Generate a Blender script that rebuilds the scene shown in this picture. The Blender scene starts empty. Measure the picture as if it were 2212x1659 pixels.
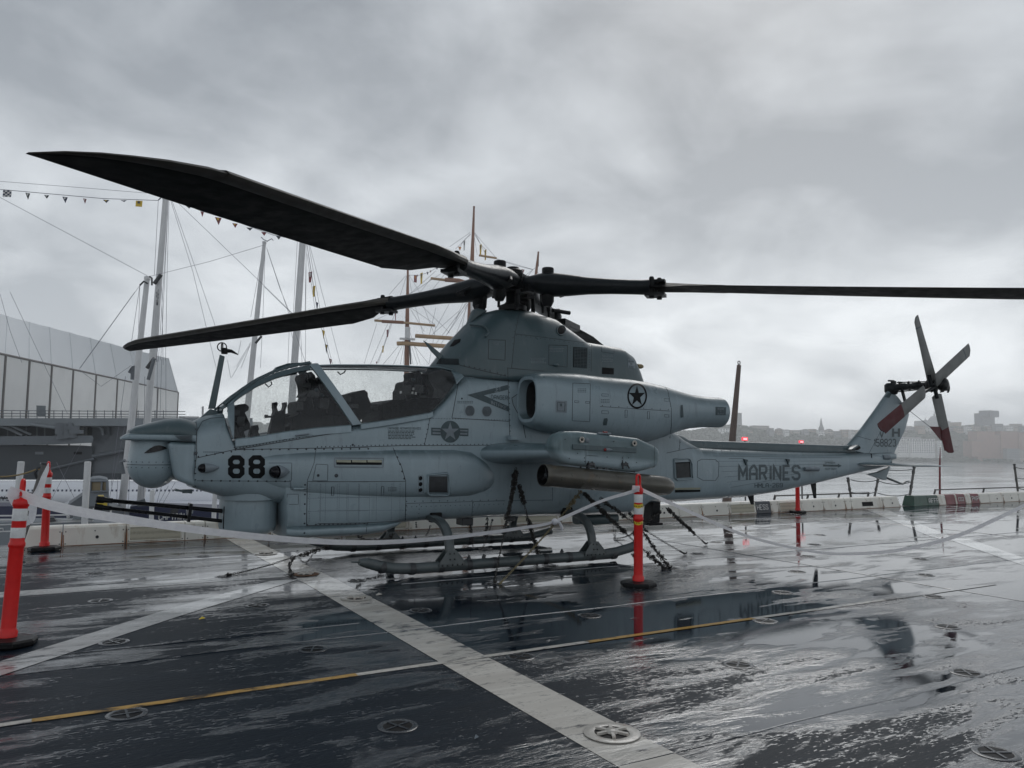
import bpy, bmesh, math, random
from mathutils import Vector, Matrix, noise
from mathutils.bvhtree import BVHTree
random.seed(7)
SC = bpy.context.scene
COL = SC.collection
R = math.radians
PI = math.pi

# ------------------------------------------------------------------ camera
YAW, PITCH, ROLL, FPX, EYE = 29.9, 4.6, 0.7, 1662.0, 1.5
_p, _t, _r = R(YAW), R(PITCH), R(ROLL)
FW = Vector((math.sin(_p)*math.cos(_t), math.cos(_p)*math.cos(_t), math.sin(_t)))
_R0 = Vector((math.cos(_p), -math.sin(_p), 0.0))
_U0 = _R0.cross(FW)
CR = _R0*math.cos(_r) + _U0*math.sin(_r)
CU = -_R0*math.sin(_r) + _U0*math.cos(_r)
CC = Vector((0, 0, EYE))
cam_d = bpy.data.cameras.new('camera')
cam = bpy.data.objects.new('camera', cam_d)
COL.objects.link(cam)
m = Matrix.Identity(4)
for i in range(3):
    m[i][0] = CR[i]; m[i][1] = CU[i]; m[i][2] = -FW[i]; m[i][3] = CC[i]
cam.matrix_world = m
cam_d.sensor_width = 36.0
cam_d.lens = 36.0*FPX/2212.0
cam_d.clip_start = 0.05
cam_d.clip_end = 12000
SC.camera = cam

# ------------------------------------------------------------------ sky
W = bpy.data.worlds.new('World'); SC.world = W; W.use_nodes = True
nt = W.node_tree; N = nt.nodes; L = nt.links
N.clear()
out = N.new('ShaderNodeOutputWorld'); bg = N.new('ShaderNodeBackground')
bg.inputs['Strength'].default_value = 0.1
sky = N.new('ShaderNodeTexSky'); sky.sky_type = 'NISHITA'; sky.sun_disc = False
SUN_EL, SUN_AZ = R(38), R(48)          # azimuth measured from +Y towards +X
sky.sun_elevation = SUN_EL; sky.sun_rotation = SUN_AZ
sky.air_density = 1.5; sky.dust_density = 4.0
tc = N.new('ShaderNodeTexCoord')
def mnode(op, a=None, b=None, c=None, clamp=False, tree=None):
    t = tree or nt
    n = t.nodes.new('ShaderNodeMath'); n.operation = op; n.use_clamp = clamp
    for i, v in enumerate((a, b, c)):
        if v is None: continue
        if isinstance(v, (int, float)): n.inputs[i].default_value = v
        else: t.links.new(v, n.inputs[i])
    return n.outputs[0]
sep = N.new('ShaderNodeSeparateXYZ'); L.new(tc.outputs['Generated'], sep.inputs[0])
zc = mnode('MAXIMUM', sep.outputs[2], 0.0)
den = mnode('ADD', zc, 0.36)
px = mnode('DIVIDE', sep.outputs[0], den); py = mnode('DIVIDE', sep.outputs[1], den)
comb = N.new('ShaderNodeCombineXYZ'); L.new(px, comb.inputs[0]); L.new(py, comb.inputs[1]); L.new(mnode('MULTIPLY', zc, 0.6), comb.inputs[2])
def cloud(scale, detail, rough, off, dist=0.0):
    mp = N.new('ShaderNodeMapping'); mp.inputs['Location'].default_value = off
    L.new(comb.outputs[0], mp.inputs['Vector'])
    n = N.new('ShaderNodeTexNoise'); n.inputs['Scale'].default_value = scale
    n.inputs['Detail'].default_value = detail; n.inputs['Roughness'].default_value = rough
    n.inputs['Distortion'].default_value = dist
    L.new(mp.outputs[0], n.inputs['Vector']); return n.outputs['Fac']
c1 = cloud(1.0, 3.0, 0.5, (3.1, 1.7, 0.0), 0.4)
c2 = cloud(2.9, 7.0, 0.52, (1.3, 5.2, 0.3), 0.5)
c3 = cloud(8.5, 6.0, 0.6, (4.4, 0.6, 0.2), 0.3)
nn = mnode('ADD', mnode('MULTIPLY', c1, 0.54), mnode('ADD', mnode('MULTIPLY', c2, 0.36), mnode('MULTIPLY', c3, 0.10)))
dp = N.new('ShaderNodeVectorMath'); dp.operation = 'DOT_PRODUCT'; L.new(tc.outputs['Generated'], dp.inputs[0])
dp.inputs[1].default_value = (math.sin(R(52))*math.cos(R(16)), math.cos(R(52))*math.cos(R(16)), math.sin(R(16)))
glow = mnode('POWER', mnode('MAXIMUM', dp.outputs['Value'], 0.0), 5.0)      # thinner cloud towards the veiled sun
nn = mnode('ADD', mnode('MULTIPLY_ADD', mnode('SUBTRACT', nn, 0.5), 5.4, 0.28), mnode('MULTIPLY', glow, 0.34), clamp=True)
# brightness of the overcast layer falls from the horizon to the zenith
hz = mnode('POWER', mnode('SUBTRACT', 1.0, zc, clamp=True), 2.7)
lo = N.new('ShaderNodeMix'); lo.data_type = 'RGBA'
lo.inputs[6].default_value = (2.1, 2.33, 2.65, 1); lo.inputs[7].default_value = (5.6, 6.0, 6.4, 1)
L.new(hz, lo.inputs[0])
hi = N.new('ShaderNodeMix'); hi.data_type = 'RGBA'
hi.inputs[6].default_value = (4.9, 5.25, 5.65, 1); hi.inputs[7].default_value = (9.6, 10.0, 10.3, 1)
L.new(hz, hi.inputs[0])
cl = N.new('ShaderNodeMix'); cl.data_type = 'RGBA'
L.new(nn, cl.inputs[0]); L.new(lo.outputs[2], cl.inputs[6]); L.new(hi.outputs[2], cl.inputs[7])
fin = N.new('ShaderNodeMix'); fin.data_type = 'RGBA'; fin.inputs[0].default_value = 0.985
L.new(sky.outputs[0], fin.inputs[6]); L.new(cl.outputs[2], fin.inputs[7])
L.new(fin.outputs[2], bg.inputs['Color']); L.new(bg.outputs[0], out.inputs[0])

# ------------------------------------------------------------------ sun behind the overcast
sd = bpy.data.lights.new('sun', 'SUN'); so = bpy.data.objects.new('sun', sd); COL.objects.link(so)
sd.energy = 0.5; sd.angle = R(25); sd.color = (1.0, 0.985, 0.96)
sdir = Vector((math.sin(SUN_AZ)*math.cos(SUN_EL), math.cos(SUN_AZ)*math.cos(SUN_EL), math.sin(SUN_EL)))
so.rotation_euler = sdir.to_track_quat('Z', 'Y').to_euler()
so.location = (0, 0, 60)

vs = SC.view_settings
SC.display_settings.display_device = 'sRGB'
vs.view_transform = 'Standard'; vs.look = 'None'; vs.gamma = 1.0; vs.use_curve_mapping = False
vs.exposure = 0.22
SC.render.engine = 'CYCLES'
SC.cycles.use_denoising = True
SC.cycles.max_bounces = 8; SC.cycles.transparent_max_bounces = 24
SC.cycles.volume_bounces = 2
SC.cycles.caustics_reflective = False; SC.cycles.caustics_refractive = False

# ------------------------------------------------------------------ helpers
K = 4032.0/2212.0
CROP = {0: (0, 0, K), 1: (450, 1350, 1000/1843), 2: (1250, 1350, 1000/1843), 3: (1900, 1350, 1050/1936),
        4: (2800, 1200, 1232/2151), 5: (1650, 850, 1000/2212), 6: (0, 1150, 900/1357),
        'a': (0, 2100, .6329), 'b': (1300, 2100, .6329), 'c': (2632, 1950, .6472), 'd': (0, 1800, 900/2212),
        'e': (1300, 1950, 1200/2212), 'f': (3350, 1550, 682/2057), 't': (3250, 1180, 600/1991),
        'm': (0, 500, 1400/2212), 's': (1400, 750, 800/1770), 'k': (800, 1400, 1000/2212), 'n': (450, 1500, 500/1659),
        'g': (1950, 1850, 900/2212), 'h': (1750, 850, 700/2212)}
def ray(c, x, y):
    """direction from the eye through a point measured on a survey picture"""
    a, b, s = CROP[c]; u = (a+s*x)/K; v = (b+s*y)/K
    return FW*FPX + CR*(u-1106.0) - CU*(v-829.5)
def onZ(c, x, y, z=0.0):
    r = ray(c, x, y); return CC + r*((z-CC.z)/r.z)
def onY(c, x, y, Y):
    r = ray(c, x, y); return CC + r*(Y/r.y)
def onX(c, x, y, X):
    r = ray(c, x, y); return CC + r*(X/r.x)
def atD(c, x, y, d):
    r = ray(c, x, y); return CC + r*(d/FPX)
HY = 9.35                                   # centre plane of the helicopter
def onH(c, x, y, yo=0.0): return onY(c, x, y, HY+yo)

def tag(o, label=None, cat=None, group=None, kind=None):
    if label: o['label'] = label
    if cat: o['category'] = cat
    if group: o['group'] = group
    if kind: o['kind'] = kind
    return o
WL = {}                                     # world origin of every built parent
def empty(name, loc=(0, 0, 0), label=None, cat=None, group=None, kind=None, parent=None):
    o = bpy.data.objects.new(name, None); COL.objects.link(o)
    o.empty_display_size = 0.2
    loc = Vector(loc)
    if parent is not None:
        o.parent = parent; o.location = loc - WL[parent.name]
    else: o.location = loc
    WL[o.name] = loc
    return tag(o, label, cat, group, kind)
def copy_tree(o, parent=None):
    c = o.copy(); COL.objects.link(c); c.parent = parent
    for ch in list(o.children): copy_tree(ch, c)
    return c

class MB:
    def __init__(s): s.v = []; s.f = []; s.sm = []
    def add(s, vs, fs, smooth=False):
        b = len(s.v); s.v += [Vector(v) for v in vs]
        for f in fs: s.f.append([b+i for i in f]); s.sm.append(smooth)
        return s
    def box(s, c, d, rot=None):
        c = Vector(c); hx, hy, hz = d[0]/2, d[1]/2, d[2]/2
        vs = [Vector((x, y, z)) for x in (-hx, hx) for y in (-hy, hy) for z in (-hz, hz)]
        if rot is not None: vs = [rot @ v for v in vs]
        return s.add([c+v for v in vs], [(0, 1, 3, 2), (4, 6, 7, 5), (0, 4, 5, 1), (2, 3, 7, 6), (0, 2, 6, 4), (1, 5, 7, 3)])
    def rings(s, rs, cap0=True, cap1=True, smooth=True, closed=True):
        n = len(rs[0]); vs = [p for r in rs for p in r]; fs = []
        for i in range(len(rs)-1):
            for j in range(n if closed else n-1):
                k = (j+1) % n
                fs.append((i*n+j, i*n+k, (i+1)*n+k, (i+1)*n+j))
        s.add(vs, fs, smooth)
        if cap0: s.add(rs[0], [tuple(range(n))[::-1]])
        if cap1: s.add(rs[-1], [tuple(range(n))])
        return s
    def tube(s, pts, r, seg=10, cap=True, smooth=True, flat=1.0):
        pts = [Vector(p) for p in pts]; n = len(pts)
        rr = r if isinstance(r, (list, tuple)) else [r]*n
        rs = []; up = None
        for i, p in enumerate(pts):
            d = (pts[min(i+1, n-1)]-pts[max(i-1, 0)])
            if d.length < 1e-9: d = Vector((0, 0, 1))
            d.normalize()
            if up is None:
                up = Vector((0, 0, 1)) if abs(d.z) < .9 else Vector((1, 0, 0))
            x = up.cross(d)
            if x.length < 1e-6: x = Vector((0, 1, 0)).cross(d)
            x.normalize(); y = d.cross(x).normalized(); up = y
            rs.append([p + x*math.cos(2*PI*j/seg)*rr[i] + y*math.sin(2*PI*j/seg)*rr[i]*flat for j in range(seg)])
        return s.rings(rs, cap, cap, smooth)
    def lathe(s, prof, c, axis=(0, 0, 1), seg=24, smooth=True, cap0=False, cap1=False, squash=1.0):
        a = Vector(axis).normalized(); u = Vector((1, 0, 0)) if abs(a.x) < .9 else Vector((0, 0, 1))
        x = (u - a*u.dot(a)).normalized(); y = a.cross(x); c = Vector(c)
        rs = [[c + a*h + (x*math.cos(2*PI*j/seg) + y*math.sin(2*PI*j/seg)*squash)*max(r, 1e-4) for j in range(seg)] for r, h in prof]
        return s.rings(rs, cap0, cap1, smooth)
    def prism(s, pts, off):
        """closed outline pts (3D) swept by the vector off"""
        pts = [Vector(p) for p in pts]; off = Vector(off); n = len(pts)
        s.add(pts + [p+off for p in pts], [tuple(range(n))[::-1], tuple(range(n, 2*n))] + [(j, (j+1) % n, n+(j+1) % n, n+j) for j in range(n)])
        return s
    def ribbon(s, a, b, smooth=True):
        n = len(a); return s.add(list(a)+list(b), [(i, i+1, n+i+1, n+i) for i in range(n-1)], smooth)
    def build(s, name, mat=None, parent=None, label=None, cat=None, group=None, kind=None, bevel=0, bseg=2, loc=None, auto=None, recalc=True, clean=False):
        me = bpy.data.meshes.new(name)
        o0 = WL[parent.name] if parent is not None else Vector((0, 0, 0))
        org = Vector(loc) if loc is not None else o0
        me.from_pydata([v-org for v in s.v], [], s.f)
        me.polygons.foreach_set('use_smooth', s.sm)
        if recalc or clean:
            bm = bmesh.new(); bm.from_mesh(me)
            if clean: bmesh.ops.remove_doubles(bm, verts=bm.verts, dist=1e-4)
            bmesh.ops.recalc_face_normals(bm, faces=bm.faces)
            bm.to_mesh(me); bm.free()
        o = bpy.data.objects.new(name, me); COL.objects.link(o)
        if mat:
            for m_ in (mat if isinstance(mat, list) else [mat]): me.materials.append(m_)
        o.location = org - o0
        if parent is not None: o.parent = parent
        WL[o.name] = org
        if bevel:
            md = o.modifiers.new('bevel', 'BEVEL'); md.width = bevel; md.segments = bseg; md.limit_method = 'ANGLE'; md.angle_limit = R(35)
            md.harden_normals = False
        if auto:
            for p in me.polygons: p.use_smooth = True
            try: me.set_sharp_from_angle(angle=R(auto))
            except Exception: pass
        return tag(o, label, cat, group, kind)

# ------------------------------------------------------------------ materials
def new_mat(name):
    m = bpy.data.materials.new(name); m.use_nodes = True
    t = m.node_tree; b = t.nodes['Principled BSDF']; return m, t, b
def noise_tex(t, scale, detail=4, rough=0.5, coord='Object', vec=None, scl=None, dist=0.0, loc=None):
    if vec is None:
        c = t.nodes.new('ShaderNodeTexCoord'); vec = c.outputs[coord]
    if scl or loc:
        mp = t.nodes.new('ShaderNodeMapping')
        if scl: mp.inputs['Scale'].default_value = scl
        if loc: mp.inputs['Location'].default_value = loc
        t.links.new(vec, mp.inputs['Vector']); vec = mp.outputs[0]
    n = t.nodes.new('ShaderNodeTexNoise'); n.inputs['Scale'].default_value = scale
    n.inputs['Detail'].default_value = detail; n.inputs['Roughness'].default_value = rough; n.inputs['Distortion'].default_value = dist
    t.links.new(vec, n.inputs['Vector']); return n.outputs['Fac']
def rampf(t, fac, a, b, lo=0.0, hi=1.0):
    n = t.nodes.new('ShaderNodeMapRange'); n.inputs[1].default_value = a; n.inputs[2].default_value = b
    n.inputs[3].default_value = lo; n.inputs[4].default_value = hi; n.clamp = True
    t.links.new(fac, n.inputs[0]); return n.outputs[0]
def mixc(t, fac, a, b):
    n = t.nodes.new('ShaderNodeMix'); n.data_type = 'RGBA'
    for i, v in ((0, fac), (6, a), (7, b)):
        if isinstance(v, (int, float)): n.inputs[i].default_value = v
        elif isinstance(v, tuple): n.inputs[i].default_value = (*v[:3], 1)
        else: t.links.new(v, n.inputs[i])
    return n.outputs[2]
def bump(t, b, h, strength=0.2, dist=0.01):
    n = t.nodes.new('ShaderNodeBump'); n.inputs['Strength'].default_value = strength; n.inputs['Distance'].default_value = dist
    t.links.new(h, n.inputs['Height']); t.links.new(n.outputs[0], b.inputs['Normal']); return n
def simple(name, col, rough=0.5, metal=0.0, var=0.15, scale=6.0, coat=0.0, dirt=None, bmp=0.0, streak=False, ior=None):
    """painted or bare surface with blotchy wear, optional dirt colour and fine relief"""
    m, t, b = new_mat(name)
    if max(col) < .02: b.inputs['Specular IOR Level'].default_value = .12; coat = coat*.3
    f = noise_tex(t, scale, 6, 0.6)
    c = mixc(t, rampf(t, f, .3, .7), tuple(x*(1-var) for x in col), tuple(min(1, x*(1+var)) for x in col))
    if dirt:
        f2 = noise_tex(t, scale*1.7, 8, 0.65, scl=(1, 1, .25) if streak else None, loc=(5, 2, 1))
        c = mixc(t, rampf(t, f2, .55, .75, 0, .8), c, dirt)
    t.links.new(c, b.inputs['Base Color'])
    rf = noise_tex(t, scale*2.3, 5, .6, loc=(1, 9, 4))
    t.links.new(rampf(t, rf, .3, .7, max(.02, rough-.1), min(1, rough+.12)), b.inputs['Roughness'])
    b.inputs['Metallic'].default_value = metal
    b.inputs['Coat Weight'].default_value = coat; b.inputs['Coat Roughness'].default_value = .12
    if ior: b.inputs['IOR'].default_value = ior
    if bmp:
        bump(t, b, noise_tex(t, scale*8, 4, .6), bmp, .003)
    return m
# ------------------------------------------------------------------ wet deck materials
def wet_mat(name, dry, dry2=None, wear=None, wear_amt=.5, ior=1.5, tex=1.0):
    m, t, b = new_mat(name)
    c = t.nodes.new('ShaderNodeTexCoord'); ov = c.outputs['Object']
    big = noise_tex(t, 1.0, 5, .55, vec=ov, scl=(.30, .62, 1), loc=(2.3, 4.1, 0), dist=.6)
    mid = noise_tex(t, 1.0, 6, .62, vec=ov, scl=(1.1, 4.2, 1), loc=(7.3, 1.1, 0), dist=.5)
    pud = mnode('ADD', mnode('MULTIPLY', big, .62, tree=t), mnode('MULTIPLY', mid, .38, tree=t), tree=t)
    sx = t.nodes.new('ShaderNodeSeparateXYZ'); t.links.new(ov, sx.inputs[0])
    low = rampf(t, mnode('ADD', mnode('MULTIPLY', sx.outputs[0], 1.3, tree=t), mnode('MULTIPLY_ADD', sx.outputs[1], .72, -4.9, tree=t), tree=t), 0.0, 5.8, -.035, .085)   # water drains to the far and right-hand side
    pud = mnode('ADD', pud, low, tree=t)
    puddle = rampf(t, pud, .495, .575)                     # 1 = standing water
    damp = rampf(t, pud, .40, .54)
    # rolled non-skid ridges run along the deck (x): short dashes
    dash = noise_tex(t, 1.0, 3, .6, vec=ov, scl=(17, 52, 1), dist=.5)
    grit = noise_tex(t, 210.0, 3, .7, vec=ov)
    row = noise_tex(t, 1.0, 4, .6, vec=ov, scl=(.7, 9.0, 1), loc=(0, 3, 0))
    # raindrop rings in the standing water
    vo = t.nodes.new('ShaderNodeTexVoronoi'); vo.inputs['Scale'].default_value = 3.4; t.links.new(ov, vo.inputs['Vector'])
    dist = vo.outputs['Distance']
    ringw = mnode('SINE', mnode('MULTIPLY', dist, 150.0, tree=t), tree=t)
    sepc = t.nodes.new('ShaderNodeSeparateColor'); t.links.new(vo.outputs['Color'], sepc.inputs[0])
    fall = mnode('MULTIPLY', mnode('SUBTRACT', 1.0, mnode('DIVIDE', dist, .17, tree=t), clamp=True, tree=t), rampf(t, sepc.outputs[0], .35, .6), tree=t)
    rings_ = mnode('MULTIPLY', ringw, fall, tree=t)
    h = mnode('ADD', mnode('MULTIPLY', dash, 1.0, tree=t), mnode('ADD', mnode('MULTIPLY', grit, .30, tree=t), mnode('MULTIPLY', row, .6, tree=t), tree=t), tree=t)
    hh = mnode('MULTIPLY', h, rampf(t, puddle, 0, 1, 1.0*tex, 0.03*tex), tree=t)
    hh = mnode('ADD', hh, mnode('MULTIPLY', rings_, mnode('MULTIPLY', puddle, .03, tree=t), tree=t), tree=t)
    bump(t, b, hh, 1.0, .0036)
    thr = mnode('ADD', rampf(t, low, -.02, .07, .215, .355), mnode('ADD', mnode('MULTIPLY', rampf(t, pud, .40, .55), .25, tree=t), mnode('MULTIPLY', rampf(t, row, .4, .6), .08, tree=t), tree=t), tree=t)
    dg = mnode('ADD', mnode('MULTIPLY', dash, .72, tree=t), mnode('MULTIPLY', noise_tex(t, 1.0, 3, .65, vec=ov, scl=(45, 120, 1), loc=(5, 2, 0)), .28, tree=t), tree=t)
    isl = rampf(t, mnode('SUBTRACT', dg, thr, tree=t), -.02, .04)          # grit standing proud of the water film
    isl = mnode('MULTIPLY', isl, mnode('SUBTRACT', 1.0, puddle, clamp=True, tree=t), tree=t)
    rr = rampf(t, isl, 0, 1, .05, .42)
    rn = t.nodes.new('ShaderNodeMix'); rn.data_type = 'FLOAT'
    t.links.new(puddle, rn.inputs[0]); t.links.new(rr, rn.inputs[2]); rn.inputs[3].default_value = .03
    t.links.new(rn.outputs[0], b.inputs['Roughness'])
    film = rampf(t, low, -.035, .035, min(ior, 2.1), ior)
    fm = t.nodes.new('ShaderNodeMix'); fm.data_type = 'FLOAT'; t.links.new(isl, fm.inputs[0]); t.links.new(film, fm.inputs[2]); fm.inputs[3].default_value = 1.17; t.links.new(fm.outputs[0], b.inputs['IOR'])
    dry2 = dry2 or tuple(x*1.7 for x in dry)
    col = mixc(t, rampf(t, row, .35, .7), dry, dry2)
    if wear:
        wf = noise_tex(t, 1.0, 9, .72, vec=ov, scl=(5, 16, 1), loc=(3, 3, 3))
        wf2 = noise_tex(t, 1.0, 4, .6, vec=ov, scl=(.9, .9, 1), loc=(8, 3, 3))
        wv = mnode('ADD', mnode('MULTIPLY', wf, .65, tree=t), mnode('MULTIPLY', wf2, .35, tree=t), tree=t)
        col = mixc(t, rampf(t, wv, .62-.12*wear_amt, .70-.12*wear_amt, 0, 1), col, wear)
    # brown-grey silt left in patches
    st = noise_tex(t, 1.0, 6, .65, vec=ov, scl=(.8, 1.5, 1), loc=(13, 3, 0))
    col = mixc(t, rampf(t, st, .60, .78, 0, .25), col, (.045, .043, .040))
    t.links.new(col, b.inputs['Base Color'])
    return m
M = {}
M['deck'] = wet_mat('wet_nonskid', (.005, .011, .019), (.010, .018, .028), ior=4.2)
M['white_line'] = wet_mat('deck_white_paint', (.52, .49, .44), (.66, .63, .57), wear=(.05, .055, .065), wear_amt=.75, ior=1.5, tex=.7)
M['faded_line'] = wet_mat('deck_faded_paint', (.42, .42, .41), (.54, .54, .53), wear=(.06, .065, .075), wear_amt=.8, ior=1.6, tex=.7)
M['yellow_line'] = wet_mat('deck_yellow_paint', (.48, .28, .07), (.56, .35, .11), wear=(.05, .04, .03), wear_amt=.8, ior=1.45, tex=.5)
M['rust_stain'] = wet_mat('deck_rust_stain', (.20, .09, .03), (.26, .14, .06), wear=(.03, .03, .035), wear_amt=2.0, ior=1.6)
M['pad_steel'] = simple('pad_steel', (.030, .036, .044), .25, 0, .3, 14, coat=.2)
M['pad_white'] = simple('pad_white', (.5, .47, .42), .35, 0, .15, 14, coat=.3, dirt=(.2, .1, .04))
M['hole'] = simple('dark_hole', (.006, .006, .007), .5, 0, .2)
M['rusty'] = simple('rusty_steel', (.16, .07, .025), .6, 0, .4, 20)
M['kerb'] = simple('kerb_paint', (.80, .77, .69), .42, 0, .06, 3, coat=.25, dirt=(.36, .24, .13), streak=True)
M['kerb_dark'] = simple('kerb_underside', (.28, .27, .25), .6)
M['k_black'] = simple('kerb_black_paint', (.018, .026, .036), .4, 0, .3, 4, coat=.3)
M['k_green'] = simple('kerb_green_paint', (.005, .052, .028), .4, 0, .3, 4, coat=.3)
M['k_red'] = simple('kerb_red_paint', (.17, .008, .014), .4, 0, .3, 4, coat=.3)
M['sign_white'] = simple('lettering_white', (.62, .62, .6), .5)
M['rust'] = simple('rust_streak', (.26, .11, .04), .7, 0, .4, 10)
M['mesh_metal'] = None
def mesh_mat():
    m, t, b = new_mat('perforated_sheet')
    c = t.nodes.new('ShaderNodeTexCoord')
    v = t.nodes.new('ShaderNodeTexVoronoi'); v.inputs['Scale'].default_value = 62; v.inputs['Randomness'].default_value = .12
    t.links.new(c.outputs['Object'], v.inputs['Vector'])
    f = rampf(t, v.outputs['Distance'], .22, .36)
    col = mixc(t, f, (.055, .05, .035), (.52, .48, .37)); t.links.new(col, b.inputs['Base Color'])
    b.inputs['Roughness'].default_value = .5; bump(t, b, f, .5, .003); return m
M['mesh_metal'] = mesh_mat()
M['steel_dark'] = simple('dark_steel', (.03, .032, .035), .38, .2, .3, 12, coat=.2)
M['grey_post'] = simple('weathered_post', (.13, .125, .12), .55, 0, .2, 12)

# ------------------------------------------------------------------ deck
deck = MB()
DX0, DX1, DY0, DY1 = -45.0, 160.0, -60.0, 13.22
deck.add([(DX0, DY0, 0), (DX1, DY0, 0), (DX1, DY1, 0), (DX0, DY1, 0)], [(0, 1, 2, 3)])
deck.add([(DX0, DY1, 0), (DX1, DY1, 0), (DX1, DY1, -1.2), (DX0, DY1, -1.2)], [(0, 1, 2, 3)])
deck.add([(DX0, DY0, -1.2), (DX1, DY0, -1.2), (DX1, DY1, -1.2), (DX0, DY1, -1.2)], [(0, 3, 2, 1)])
DECK = deck.build('ground', M['deck'], None, kind='structure', recalc=False)
DECK['label'] = 'dark wet non-skid steel deck with puddles and rain rings'

def sheet(name, pts, mat, z=.002, label=None, n=1):
    mb = MB(); mb.add([(p[0], p[1], z) for p in pts], [tuple(range(len(pts)))])
    return mb.build(name, mat, DECK, label=label)
def quadstrip(name, A, B, mat, z=.004, label=None):
    """strip between two edge polylines of equal length"""
    mb = MB(); mb.ribbon([Vector((x, y, z)) for x, y in A], [Vector((x, y, z)) for x, y in B], False)
    return mb.build(name, mat, DECK, label=label)
sheet('painted_line', [(2.35, -2), (2.68, -2), (2.66, 8.4), (2.29, 8.4)], M['white_line'], label='broad worn white line running across the deck')
sheet('painted_line', [(2.29, 8.404), (2.66, 8.404), (2.56, 12.78), (2.22, 12.78)], M['white_line'])
quadstrip('painted_line', [(-5.5, 1.3), (-.32, 6.36), (.94, 7.72), (2.0, 8.70)], [(-5.3, 1.0), (-.3, 5.97), (.89, 7.27), (2.285, 8.64)], M['faded_line'], .003, label='faded white line crossing the deck at a slant')
sheet('painted_line', [(-30, 8.8), (2.28, 8.9), (2.27, 9.2), (-30, 9.14)], M['faded_line'], .002, label='worn white line parallel to the deck edge')
xs = [(-30, -13.4, 'yellow_line'), (-13.4, -6, 'white_line'), (-6, -2, 'yellow_line'), (-2, -.09, 'white_line'), (-.09, 1.71, 'yellow_line'), (1.71, 3.55, 'white_line'), (3.55, 5.35, 'yellow_line'), (5.35, 7.2, 'white_line'), (7.2, 9.2, 'rust_stain'), (12, 18, 'faded_line'), (18, 60, 'yellow_line')]
for a, b_, mm in xs:
    sheet('painted_line', [(a, 4.925), (b_, 4.925), (b_, 4.985), (a, 4.985)], M[mm], .0045, label='thin %s dash of the deck line' % mm.split('_')[0])
sheet('painted_line', [(17.65, 12.6), (18.2, 12.4), (13.6, 8.05), (13.25, 8.2)], M['faded_line'], .002)
sheet('painted_line', [(13.2, 7.55), (13.6, 8.04), (13.25, 8.19), (12.85, 7.7)], M['faded_line'], .003)
sheet('painted_line', [(11.0, 5.5), (11.5, 5.6), (13.55, 7.7), (13.15, 7.85)], M['faded_line'], .002)
sheet('painted_line', [(11.2, 12.2), (11.9, 12.1), (11.8, 10.7), (11.25, 10.8)], M['faded_line'], .002)
sheet('rust_patch', [(10.4, 7.1), (11.2, 7.15), (11.3, 6.6), (10.6, 6.55)], M['rust_stain'], .002, label='pale rust-brown stain on the deck')
sheet('rust_patch', [(9.6, 10.2), (11.0, 10.35), (11.0, 9.9), (9.7, 9.7)], M['rust_stain'], .002)
sheet('rust_patch', [(2.2, 9.02), (2.42, 9.12), (2.62, 8.95), (2.5, 8.72), (2.25, 8.75)], M['rust_stain'], .0042)
# weld seams in the plating (shallow raised beads)
sm = MB()
for Y, X0, X1 in ((5.95, -10, 40), (7.9, 3.2, 40), (10.9, -12, 60), (3.0, -6, 20), (6.35, -8, 2.2), (11.9, -12, 60), (1.9, -4, 12)):
    n = int((X1-X0)/.5)
    sm.tube([(X0+(X1-X0)*i/n, Y+.012*math.sin(i*1.7), .001) for i in range(n+1)], .006, 4, flat=.6)
for X, Y0, Y1 in ((8.43, 1, 12.7), (14.7, 1, 12.7), (21.0, 0, 12.7), (-2.2, 1, 12.7), (30, 0, 12.7)):
    n = int((Y1-Y0)/.5)
    sm.tube([(X+.01*math.sin(i*1.3), Y0+(Y1-Y0)*i/n, .001) for i in range(n+1)], .006, 4, flat=.6)
sm.build('weld_seam', M['deck'], DECK, kind='stuff')

# tie-down fittings sunk in the deck
def fitting_white():
    o = MB()
    o.lathe([(.150, .0052), (.146, .0075), (.098, .0075), (.090, .0055)], (0, 0, 0), seg=28, cap0=False)
    e = o.build('tie_down_fitting', M['pad_white'], DECK, loc=(0, 0, 0), label='white painted tie-down fitting with a six-spoked grating', recalc=False)
    c = MB(); c.lathe([(.0001, .0062), (.092, .0062)], (0, 0, 0), seg=24)
    c.build('cup', M['hole'], e, loc=(0, 0, 0))
    s_ = MB()
    for k in range(6):
        a = k*PI/3
        s_.box((.058*math.cos(a), .058*math.sin(a), .013), (.066, .018, .012), Matrix.Rotation(a, 3, 'Z'))
    s_.lathe([(.0001, .021), (.034, .020), (.040, .009)], (0, 0, 0), seg=12)
    s_.build('spoke', M['pad_white'], e, loc=(0, 0, 0))
    return e
def fitting_dark():
    o = MB()
    o.lathe([(.108, .0020), (.105, .0036), (.084, .0042), (.078, .0030)], (0, 0, 0), seg=28)
    e = o.build('tie_down_fitting', M['pad_steel'], DECK, loc=(0, 0, 0), label='dark steel tie-down fitting with crossed bars', recalc=False)
    c = MB(); c.lathe([(.0001, .0032), (.080, .0032)], (0, 0, 0), seg=24)
    c.build('cup', M['hole'], e, loc=(0, 0, 0))
    s_ = MB()
    for k in range(2):
        a = k*PI/2+.3
        s_.box((0, 0, .0052), (.158, .013, .003), Matrix.Rotation(a, 3, 'Z'))
    s_.build('cross_bar', M['pad_steel'], e, loc=(0, 0, 0))
    return e
fw_ = fitting_white(); fd_ = fitting_dark()
wpos = [(2.51, 7.35), (2.55, 3.34), (2.41, 10.82), (2.44, 8.93)]
for i, (x, y) in enumerate(wpos):
    o = fw_ if i == 0 else copy_tree(fw_, DECK)
    o.location = (x, y, .004)
    if i == 3:
        o['label'] = 'rust-stained tie-down fitting at the crossing of the white lines'
        o.data = o.data.copy(); o.data.materials[0] = M['rusty']
k = 0
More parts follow.
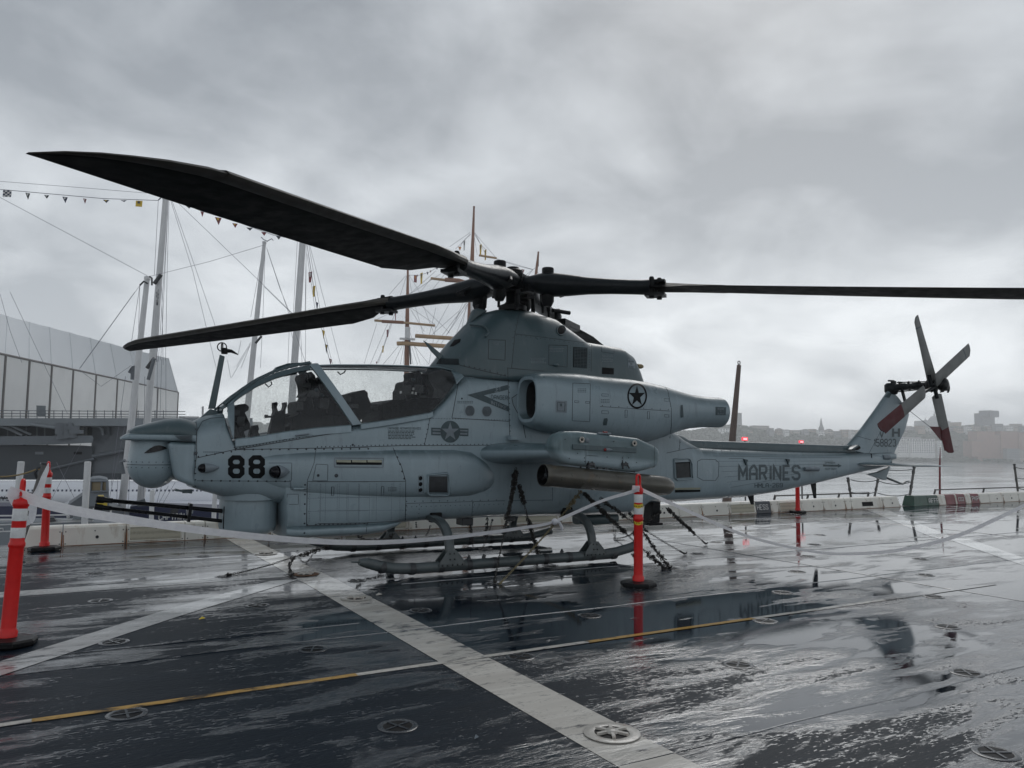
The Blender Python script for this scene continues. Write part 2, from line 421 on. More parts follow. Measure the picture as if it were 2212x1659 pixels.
for i in range(-1, 10):
    for j in range(-4, 9):
        if (i+j) % 2: continue
        x = .36+1.25*i; y = 4.84+.87*j
        if x < -.6 or any(math.hypot(x-a_, y-b_) < .5 for a_, b_ in wpos): continue
        o = fd_ if k == 0 else copy_tree(fd_, DECK)
        o.location = (x+.02*math.sin(i*7+j), y, 0); o.rotation_euler = (0, 0, random.random()*2); k += 1

# ------------------------------------------------------------------ lettering: single-stroke block letters
GL = {
 'A': [[(0, 0), (0, .75), (.25, 1), (.4, 1), (.6, .75), (.6, 0)], [(0, .42), (.6, .42)]],
 'B': [[(0, 0), (0, 1), (.45, 1), (.6, .85), (.6, .65), (.45, .52), (.6, .38), (.6, .15), (.45, 0), (0, 0)], [(0, .52), (.45, .52)]],
 'C': [[(.6, .75), (.6, .85), (.45, 1), (.15, 1), (0, .85), (0, .15), (.15, 0), (.45, 0), (.6, .15), (.6, .25)]],
 'D': [[(0, 0), (0, 1), (.4, 1), (.6, .8), (.6, .2), (.4, 0), (0, 0)]],
 'E': [[(.55, 1), (0, 1), (0, 0), (.55, 0)], [(0, .5), (.42, .5)]],
 'F': [[(.55, 1), (0, 1), (0, 0)], [(0, .5), (.42, .5)]],
 'G': [[(.6, .8), (.45, 1), (.15, 1), (0, .85), (0, .15), (.15, 0), (.45, 0), (.6, .15), (.6, .48), (.35, .48)]],
 'H': [[(0, 0), (0, 1)], [(.6, 0), (.6, 1)], [(0, .5), (.6, .5)]],
 'I': [[(.1, 0), (.1, 1)]],
 'J': [[(.5, 1), (.5, .15), (.35, 0), (.15, 0), (0, .15), (0, .3)]],
 'K': [[(0, 0), (0, 1)], [(.58, 1), (.05, .45)], [(.2, .6), (.6, 0)]],
 'L': [[(0, 1), (0, 0), (.5, 0)]],
 'M': [[(0, 0), (0, 1), (.35, .35), (.7, 1), (.7, 0)]],
 'N': [[(0, 0), (0, 1), (.6, 0), (.6, 1)]],
 'O': [[(.15, 0), (0, .15), (0, .85), (.15, 1), (.45, 1), (.6, .85), (.6, .15), (.45, 0), (.15, 0)]],
 'P': [[(0, 0), (0, 1), (.45, 1), (.6, .85), (.6, .6), (.45, .45), (0, .45)]],
 'R': [[(0, 0), (0, 1), (.45, 1), (.6, .85), (.6, .62), (.45, .48), (0, .48)], [(.3, .48), (.6, 0)]],
 'S': [[(.6, .78), (.6, .85), (.45, 1), (.15, 1), (0, .85), (0, .65), (.15, .52), (.45, .48), (.6, .35), (.6, .15), (.45, 0), (.15, 0), (0, .15), (0, .22)]],
 'T': [[(0, 1), (.6, 1)], [(.3, 1), (.3, 0)]],
 'U': [[(0, 1), (0, .15), (.15, 0), (.45, 0), (.6, .15), (.6, 1)]],
 'V': [[(0, 1), (.3, 0), (.6, 1)]],
 'W': [[(0, 1), (.18, 0), (.38, .7), (.58, 0), (.76, 1)]],
 'X': [[(0, 0), (.6, 1)], [(0, 1), (.6, 0)]],
 'Y': [[(0, 1), (.3, .5), (.6, 1)], [(.3, .5), (.3, 0)]],
 '1': [[(.05, .8), (.25, 1), (.25, 0)]],
 '2': [[(0, .78), (0, .85), (.15, 1), (.45, 1), (.6, .85), (.6, .62), (0, .12), (0, 0), (.6, 0)]],
 '3': [[(0, .85), (.15, 1), (.45, 1), (.6, .85), (.6, .65), (.45, .52), (.6, .38), (.6, .15), (.45, 0), (.15, 0), (0, .15)]],
 '6': [[(.6, .85), (.45, 1), (.15, 1), (0, .85), (0, .15), (.15, 0), (.45, 0), (.6, .15), (.6, .4), (.45, .52), (0, .52)]],
 '8': [[(.15, .52), (0, .65), (0, .85), (.15, 1), (.45, 1), (.6, .85), (.6, .65), (.45, .52), (.15, .52), (0, .38), (0, .15), (.15, 0), (.45, 0), (.6, .15), (.6, .38), (.45, .52)]],
 '9': [[(0, .15), (.15, 0), (.45, 0), (.6, .15), (.6, .85), (.45, 1), (.15, 1), (0, .85), (0, .6), (.15, .48), (.6, .48)]],
 '5': [[(.6, 1), (0, 1), (0, .55), (.45, .55), (.6, .42), (.6, .15), (.45, 0), (.15, 0), (0, .15)]],
 '0': [[(.15, 0), (0, .15), (0, .85), (.15, 1), (.45, 1), (.6, .85), (.6, .15), (.45, 0), (.15, 0)]],
 '-': [[(.05, .5), (.45, .5)]], ' ': [], '.': [[(.1, 0), (.1, .08)]],
}
def stroke_strip(pts, w, sub=.12):
    """offset polyline -> two edge lists with mitred joints, subdivided"""
    P = [Vector((x, y)) for x, y in pts]
    Q = [P[0]]
    for a, b_ in zip(P[:-1], P[1:]):
        n = max(1, int((b_-a).length/sub))
        for i in range(1, n+1): Q.append(a.lerp(b_, i/n))
    closed = (P[0]-P[-1]).length < 1e-6
    A = []; B = []
    n = len(Q)
    for i in range(n):
        if closed and i in (0, n-1): d0 = (Q[-1]-Q[-2]).normalized(); d1 = (Q[1]-Q[0]).normalized()
        else:
            d0 = (Q[i]-Q[max(i-1, 0)]); d1 = (Q[min(i+1, n-1)]-Q[i])
            if d0.length < 1e-9: d0 = d1
            if d1.length < 1e-9: d1 = d0
            d0 = d0.normalized(); d1 = d1.normalized()
        n0 = Vector((-d0.y, d0.x)); n1 = Vector((-d1.y, d1.x)); mm = (n0+n1)
        if mm.length < .3: mm = n1.copy()
        mm.normalize(); s = w/2/max(.5, mm.dot(n1))
        A.append(Q[i]+mm*s); B.append(Q[i]-mm*s)
    return A, B
def text_width(txt, gap=.28): 
    w = 0
    for ch in txt:
        g = GL.get(ch, []); w += (max([x for s in g for x, y in s], default=.4))+gap
    return w-gap
def text_mesh(mb, txt, fn, w=.14, gap=.28, sub=.12):
    """fn(u, v, layer) -> 3D point; u, v in units of letter height, u scaled to fill 0..text width"""
    u0 = 0
    for ch in txt:
        g = GL.get(ch, [])
        for li, s_ in enumerate(g):
            A, B = stroke_strip(s_, w, sub)
            mb.ribbon([fn(p.x+u0, p.y, li) for p in A], [fn(p.x+u0, p.y, li) for p in B], False)
        u0 += (max([x for s in g for x, y in s], default=.4))+gap
def plane_text(mb, txt, org, ux, uy, nrm, width=None, height=1, w=.14, off=.003, gap=.28):
    tw = text_width(txt, gap); sx = (width/tw) if width else height
    org, ux, uy, nrm = map(Vector, (org, ux, uy, nrm))
    text_mesh(mb, txt, lambda u, v, l: org+ux*(u*sx)+uy*(v*height)+nrm*(off+l*.0006), w, gap)

# ------------------------------------------------------------------ white coaming kerb along the deck edge
def kerb_profile(x, tl=0.0, wscale=1.0):
    """cross section of the coaming at x, tl = how much the top is pulled in at an end"""
    return [Vector((x, 12.80, 0.0)), Vector((x+tl, 12.845, .245)), Vector((x+tl, 12.875, .275)), Vector((x+tl, 13.10, .275)), Vector((x+tl, 13.13, .245)), Vector((x, 13.16, 0))]
def kerb(x0, x1, seams, label, parts):
    root = empty('deck_coaming', (x0, 12.98, 0), label, 'coaming', 'white coamings along the deck edge')
    xs_ = [x0]+seams+[x1]
    for i in range(len(xs_)-1):
        a, b_ = xs_[i]+.006, xs_[i+1]-.006
        kind = parts.get(i, 'plain')
        mb = MB()
        t0 = .07 if i == 0 else 0; t1 = -.07 if i == len(xs_)-2 else 0
        if i == 0: a -= .006
        p0 = kerb_profile(a, t0); p1 = kerb_profile(b_, t1)
        n = max(2, int((b_-a)/.5)+1)
        rs = []
        for q in range(n):
            f = q/(n-1); r_ = [p0[j].lerp(p1[j], f) for j in range(6)]
            for v in r_: v.y += .004*math.sin(v.x*3.1); v.z += .003*math.sin(v.x*2.3+1) if v.z > .1 else 0
            rs.append(r_)
        mb.rings(rs, True, True, False)
        mat = {'black': M['k_black'], 'green': M['k_green'], 'red': M['k_red']}.get(kind, M['kerb'])
        pan = mb.build('panel', mat, root, label={'black': 'black painted coaming panel', 'green': 'green painted coaming panel', 'red': 'dark red painted coaming panel', 'mesh': 'coaming panel with a perforated steel face'}.get(kind), bevel=.006, bseg=1)
        sl = Vector((0, .045, .245)).normalized(); nr = Vector((0, -.245, .045)).normalized()
        def fp(x, h, o=0): return Vector((x, 12.80, 0))+sl*h+nr*o
        if kind == 'mesh':
            m2 = MB(); a2, b2 = a+.04, b_-.05
            m2.add([fp(a2, .03, .006), fp(b2, .03, .006), fp(b2, .232, .006), fp(a2, .232, .006)], [(0, 1, 2, 3)])
            m2.build('perforated_sheet', M['mesh_metal'], pan)
            m3 = MB()
            for (q0, q1) in (((a2, .03), (b2, .03)), ((b2, .03), (b2, .232)), ((b2, .232), (a2, .232)), ((a2, .232), (a2, .03))):
                m3.tube([fp(q0[0], q0[1], .006), fp(q1[0], q1[1], .006)], .008, 4)
            m3.build('frame', M['kerb'], pan)
        if kind == 'slot':
            m2 = MB(); xm = (a+b_)/2
            m2.add([fp(xm-.22, .06, .006), fp(xm+.22, .06, .006), fp(xm+.22, .17, .006), fp(xm-.22, .17, .006)], [(0, 1, 2, 3)])
            m2.build('slot', M['hole'], pan)
        # bolts and rust at the seams
        bm_ = MB()
        if kind not in ('green', 'red', 'black'):
            for x in (a+.03, b_-.03):
                for h in (.03, .2):
                    bm_.lathe([(.009, .0), (.009, .006), (.0001, .008)], fp(x, h, 0), nr, 6)
            if b_-a > .7: bm_.lathe([(.009, .0), (.009, .006), (.0001, .008)], fp((a+b_)/2, .2, 0), nr, 6)
            if b_-a > .6 and kind == 'plain':
                bm_.lathe([(.022, .0), (.022, .008), (.012, .008), (.012, .003), (.0001, .003)], fp((a+b_)/2+.03, .11, 0), nr, 14)
            bm_.build('bolt', M['steel_dark'], pan, kind='stuff')
            r2 = MB()
            for x in (a-.001, b_-.012):
                w_ = .010+.012*random.random(); hgt = .05+.16*random.random()
                r2.add([fp(x, 0, .0025), fp(x+w_, 0, .0025), fp(x+w_*.6, hgt, .0025), fp(x, hgt, .0025)], [(0, 1, 2, 3)])
            r2.add([fp(a, 0.0, .003), fp(b_, 0.0, .003), fp(b_, .008, .003), fp(a, .006, .003)], [(0, 1, 2, 3)])
            r2.build('rust_streak', M['rust'], pan, kind='stuff')
    return root, fp
ka, fp_ = kerb(-.47, 19.40, [.01, .82, 1.63, 1.92, 2.9, 4.1, 5.3, 6.5, 7.4, 8.5, 9.7, 10.7, 11.6, 12.28, 13.11, 13.96, 14.46, 14.72, 15.52, 16.33, 17.16, 17.39, 18.68],
     'long white deck edge coaming of bolted panels behind the helicopter', {2: 'mesh', 6: 'mesh', 9: 'mesh', 15: 'mesh', 16: 'black', 18: 'mesh', 22: 'slot'})
kb, _ = kerb(20.0, 44, [20.65, 21.15, 21.5, 21.96, 22.04, 22.46, 22.76, 23.17, 23.7, 24.45, 25.3, 26.4, 27.5, 28.7, 30, 32, 34, 36, 38, 40, 42],
     'white coaming with green and red painted panels beyond the gap', {0: 'green', 1: 'green', 3: 'red', 5: 'red', 7: 'red'})
mb = MB(); plane_text(mb, 'HESS', fp_(14.00, .09, .004), (1, 0, 0), (0, .18, .98), (0, -1, .1), .36, .11, .17); mb.build('lettering', M['sign_white'], ka, label='white HESS lettering on black panel')
mb = MB(); plane_text(mb, 'AFFF', fp_(20.70, .07, .004), (1, 0, 0), (0, .18, .98), (0, -1, .1), .44, .12, .19); mb.build('lettering', M['sign_white'], kb, label='white AFFF lettering on green panel')
mb = MB(); plane_text(mb, 'CO2', fp_(22.12, .09, .004), (1, 0, 0), (0, .18, .98), (0, -1, .1), .26, .10, .16); mb.build('lettering', M['sign_white'], kb, label='white CO2 lettering on red panel')
mb = MB(); plane_text(mb, 'PKP', fp_(22.80, .09, .004), (1, 0, 0), (0, .18, .98), (0, -1, .1), .32, .11, .18); mb.build('lettering', M['sign_white'], kb, label='white PKP lettering on red panel')
mb = MB(); mb.add([(19.43, 12.8, .006), (19.98, 12.8, .006), (19.98, 13.2, .006), (19.43, 13.2, .006)], [(0, 1, 2, 3)]); mb.build('scupper_plate', M['pad_steel'], DECK)
# ------------------------------------------------------------------ helicopter materials
def paint_mat(name, side, top, zsplit=None, soft=.12):
    """two-tone matt camouflage: dark on faces that look up (sprayed that way), light on the sides; grime, streaks and fine wear"""
    m, t, b = new_mat(name)
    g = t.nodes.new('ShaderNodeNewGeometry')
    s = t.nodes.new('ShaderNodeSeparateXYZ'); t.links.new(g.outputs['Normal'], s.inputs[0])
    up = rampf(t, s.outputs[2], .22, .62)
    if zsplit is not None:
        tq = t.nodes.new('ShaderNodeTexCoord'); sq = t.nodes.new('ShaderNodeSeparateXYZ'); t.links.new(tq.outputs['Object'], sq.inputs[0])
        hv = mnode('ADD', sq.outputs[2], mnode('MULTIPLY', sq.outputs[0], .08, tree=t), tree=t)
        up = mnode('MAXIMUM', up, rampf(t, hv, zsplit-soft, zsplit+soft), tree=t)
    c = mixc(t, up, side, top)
    tcn = t.nodes.new('ShaderNodeTexCoord'); ov = tcn.outputs['Object']
    f = noise_tex(t, 1.6, 7, .62, vec=ov)
    c = mixc(t, rampf(t, f, .3, .72, 0, .5), c, tuple(x*.74 for x in side))
    f2 = noise_tex(t, 1.0, 6, .6, vec=ov, scl=(7, 7, .9), loc=(3, 1, 0))
    c = mixc(t, rampf(t, f2, .55, .8, 0, .35), c, tuple(min(1, x*1.45) for x in side))
    f3 = noise_tex(t, 1.0, 8, .7, vec=ov, scl=(14, 14, 2.2), loc=(3, 9, 0))
    c = mixc(t, rampf(t, f3, .56, .74, 0, .5), c, (.12, .145, .155))
    f4 = noise_tex(t, 45, 3, .6, vec=ov)
    c = mixc(t, rampf(t, f4, .66, .74, 0, .35), c, (.05, .055, .06))
    t.links.new(c, b.inputs['Base Color'])
    rf = noise_tex(t, 5, 5, .6, vec=ov, loc=(7, 7, 7))
    t.links.new(rampf(t, rf, .3, .7, .26, .5), b.inputs['Roughness'])
    b.inputs['Coat Weight'].default_value = .18; b.inputs['Coat Roughness'].default_value = .18
    wv = noise_tex(t, 3.2, 4, .6, vec=ov, loc=(2, 2, 9)); n1 = bump(t, b, wv, .55, .008)
    n2 = t.nodes.new('ShaderNodeBump'); n2.inputs['Strength'].default_value = .12; n2.inputs['Distance'].default_value = .002
    t.links.new(noise_tex(t, 90, 3, .6, vec=ov), n2.inputs['Height']); t.links.new(n1.outputs[0], n2.inputs['Normal']); t.links.new(n2.outputs[0], b.inputs['Normal'])
    return m
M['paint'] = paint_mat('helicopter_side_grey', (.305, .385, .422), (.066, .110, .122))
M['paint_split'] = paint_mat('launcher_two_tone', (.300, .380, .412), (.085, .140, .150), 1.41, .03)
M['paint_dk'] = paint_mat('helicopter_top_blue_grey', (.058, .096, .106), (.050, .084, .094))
M['blk'] = simple('rotor_black', (.007, .008, .009), .42, 0, .3, 9, coat=.2)
M['blade'] = simple('blade_black', (.0035, .004, .0045), .5, 0, .12, 3, coat=.12, bmp=.04)
M['blade'].node_tree.nodes['Principled BSDF'].inputs['Specular IOR Level'].default_value = .02; M['blade'].node_tree.nodes['Principled BSDF'].inputs['Coat Weight'].default_value = 0
M['grip'] = simple('grip_black', (.010, .013, .015), .35, .1, .3, 8, coat=.4)
M['gun'] = simple('gun_metal', (.010, .011, .013), .32, .3, .3, 12, coat=.3)
M['line'] = simple('panel_gap', (.035, .042, .048), .6)
M['mark_grey'] = simple('marking_dark_grey', (.052, .080, .090), .5, 0, .25, 9)
M['mark_pale'] = simple('marking_pale_grey', (.20, .235, .26), .5, 0, .2, 9)
M['mark_black'] = simple('marking_black', (.008, .009, .010), .5, 0, .3, 15)
M['int'] = simple('cockpit_black', (.010, .011, .012), .6, 0, .3, 10)
M['int2'] = simple('cockpit_grey', (.035, .038, .04), .6, 0, .3, 10)
M['tan'] = simple('tan_strap', (.30, .23, .12), .7)
M['tube'] = simple('olive_tube', (.072, .066, .050), .35, .25, .3, 4, coat=.35, dirt=(.13, .085, .04))
M['skid'] = simple('skid_grey', (.062, .078, .080), .38, 0, .25, 5, coat=.3, dirt=(.03, .033, .033))
M['strip'] = simple('formation_light', (.34, .34, .25), .4, 0, .15, 8, coat=.3)
M['lens'] = simple('dark_lens', (.004, .004, .006), .08, 0, .2, 8, coat=1)
M['silver'] = simple('bare_metal', (.45, .45, .44), .3, .7, .15, 20)
M['tr_grey'] = simple('tail_blade_grey', (.17, .175, .17), .5, 0, .15, 3, dirt=(.08, .085, .08))
M['tr_red'] = simple('tail_blade_red', (.075, .004, .007), .6, 0, .2, 5)
M['redtag'] = simple('red_part', (.25, .015, .015), .4)
def glass_mat(name, tint, opac, spec=.95):
    m = bpy.data.materials.new(name); m.use_nodes = True; t = m.node_tree; t.nodes.clear()
    o = t.nodes.new('ShaderNodeOutputMaterial'); tr = t.nodes.new('ShaderNodeBsdfTransparent'); tr.inputs[0].default_value = (*tint, 1)
    gl = t.nodes.new('ShaderNodeBsdfGlossy'); gl.inputs['Roughness'].default_value = .04; gl.inputs['Color'].default_value = (.9, .92, .95, 1)
    fr = t.nodes.new('ShaderNodeFresnel'); fr.inputs['IOR'].default_value = 1.45
    mx = t.nodes.new('ShaderNodeMixShader'); t.links.new(mnode('MULTIPLY', fr.outputs[0], spec, tree=t), mx.inputs[0]); t.links.new(tr.outputs[0], mx.inputs[1]); t.links.new(gl.outputs[0], mx.inputs[2])
    df = t.nodes.new('ShaderNodeBsdfTranslucent'); df.inputs[0].default_value = (.75, .75, .74, 1)
    c = t.nodes.new('ShaderNodeTexCoord')
    d1 = noise_tex(t, 2.2, 5, .6, vec=c.outputs['Object']); d2 = noise_tex(t, 75, 3, .65, vec=c.outputs['Object'])
    d3 = noise_tex(t, 1.0, 5, .6, vec=c.outputs['Object'], scl=(22, 22, 3))
    dd = mnode('MULTIPLY', rampf(t, d1, .35, .65, .25, 1), mnode('ADD', rampf(t, d2, .45, .62, 0, .7), rampf(t, d3, .45, .7, 0, .35), tree=t), tree=t)
    m2 = t.nodes.new('ShaderNodeMixShader'); t.links.new(mnode('MULTIPLY', dd, opac, tree=t), m2.inputs[0]); t.links.new(mx.outputs[0], m2.inputs[1]); t.links.new(df.outputs[0], m2.inputs[2])
    bp = t.nodes.new('ShaderNodeBump'); bp.inputs['Strength'].default_value = .3; bp.inputs['Distance'].default_value = .002; t.links.new(d2, bp.inputs['Height'])
    t.links.new(bp.outputs[0], gl.inputs['Normal'])
    t.links.new(m2.outputs[0], o.inputs[0]); return m
M['glass'] = glass_mat('rain_wet_canopy_glass', (.95, .96, .95), .32)
M['glass_top'] = glass_mat('tinted_canopy_roof_glass', (.34, .33, .37), .5)

# ------------------------------------------------------------------ helicopter body
HELI = empty('attack_helicopter', (5.37, HY, 0), 'grey-blue military attack helicopter numbered 88 chained down on the wet deck', 'helicopter')
def ring(x, zb, zt, w, nt_=2.5, nb=2.5, zw=None, yc=0.0, n=40, dx=0.0):
    """closed superellipse section at x"""
    zc = (zb+zt)/2 if zw is None else zw
    out_ = []
    for j in range(n):
        a = 2*PI*j/n; c, s = math.cos(a), math.sin(a); e = nt_ if s >= 0 else nb
        y = w*math.copysign(abs(c)**(2/e), c)
        z = zc + (zt-zc if s >= 0 else zc-zb)*math.copysign(abs(s)**(2/e), s)
        out_.append(Vector((x+dx*(z-zc), HY+yc+y, z)))
    return out_
def interp(tab, x):
    if x <= tab[0][0]: return tab[0][1:]
    for a, b_ in zip(tab[:-1], tab[1:]):
        if x <= b_[0]:
            f = (x-a[0])/(b_[0]-a[0]+1e-9)
            return tuple(p+(q-p)*f for p, q in zip(a[1:], b_[1:]))
    return tab[-1][1:]
def loft(name, tab, mat, parent=HELI, n=40, step=.12, cap0=True, cap1=True, yc=None, mirror=False, smooth_angle=45, rings_extra=None, **kw):
    """tab rows: x, zb, zt, w, nt, nb, zw, yc"""
    xs_ = set(r_[0] for r_ in tab)
    x = tab[0][0]
    while x < tab[-1][0]: xs_.add(round(x, 4)); x += step
    xs_ = sorted(xs_); keep = [xs_[0]]
    for x in xs_[1:]:
        if x-keep[-1] > .012 or any(abs(x-r_[0]) < 1e-9 for r_ in tab): keep.append(x)
    rs = []
    for x in keep:
        zb, zt, w, a, b_, zw, y0 = interp(tab, x)
        rs.append(ring(x, zb, zt, w, a, b_, zw, y0, n))
    mb = MB(); mb.rings(rs, cap0, cap1, True)
    return mb.build(name, mat, parent, auto=smooth_angle, clean=True, **kw)

# x, zb, zt, w, ntop, nbot, zwide, yc
fus = [(1.21, 1.0, 1.73, .385, 3.4, 5, 1.32, 0), (1.34, .955, 1.80, .42, 3.4, 4.5, 1.32, 0), (1.50, .905, 1.83, .455, 4, 4, 1.30, 0),
       (1.58, .88, 1.52, .47, 9, 3, 1.26, 0), (1.75, .84, 1.545, .48, 12, 3, 1.22, 0), (2.16, .80, 1.62, .50, 12, 3, 1.15, 0),
       (2.20, .46, 1.63, .50, 12, 5, 1.10, 0), (2.5, .44, 1.67, .51, 12, 5, 1.10, 0), (2.95, .44, 1.715, .52, 12, 5, 1.10, 0),
       (3.35, .46, 1.78, .52, 12, 5, 1.1, 0), (3.62, .53, 1.83, .52, 12, 5, 1.1, 0), (3.93, .545, 1.89, .52, 12, 5, 1.15, 0),
       (4.12, .545, 2.07, .515, 12, 5, 1.2, 0), (4.30, .545, 2.30, .51, 8, 5, 1.3, 0), (4.45, .545, 2.42, .50, 6, 5, 1.4, 0),
       (5.0, .55, 2.46, .50, 6, 5, 1.5, 0), (6.4, .52, 2.46, .50, 6, 5, 1.5, 0), (7.2, .51, 2.40, .48, 5, 4.5, 1.4, 0), (7.46, .56, 2.35, .46, 5, 4, 1.4, 0),
       (7.62, .66, 2.28, .44, 4.5, 4, 1.35, 0), (7.8, .67, 2.05, .42, 4, 4, 1.3, 0), (8.05, .66, 1.82, .39, 3.6, 3.6, 1.2, 0),
       (8.4, .66, 1.64, .36, 3.4, 3.4, 1.12, 0), (8.7, .67, 1.52, .34, 3.4, 3.2, 1.1, 0)]
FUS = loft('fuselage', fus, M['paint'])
boom = [(8.7, .67, 1.52, .34, 3.4, 3.2, 1.1, 0), (9.1, .68, 1.50, .325, 3.4, 3.2, 1.1, 0), (9.8, .70, 1.485, .30, 3.4, 3.2, 1.1, 0), (10.6, .765, 1.47, .27, 3.2, 3, 1.13, 0),
        (11.6, .90, 1.46, .23, 3.2, 3, 1.18, 0), (12.7, 1.06, 1.455, .18, 3, 3, 1.25, 0), (13.2, 1.13, 1.45, .15, 3, 3, 1.3, 0), (13.75, 1.20, 1.43, .10, 3, 3, 1.32, 0)]
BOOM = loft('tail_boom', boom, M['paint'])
spine = [(8.1, 1.40, 1.78, .20, 3, 3, 1.5, 0), (8.45, 1.42, 1.70, .16, 3.5, 3, 1.5, 0), (8.62, 1.42, 1.635, .11, 4, 3, 1.5, 0), (9.1, 1.42, 1.625, .095, 4, 4, 1.5, 0), (12.3, 1.42, 1.585, .08, 4, 4, 1.5, 0), (12.9, 1.42, 1.60, .07, 3, 3, 1.5, 0)]
SPINE = loft('shaft_cover', spine, M['paint_dk'])
# bulging side fairings and the ammunition-bay panel
spon = [(1.62, 1.18, 1.34, .02, 2.5, 2.5, 1.26, -.40), (1.80, 1.06, 1.39, .10, 2.4, 2.4, 1.24, -.39), (2.05, .98, 1.42, .155, 2.4, 2.4, 1.2, -.38), (2.4, .90, 1.435, .19, 2.6, 2.6, 1.18, -.38),
        (3.0, .86, 1.45, .215, 2.8, 2.8, 1.16, -.38), (3.6, .84, 1.46, .235, 3, 3, 1.15, -.38), (4.25, .84, 1.46, .24, 3, 3, 1.14, -.38), (4.5, .85, 1.43, .225, 2.8, 2.8, 1.12, -.38), (4.72, .88, 1.33, .18, 2.4, 2.4, 1.08, -.37), (4.93, .96, 1.16, .08, 2.2, 2.2, 1.05, -.38)]
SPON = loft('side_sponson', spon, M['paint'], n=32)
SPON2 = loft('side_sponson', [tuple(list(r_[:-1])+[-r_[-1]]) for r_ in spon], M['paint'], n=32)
bay = [(2.2, .42, .575, .46, 4, 3, .50, 0), (2.3, .405, .58, .53, 3, 3, .50, 0), (3.1, .40, .58, .53, 3, 3, .50, 0), (3.35, .42, .58, .50, 3, 3, .51, 0), (3.55, .47, .58, .42, 3, 2.6, .54, 0), (3.72, .54, .60, .26, 3, 2.2, .57, 0)]
BAY = loft('belly_fairing', bay, M['paint'])
# mast cowling
cowl = [(4.10, 2.40, 2.50, .12, 2, 3, 2.43, 0), (4.16, 2.38, 2.58, .20, 2.1, 3, 2.43, 0), (4.38, 2.36, 2.87, .33, 2.1, 4, 2.43, 0), (4.64, 2.34, 3.15, .42, 2.1, 4, 2.43, 0), (4.93, 2.34, 3.34, .47, 2.1, 4, 2.43, 0),
        (5.10, 2.34, 3.395, .49, 2.15, 4, 2.43, 0), (5.37, 2.34, 3.42, .50, 2.2, 4, 2.43, 0), (5.63, 2.34, 3.42, .50, 2.2, 4, 2.43, 0), (6.02, 2.34, 3.345, .49, 2.2, 4, 2.43, 0), (6.32, 2.34, 3.18, .46, 2.3, 4, 2.43, 0),
        (6.52, 2.34, 3.045, .43, 2.8, 4, 2.43, 0), (6.84, 2.34, 3.02, .40, 3.4, 4, 2.43, 0), (7.17, 2.3, 3.0, .36, 3.4, 4, 2.43, 0), (7.38, 2.25, 2.91, .32, 3, 4, 2.43, 0), (7.50, 2.2, 2.74, .28, 2.6, 4, 2.4, 0), (7.60, 2.2, 2.52, .22, 2.4, 4, 2.4, 0)]
COWL = loft('mast_cowling', cowl, M['paint_dk'], step=.07)
# engine nacelles with open intake and exhaust
def nacelle(sgn):
    y = lambda v: v*sgn
    nac = [(5.18, 1.81, 2.41, .245, 3.2, 3.2, 2.1, y(-.73)), (5.22, 1.77, 2.445, .28, 3.2, 3.2, 2.1, y(-.72)), (5.36, 1.73, 2.47, .31, 3.2, 3.2, 2.1, y(-.68)), (5.6, 1.69, 2.49, .35, 2.9, 3, 2.1, y(-.645)),
           (5.95, 1.66, 2.50, .38, 2.6, 2.8, 2.1, y(-.62)), (6.4, 1.62, 2.485, .40, 2.5, 2.6, 2.08, y(-.60)), (6.9, 1.57, 2.475, .41, 2.4, 2.5, 2.05, y(-.59)), (7.22, 1.565, 2.45, .40, 2.4, 2.4, 2.05, y(-.59)), (7.5, 1.64, 2.41, .36, 2.3, 2.3, 2.06, y(-.62)),
           (7.78, 1.735, 2.345, .30, 2.2, 2.2, 2.06, y(-.66)), (8.02, 1.79, 2.30, .26, 2.1, 2.1, 2.06, y(-.69)), (8.3, 1.815, 2.28, .237, 2, 2, 2.05, y(-.71)), (8.63, 1.82, 2.275, .228, 2, 2, 2.05, y(-.72))]
    o = loft('engine_nacelle', nac, M['paint'], cap0=False, cap1=False, n=44, step=.1)
    mb = MB()
    mb.rings([ring(5.18, 1.81, 2.41, .245, 3.2, 3.2, 2.1, y(-.73), 44), ring(5.185, 1.85, 2.37, .215, 3.2, 3.2, 2.1, y(-.73), 44), ring(5.30, 1.87, 2.35, .20, 3, 3, 2.1, y(-.72), 44)], False, False, True)
    mb.build('intake_lip', M['paint'], o, auto=60, recalc=True)
    mb = MB(); mb.rings([ring(5.30, 1.87, 2.35, .20, 3, 3, 2.1, y(-.72), 44), ring(5.85, 1.9, 2.3, .17, 2.6, 2.6, 2.1, y(-.6), 44)], False, True, True)
    mb.build('intake_duct', M['int2'], o)
    mb = MB(); mb.rings([ring(8.63, 1.82, 2.275, .228, 2, 2, 2.05, y(-.72), 44), ring(8.62, 1.85, 2.245, .20, 2, 2, 2.05, y(-.72), 44), ring(8.1, 1.86, 2.235, .18, 2, 2, 2.05, y(-.70), 44)], False, True, True)
    mb.build('exhaust_duct', M['int'], o)
    return o
NAC = nacelle(1); NAC2 = nacelle(-1)

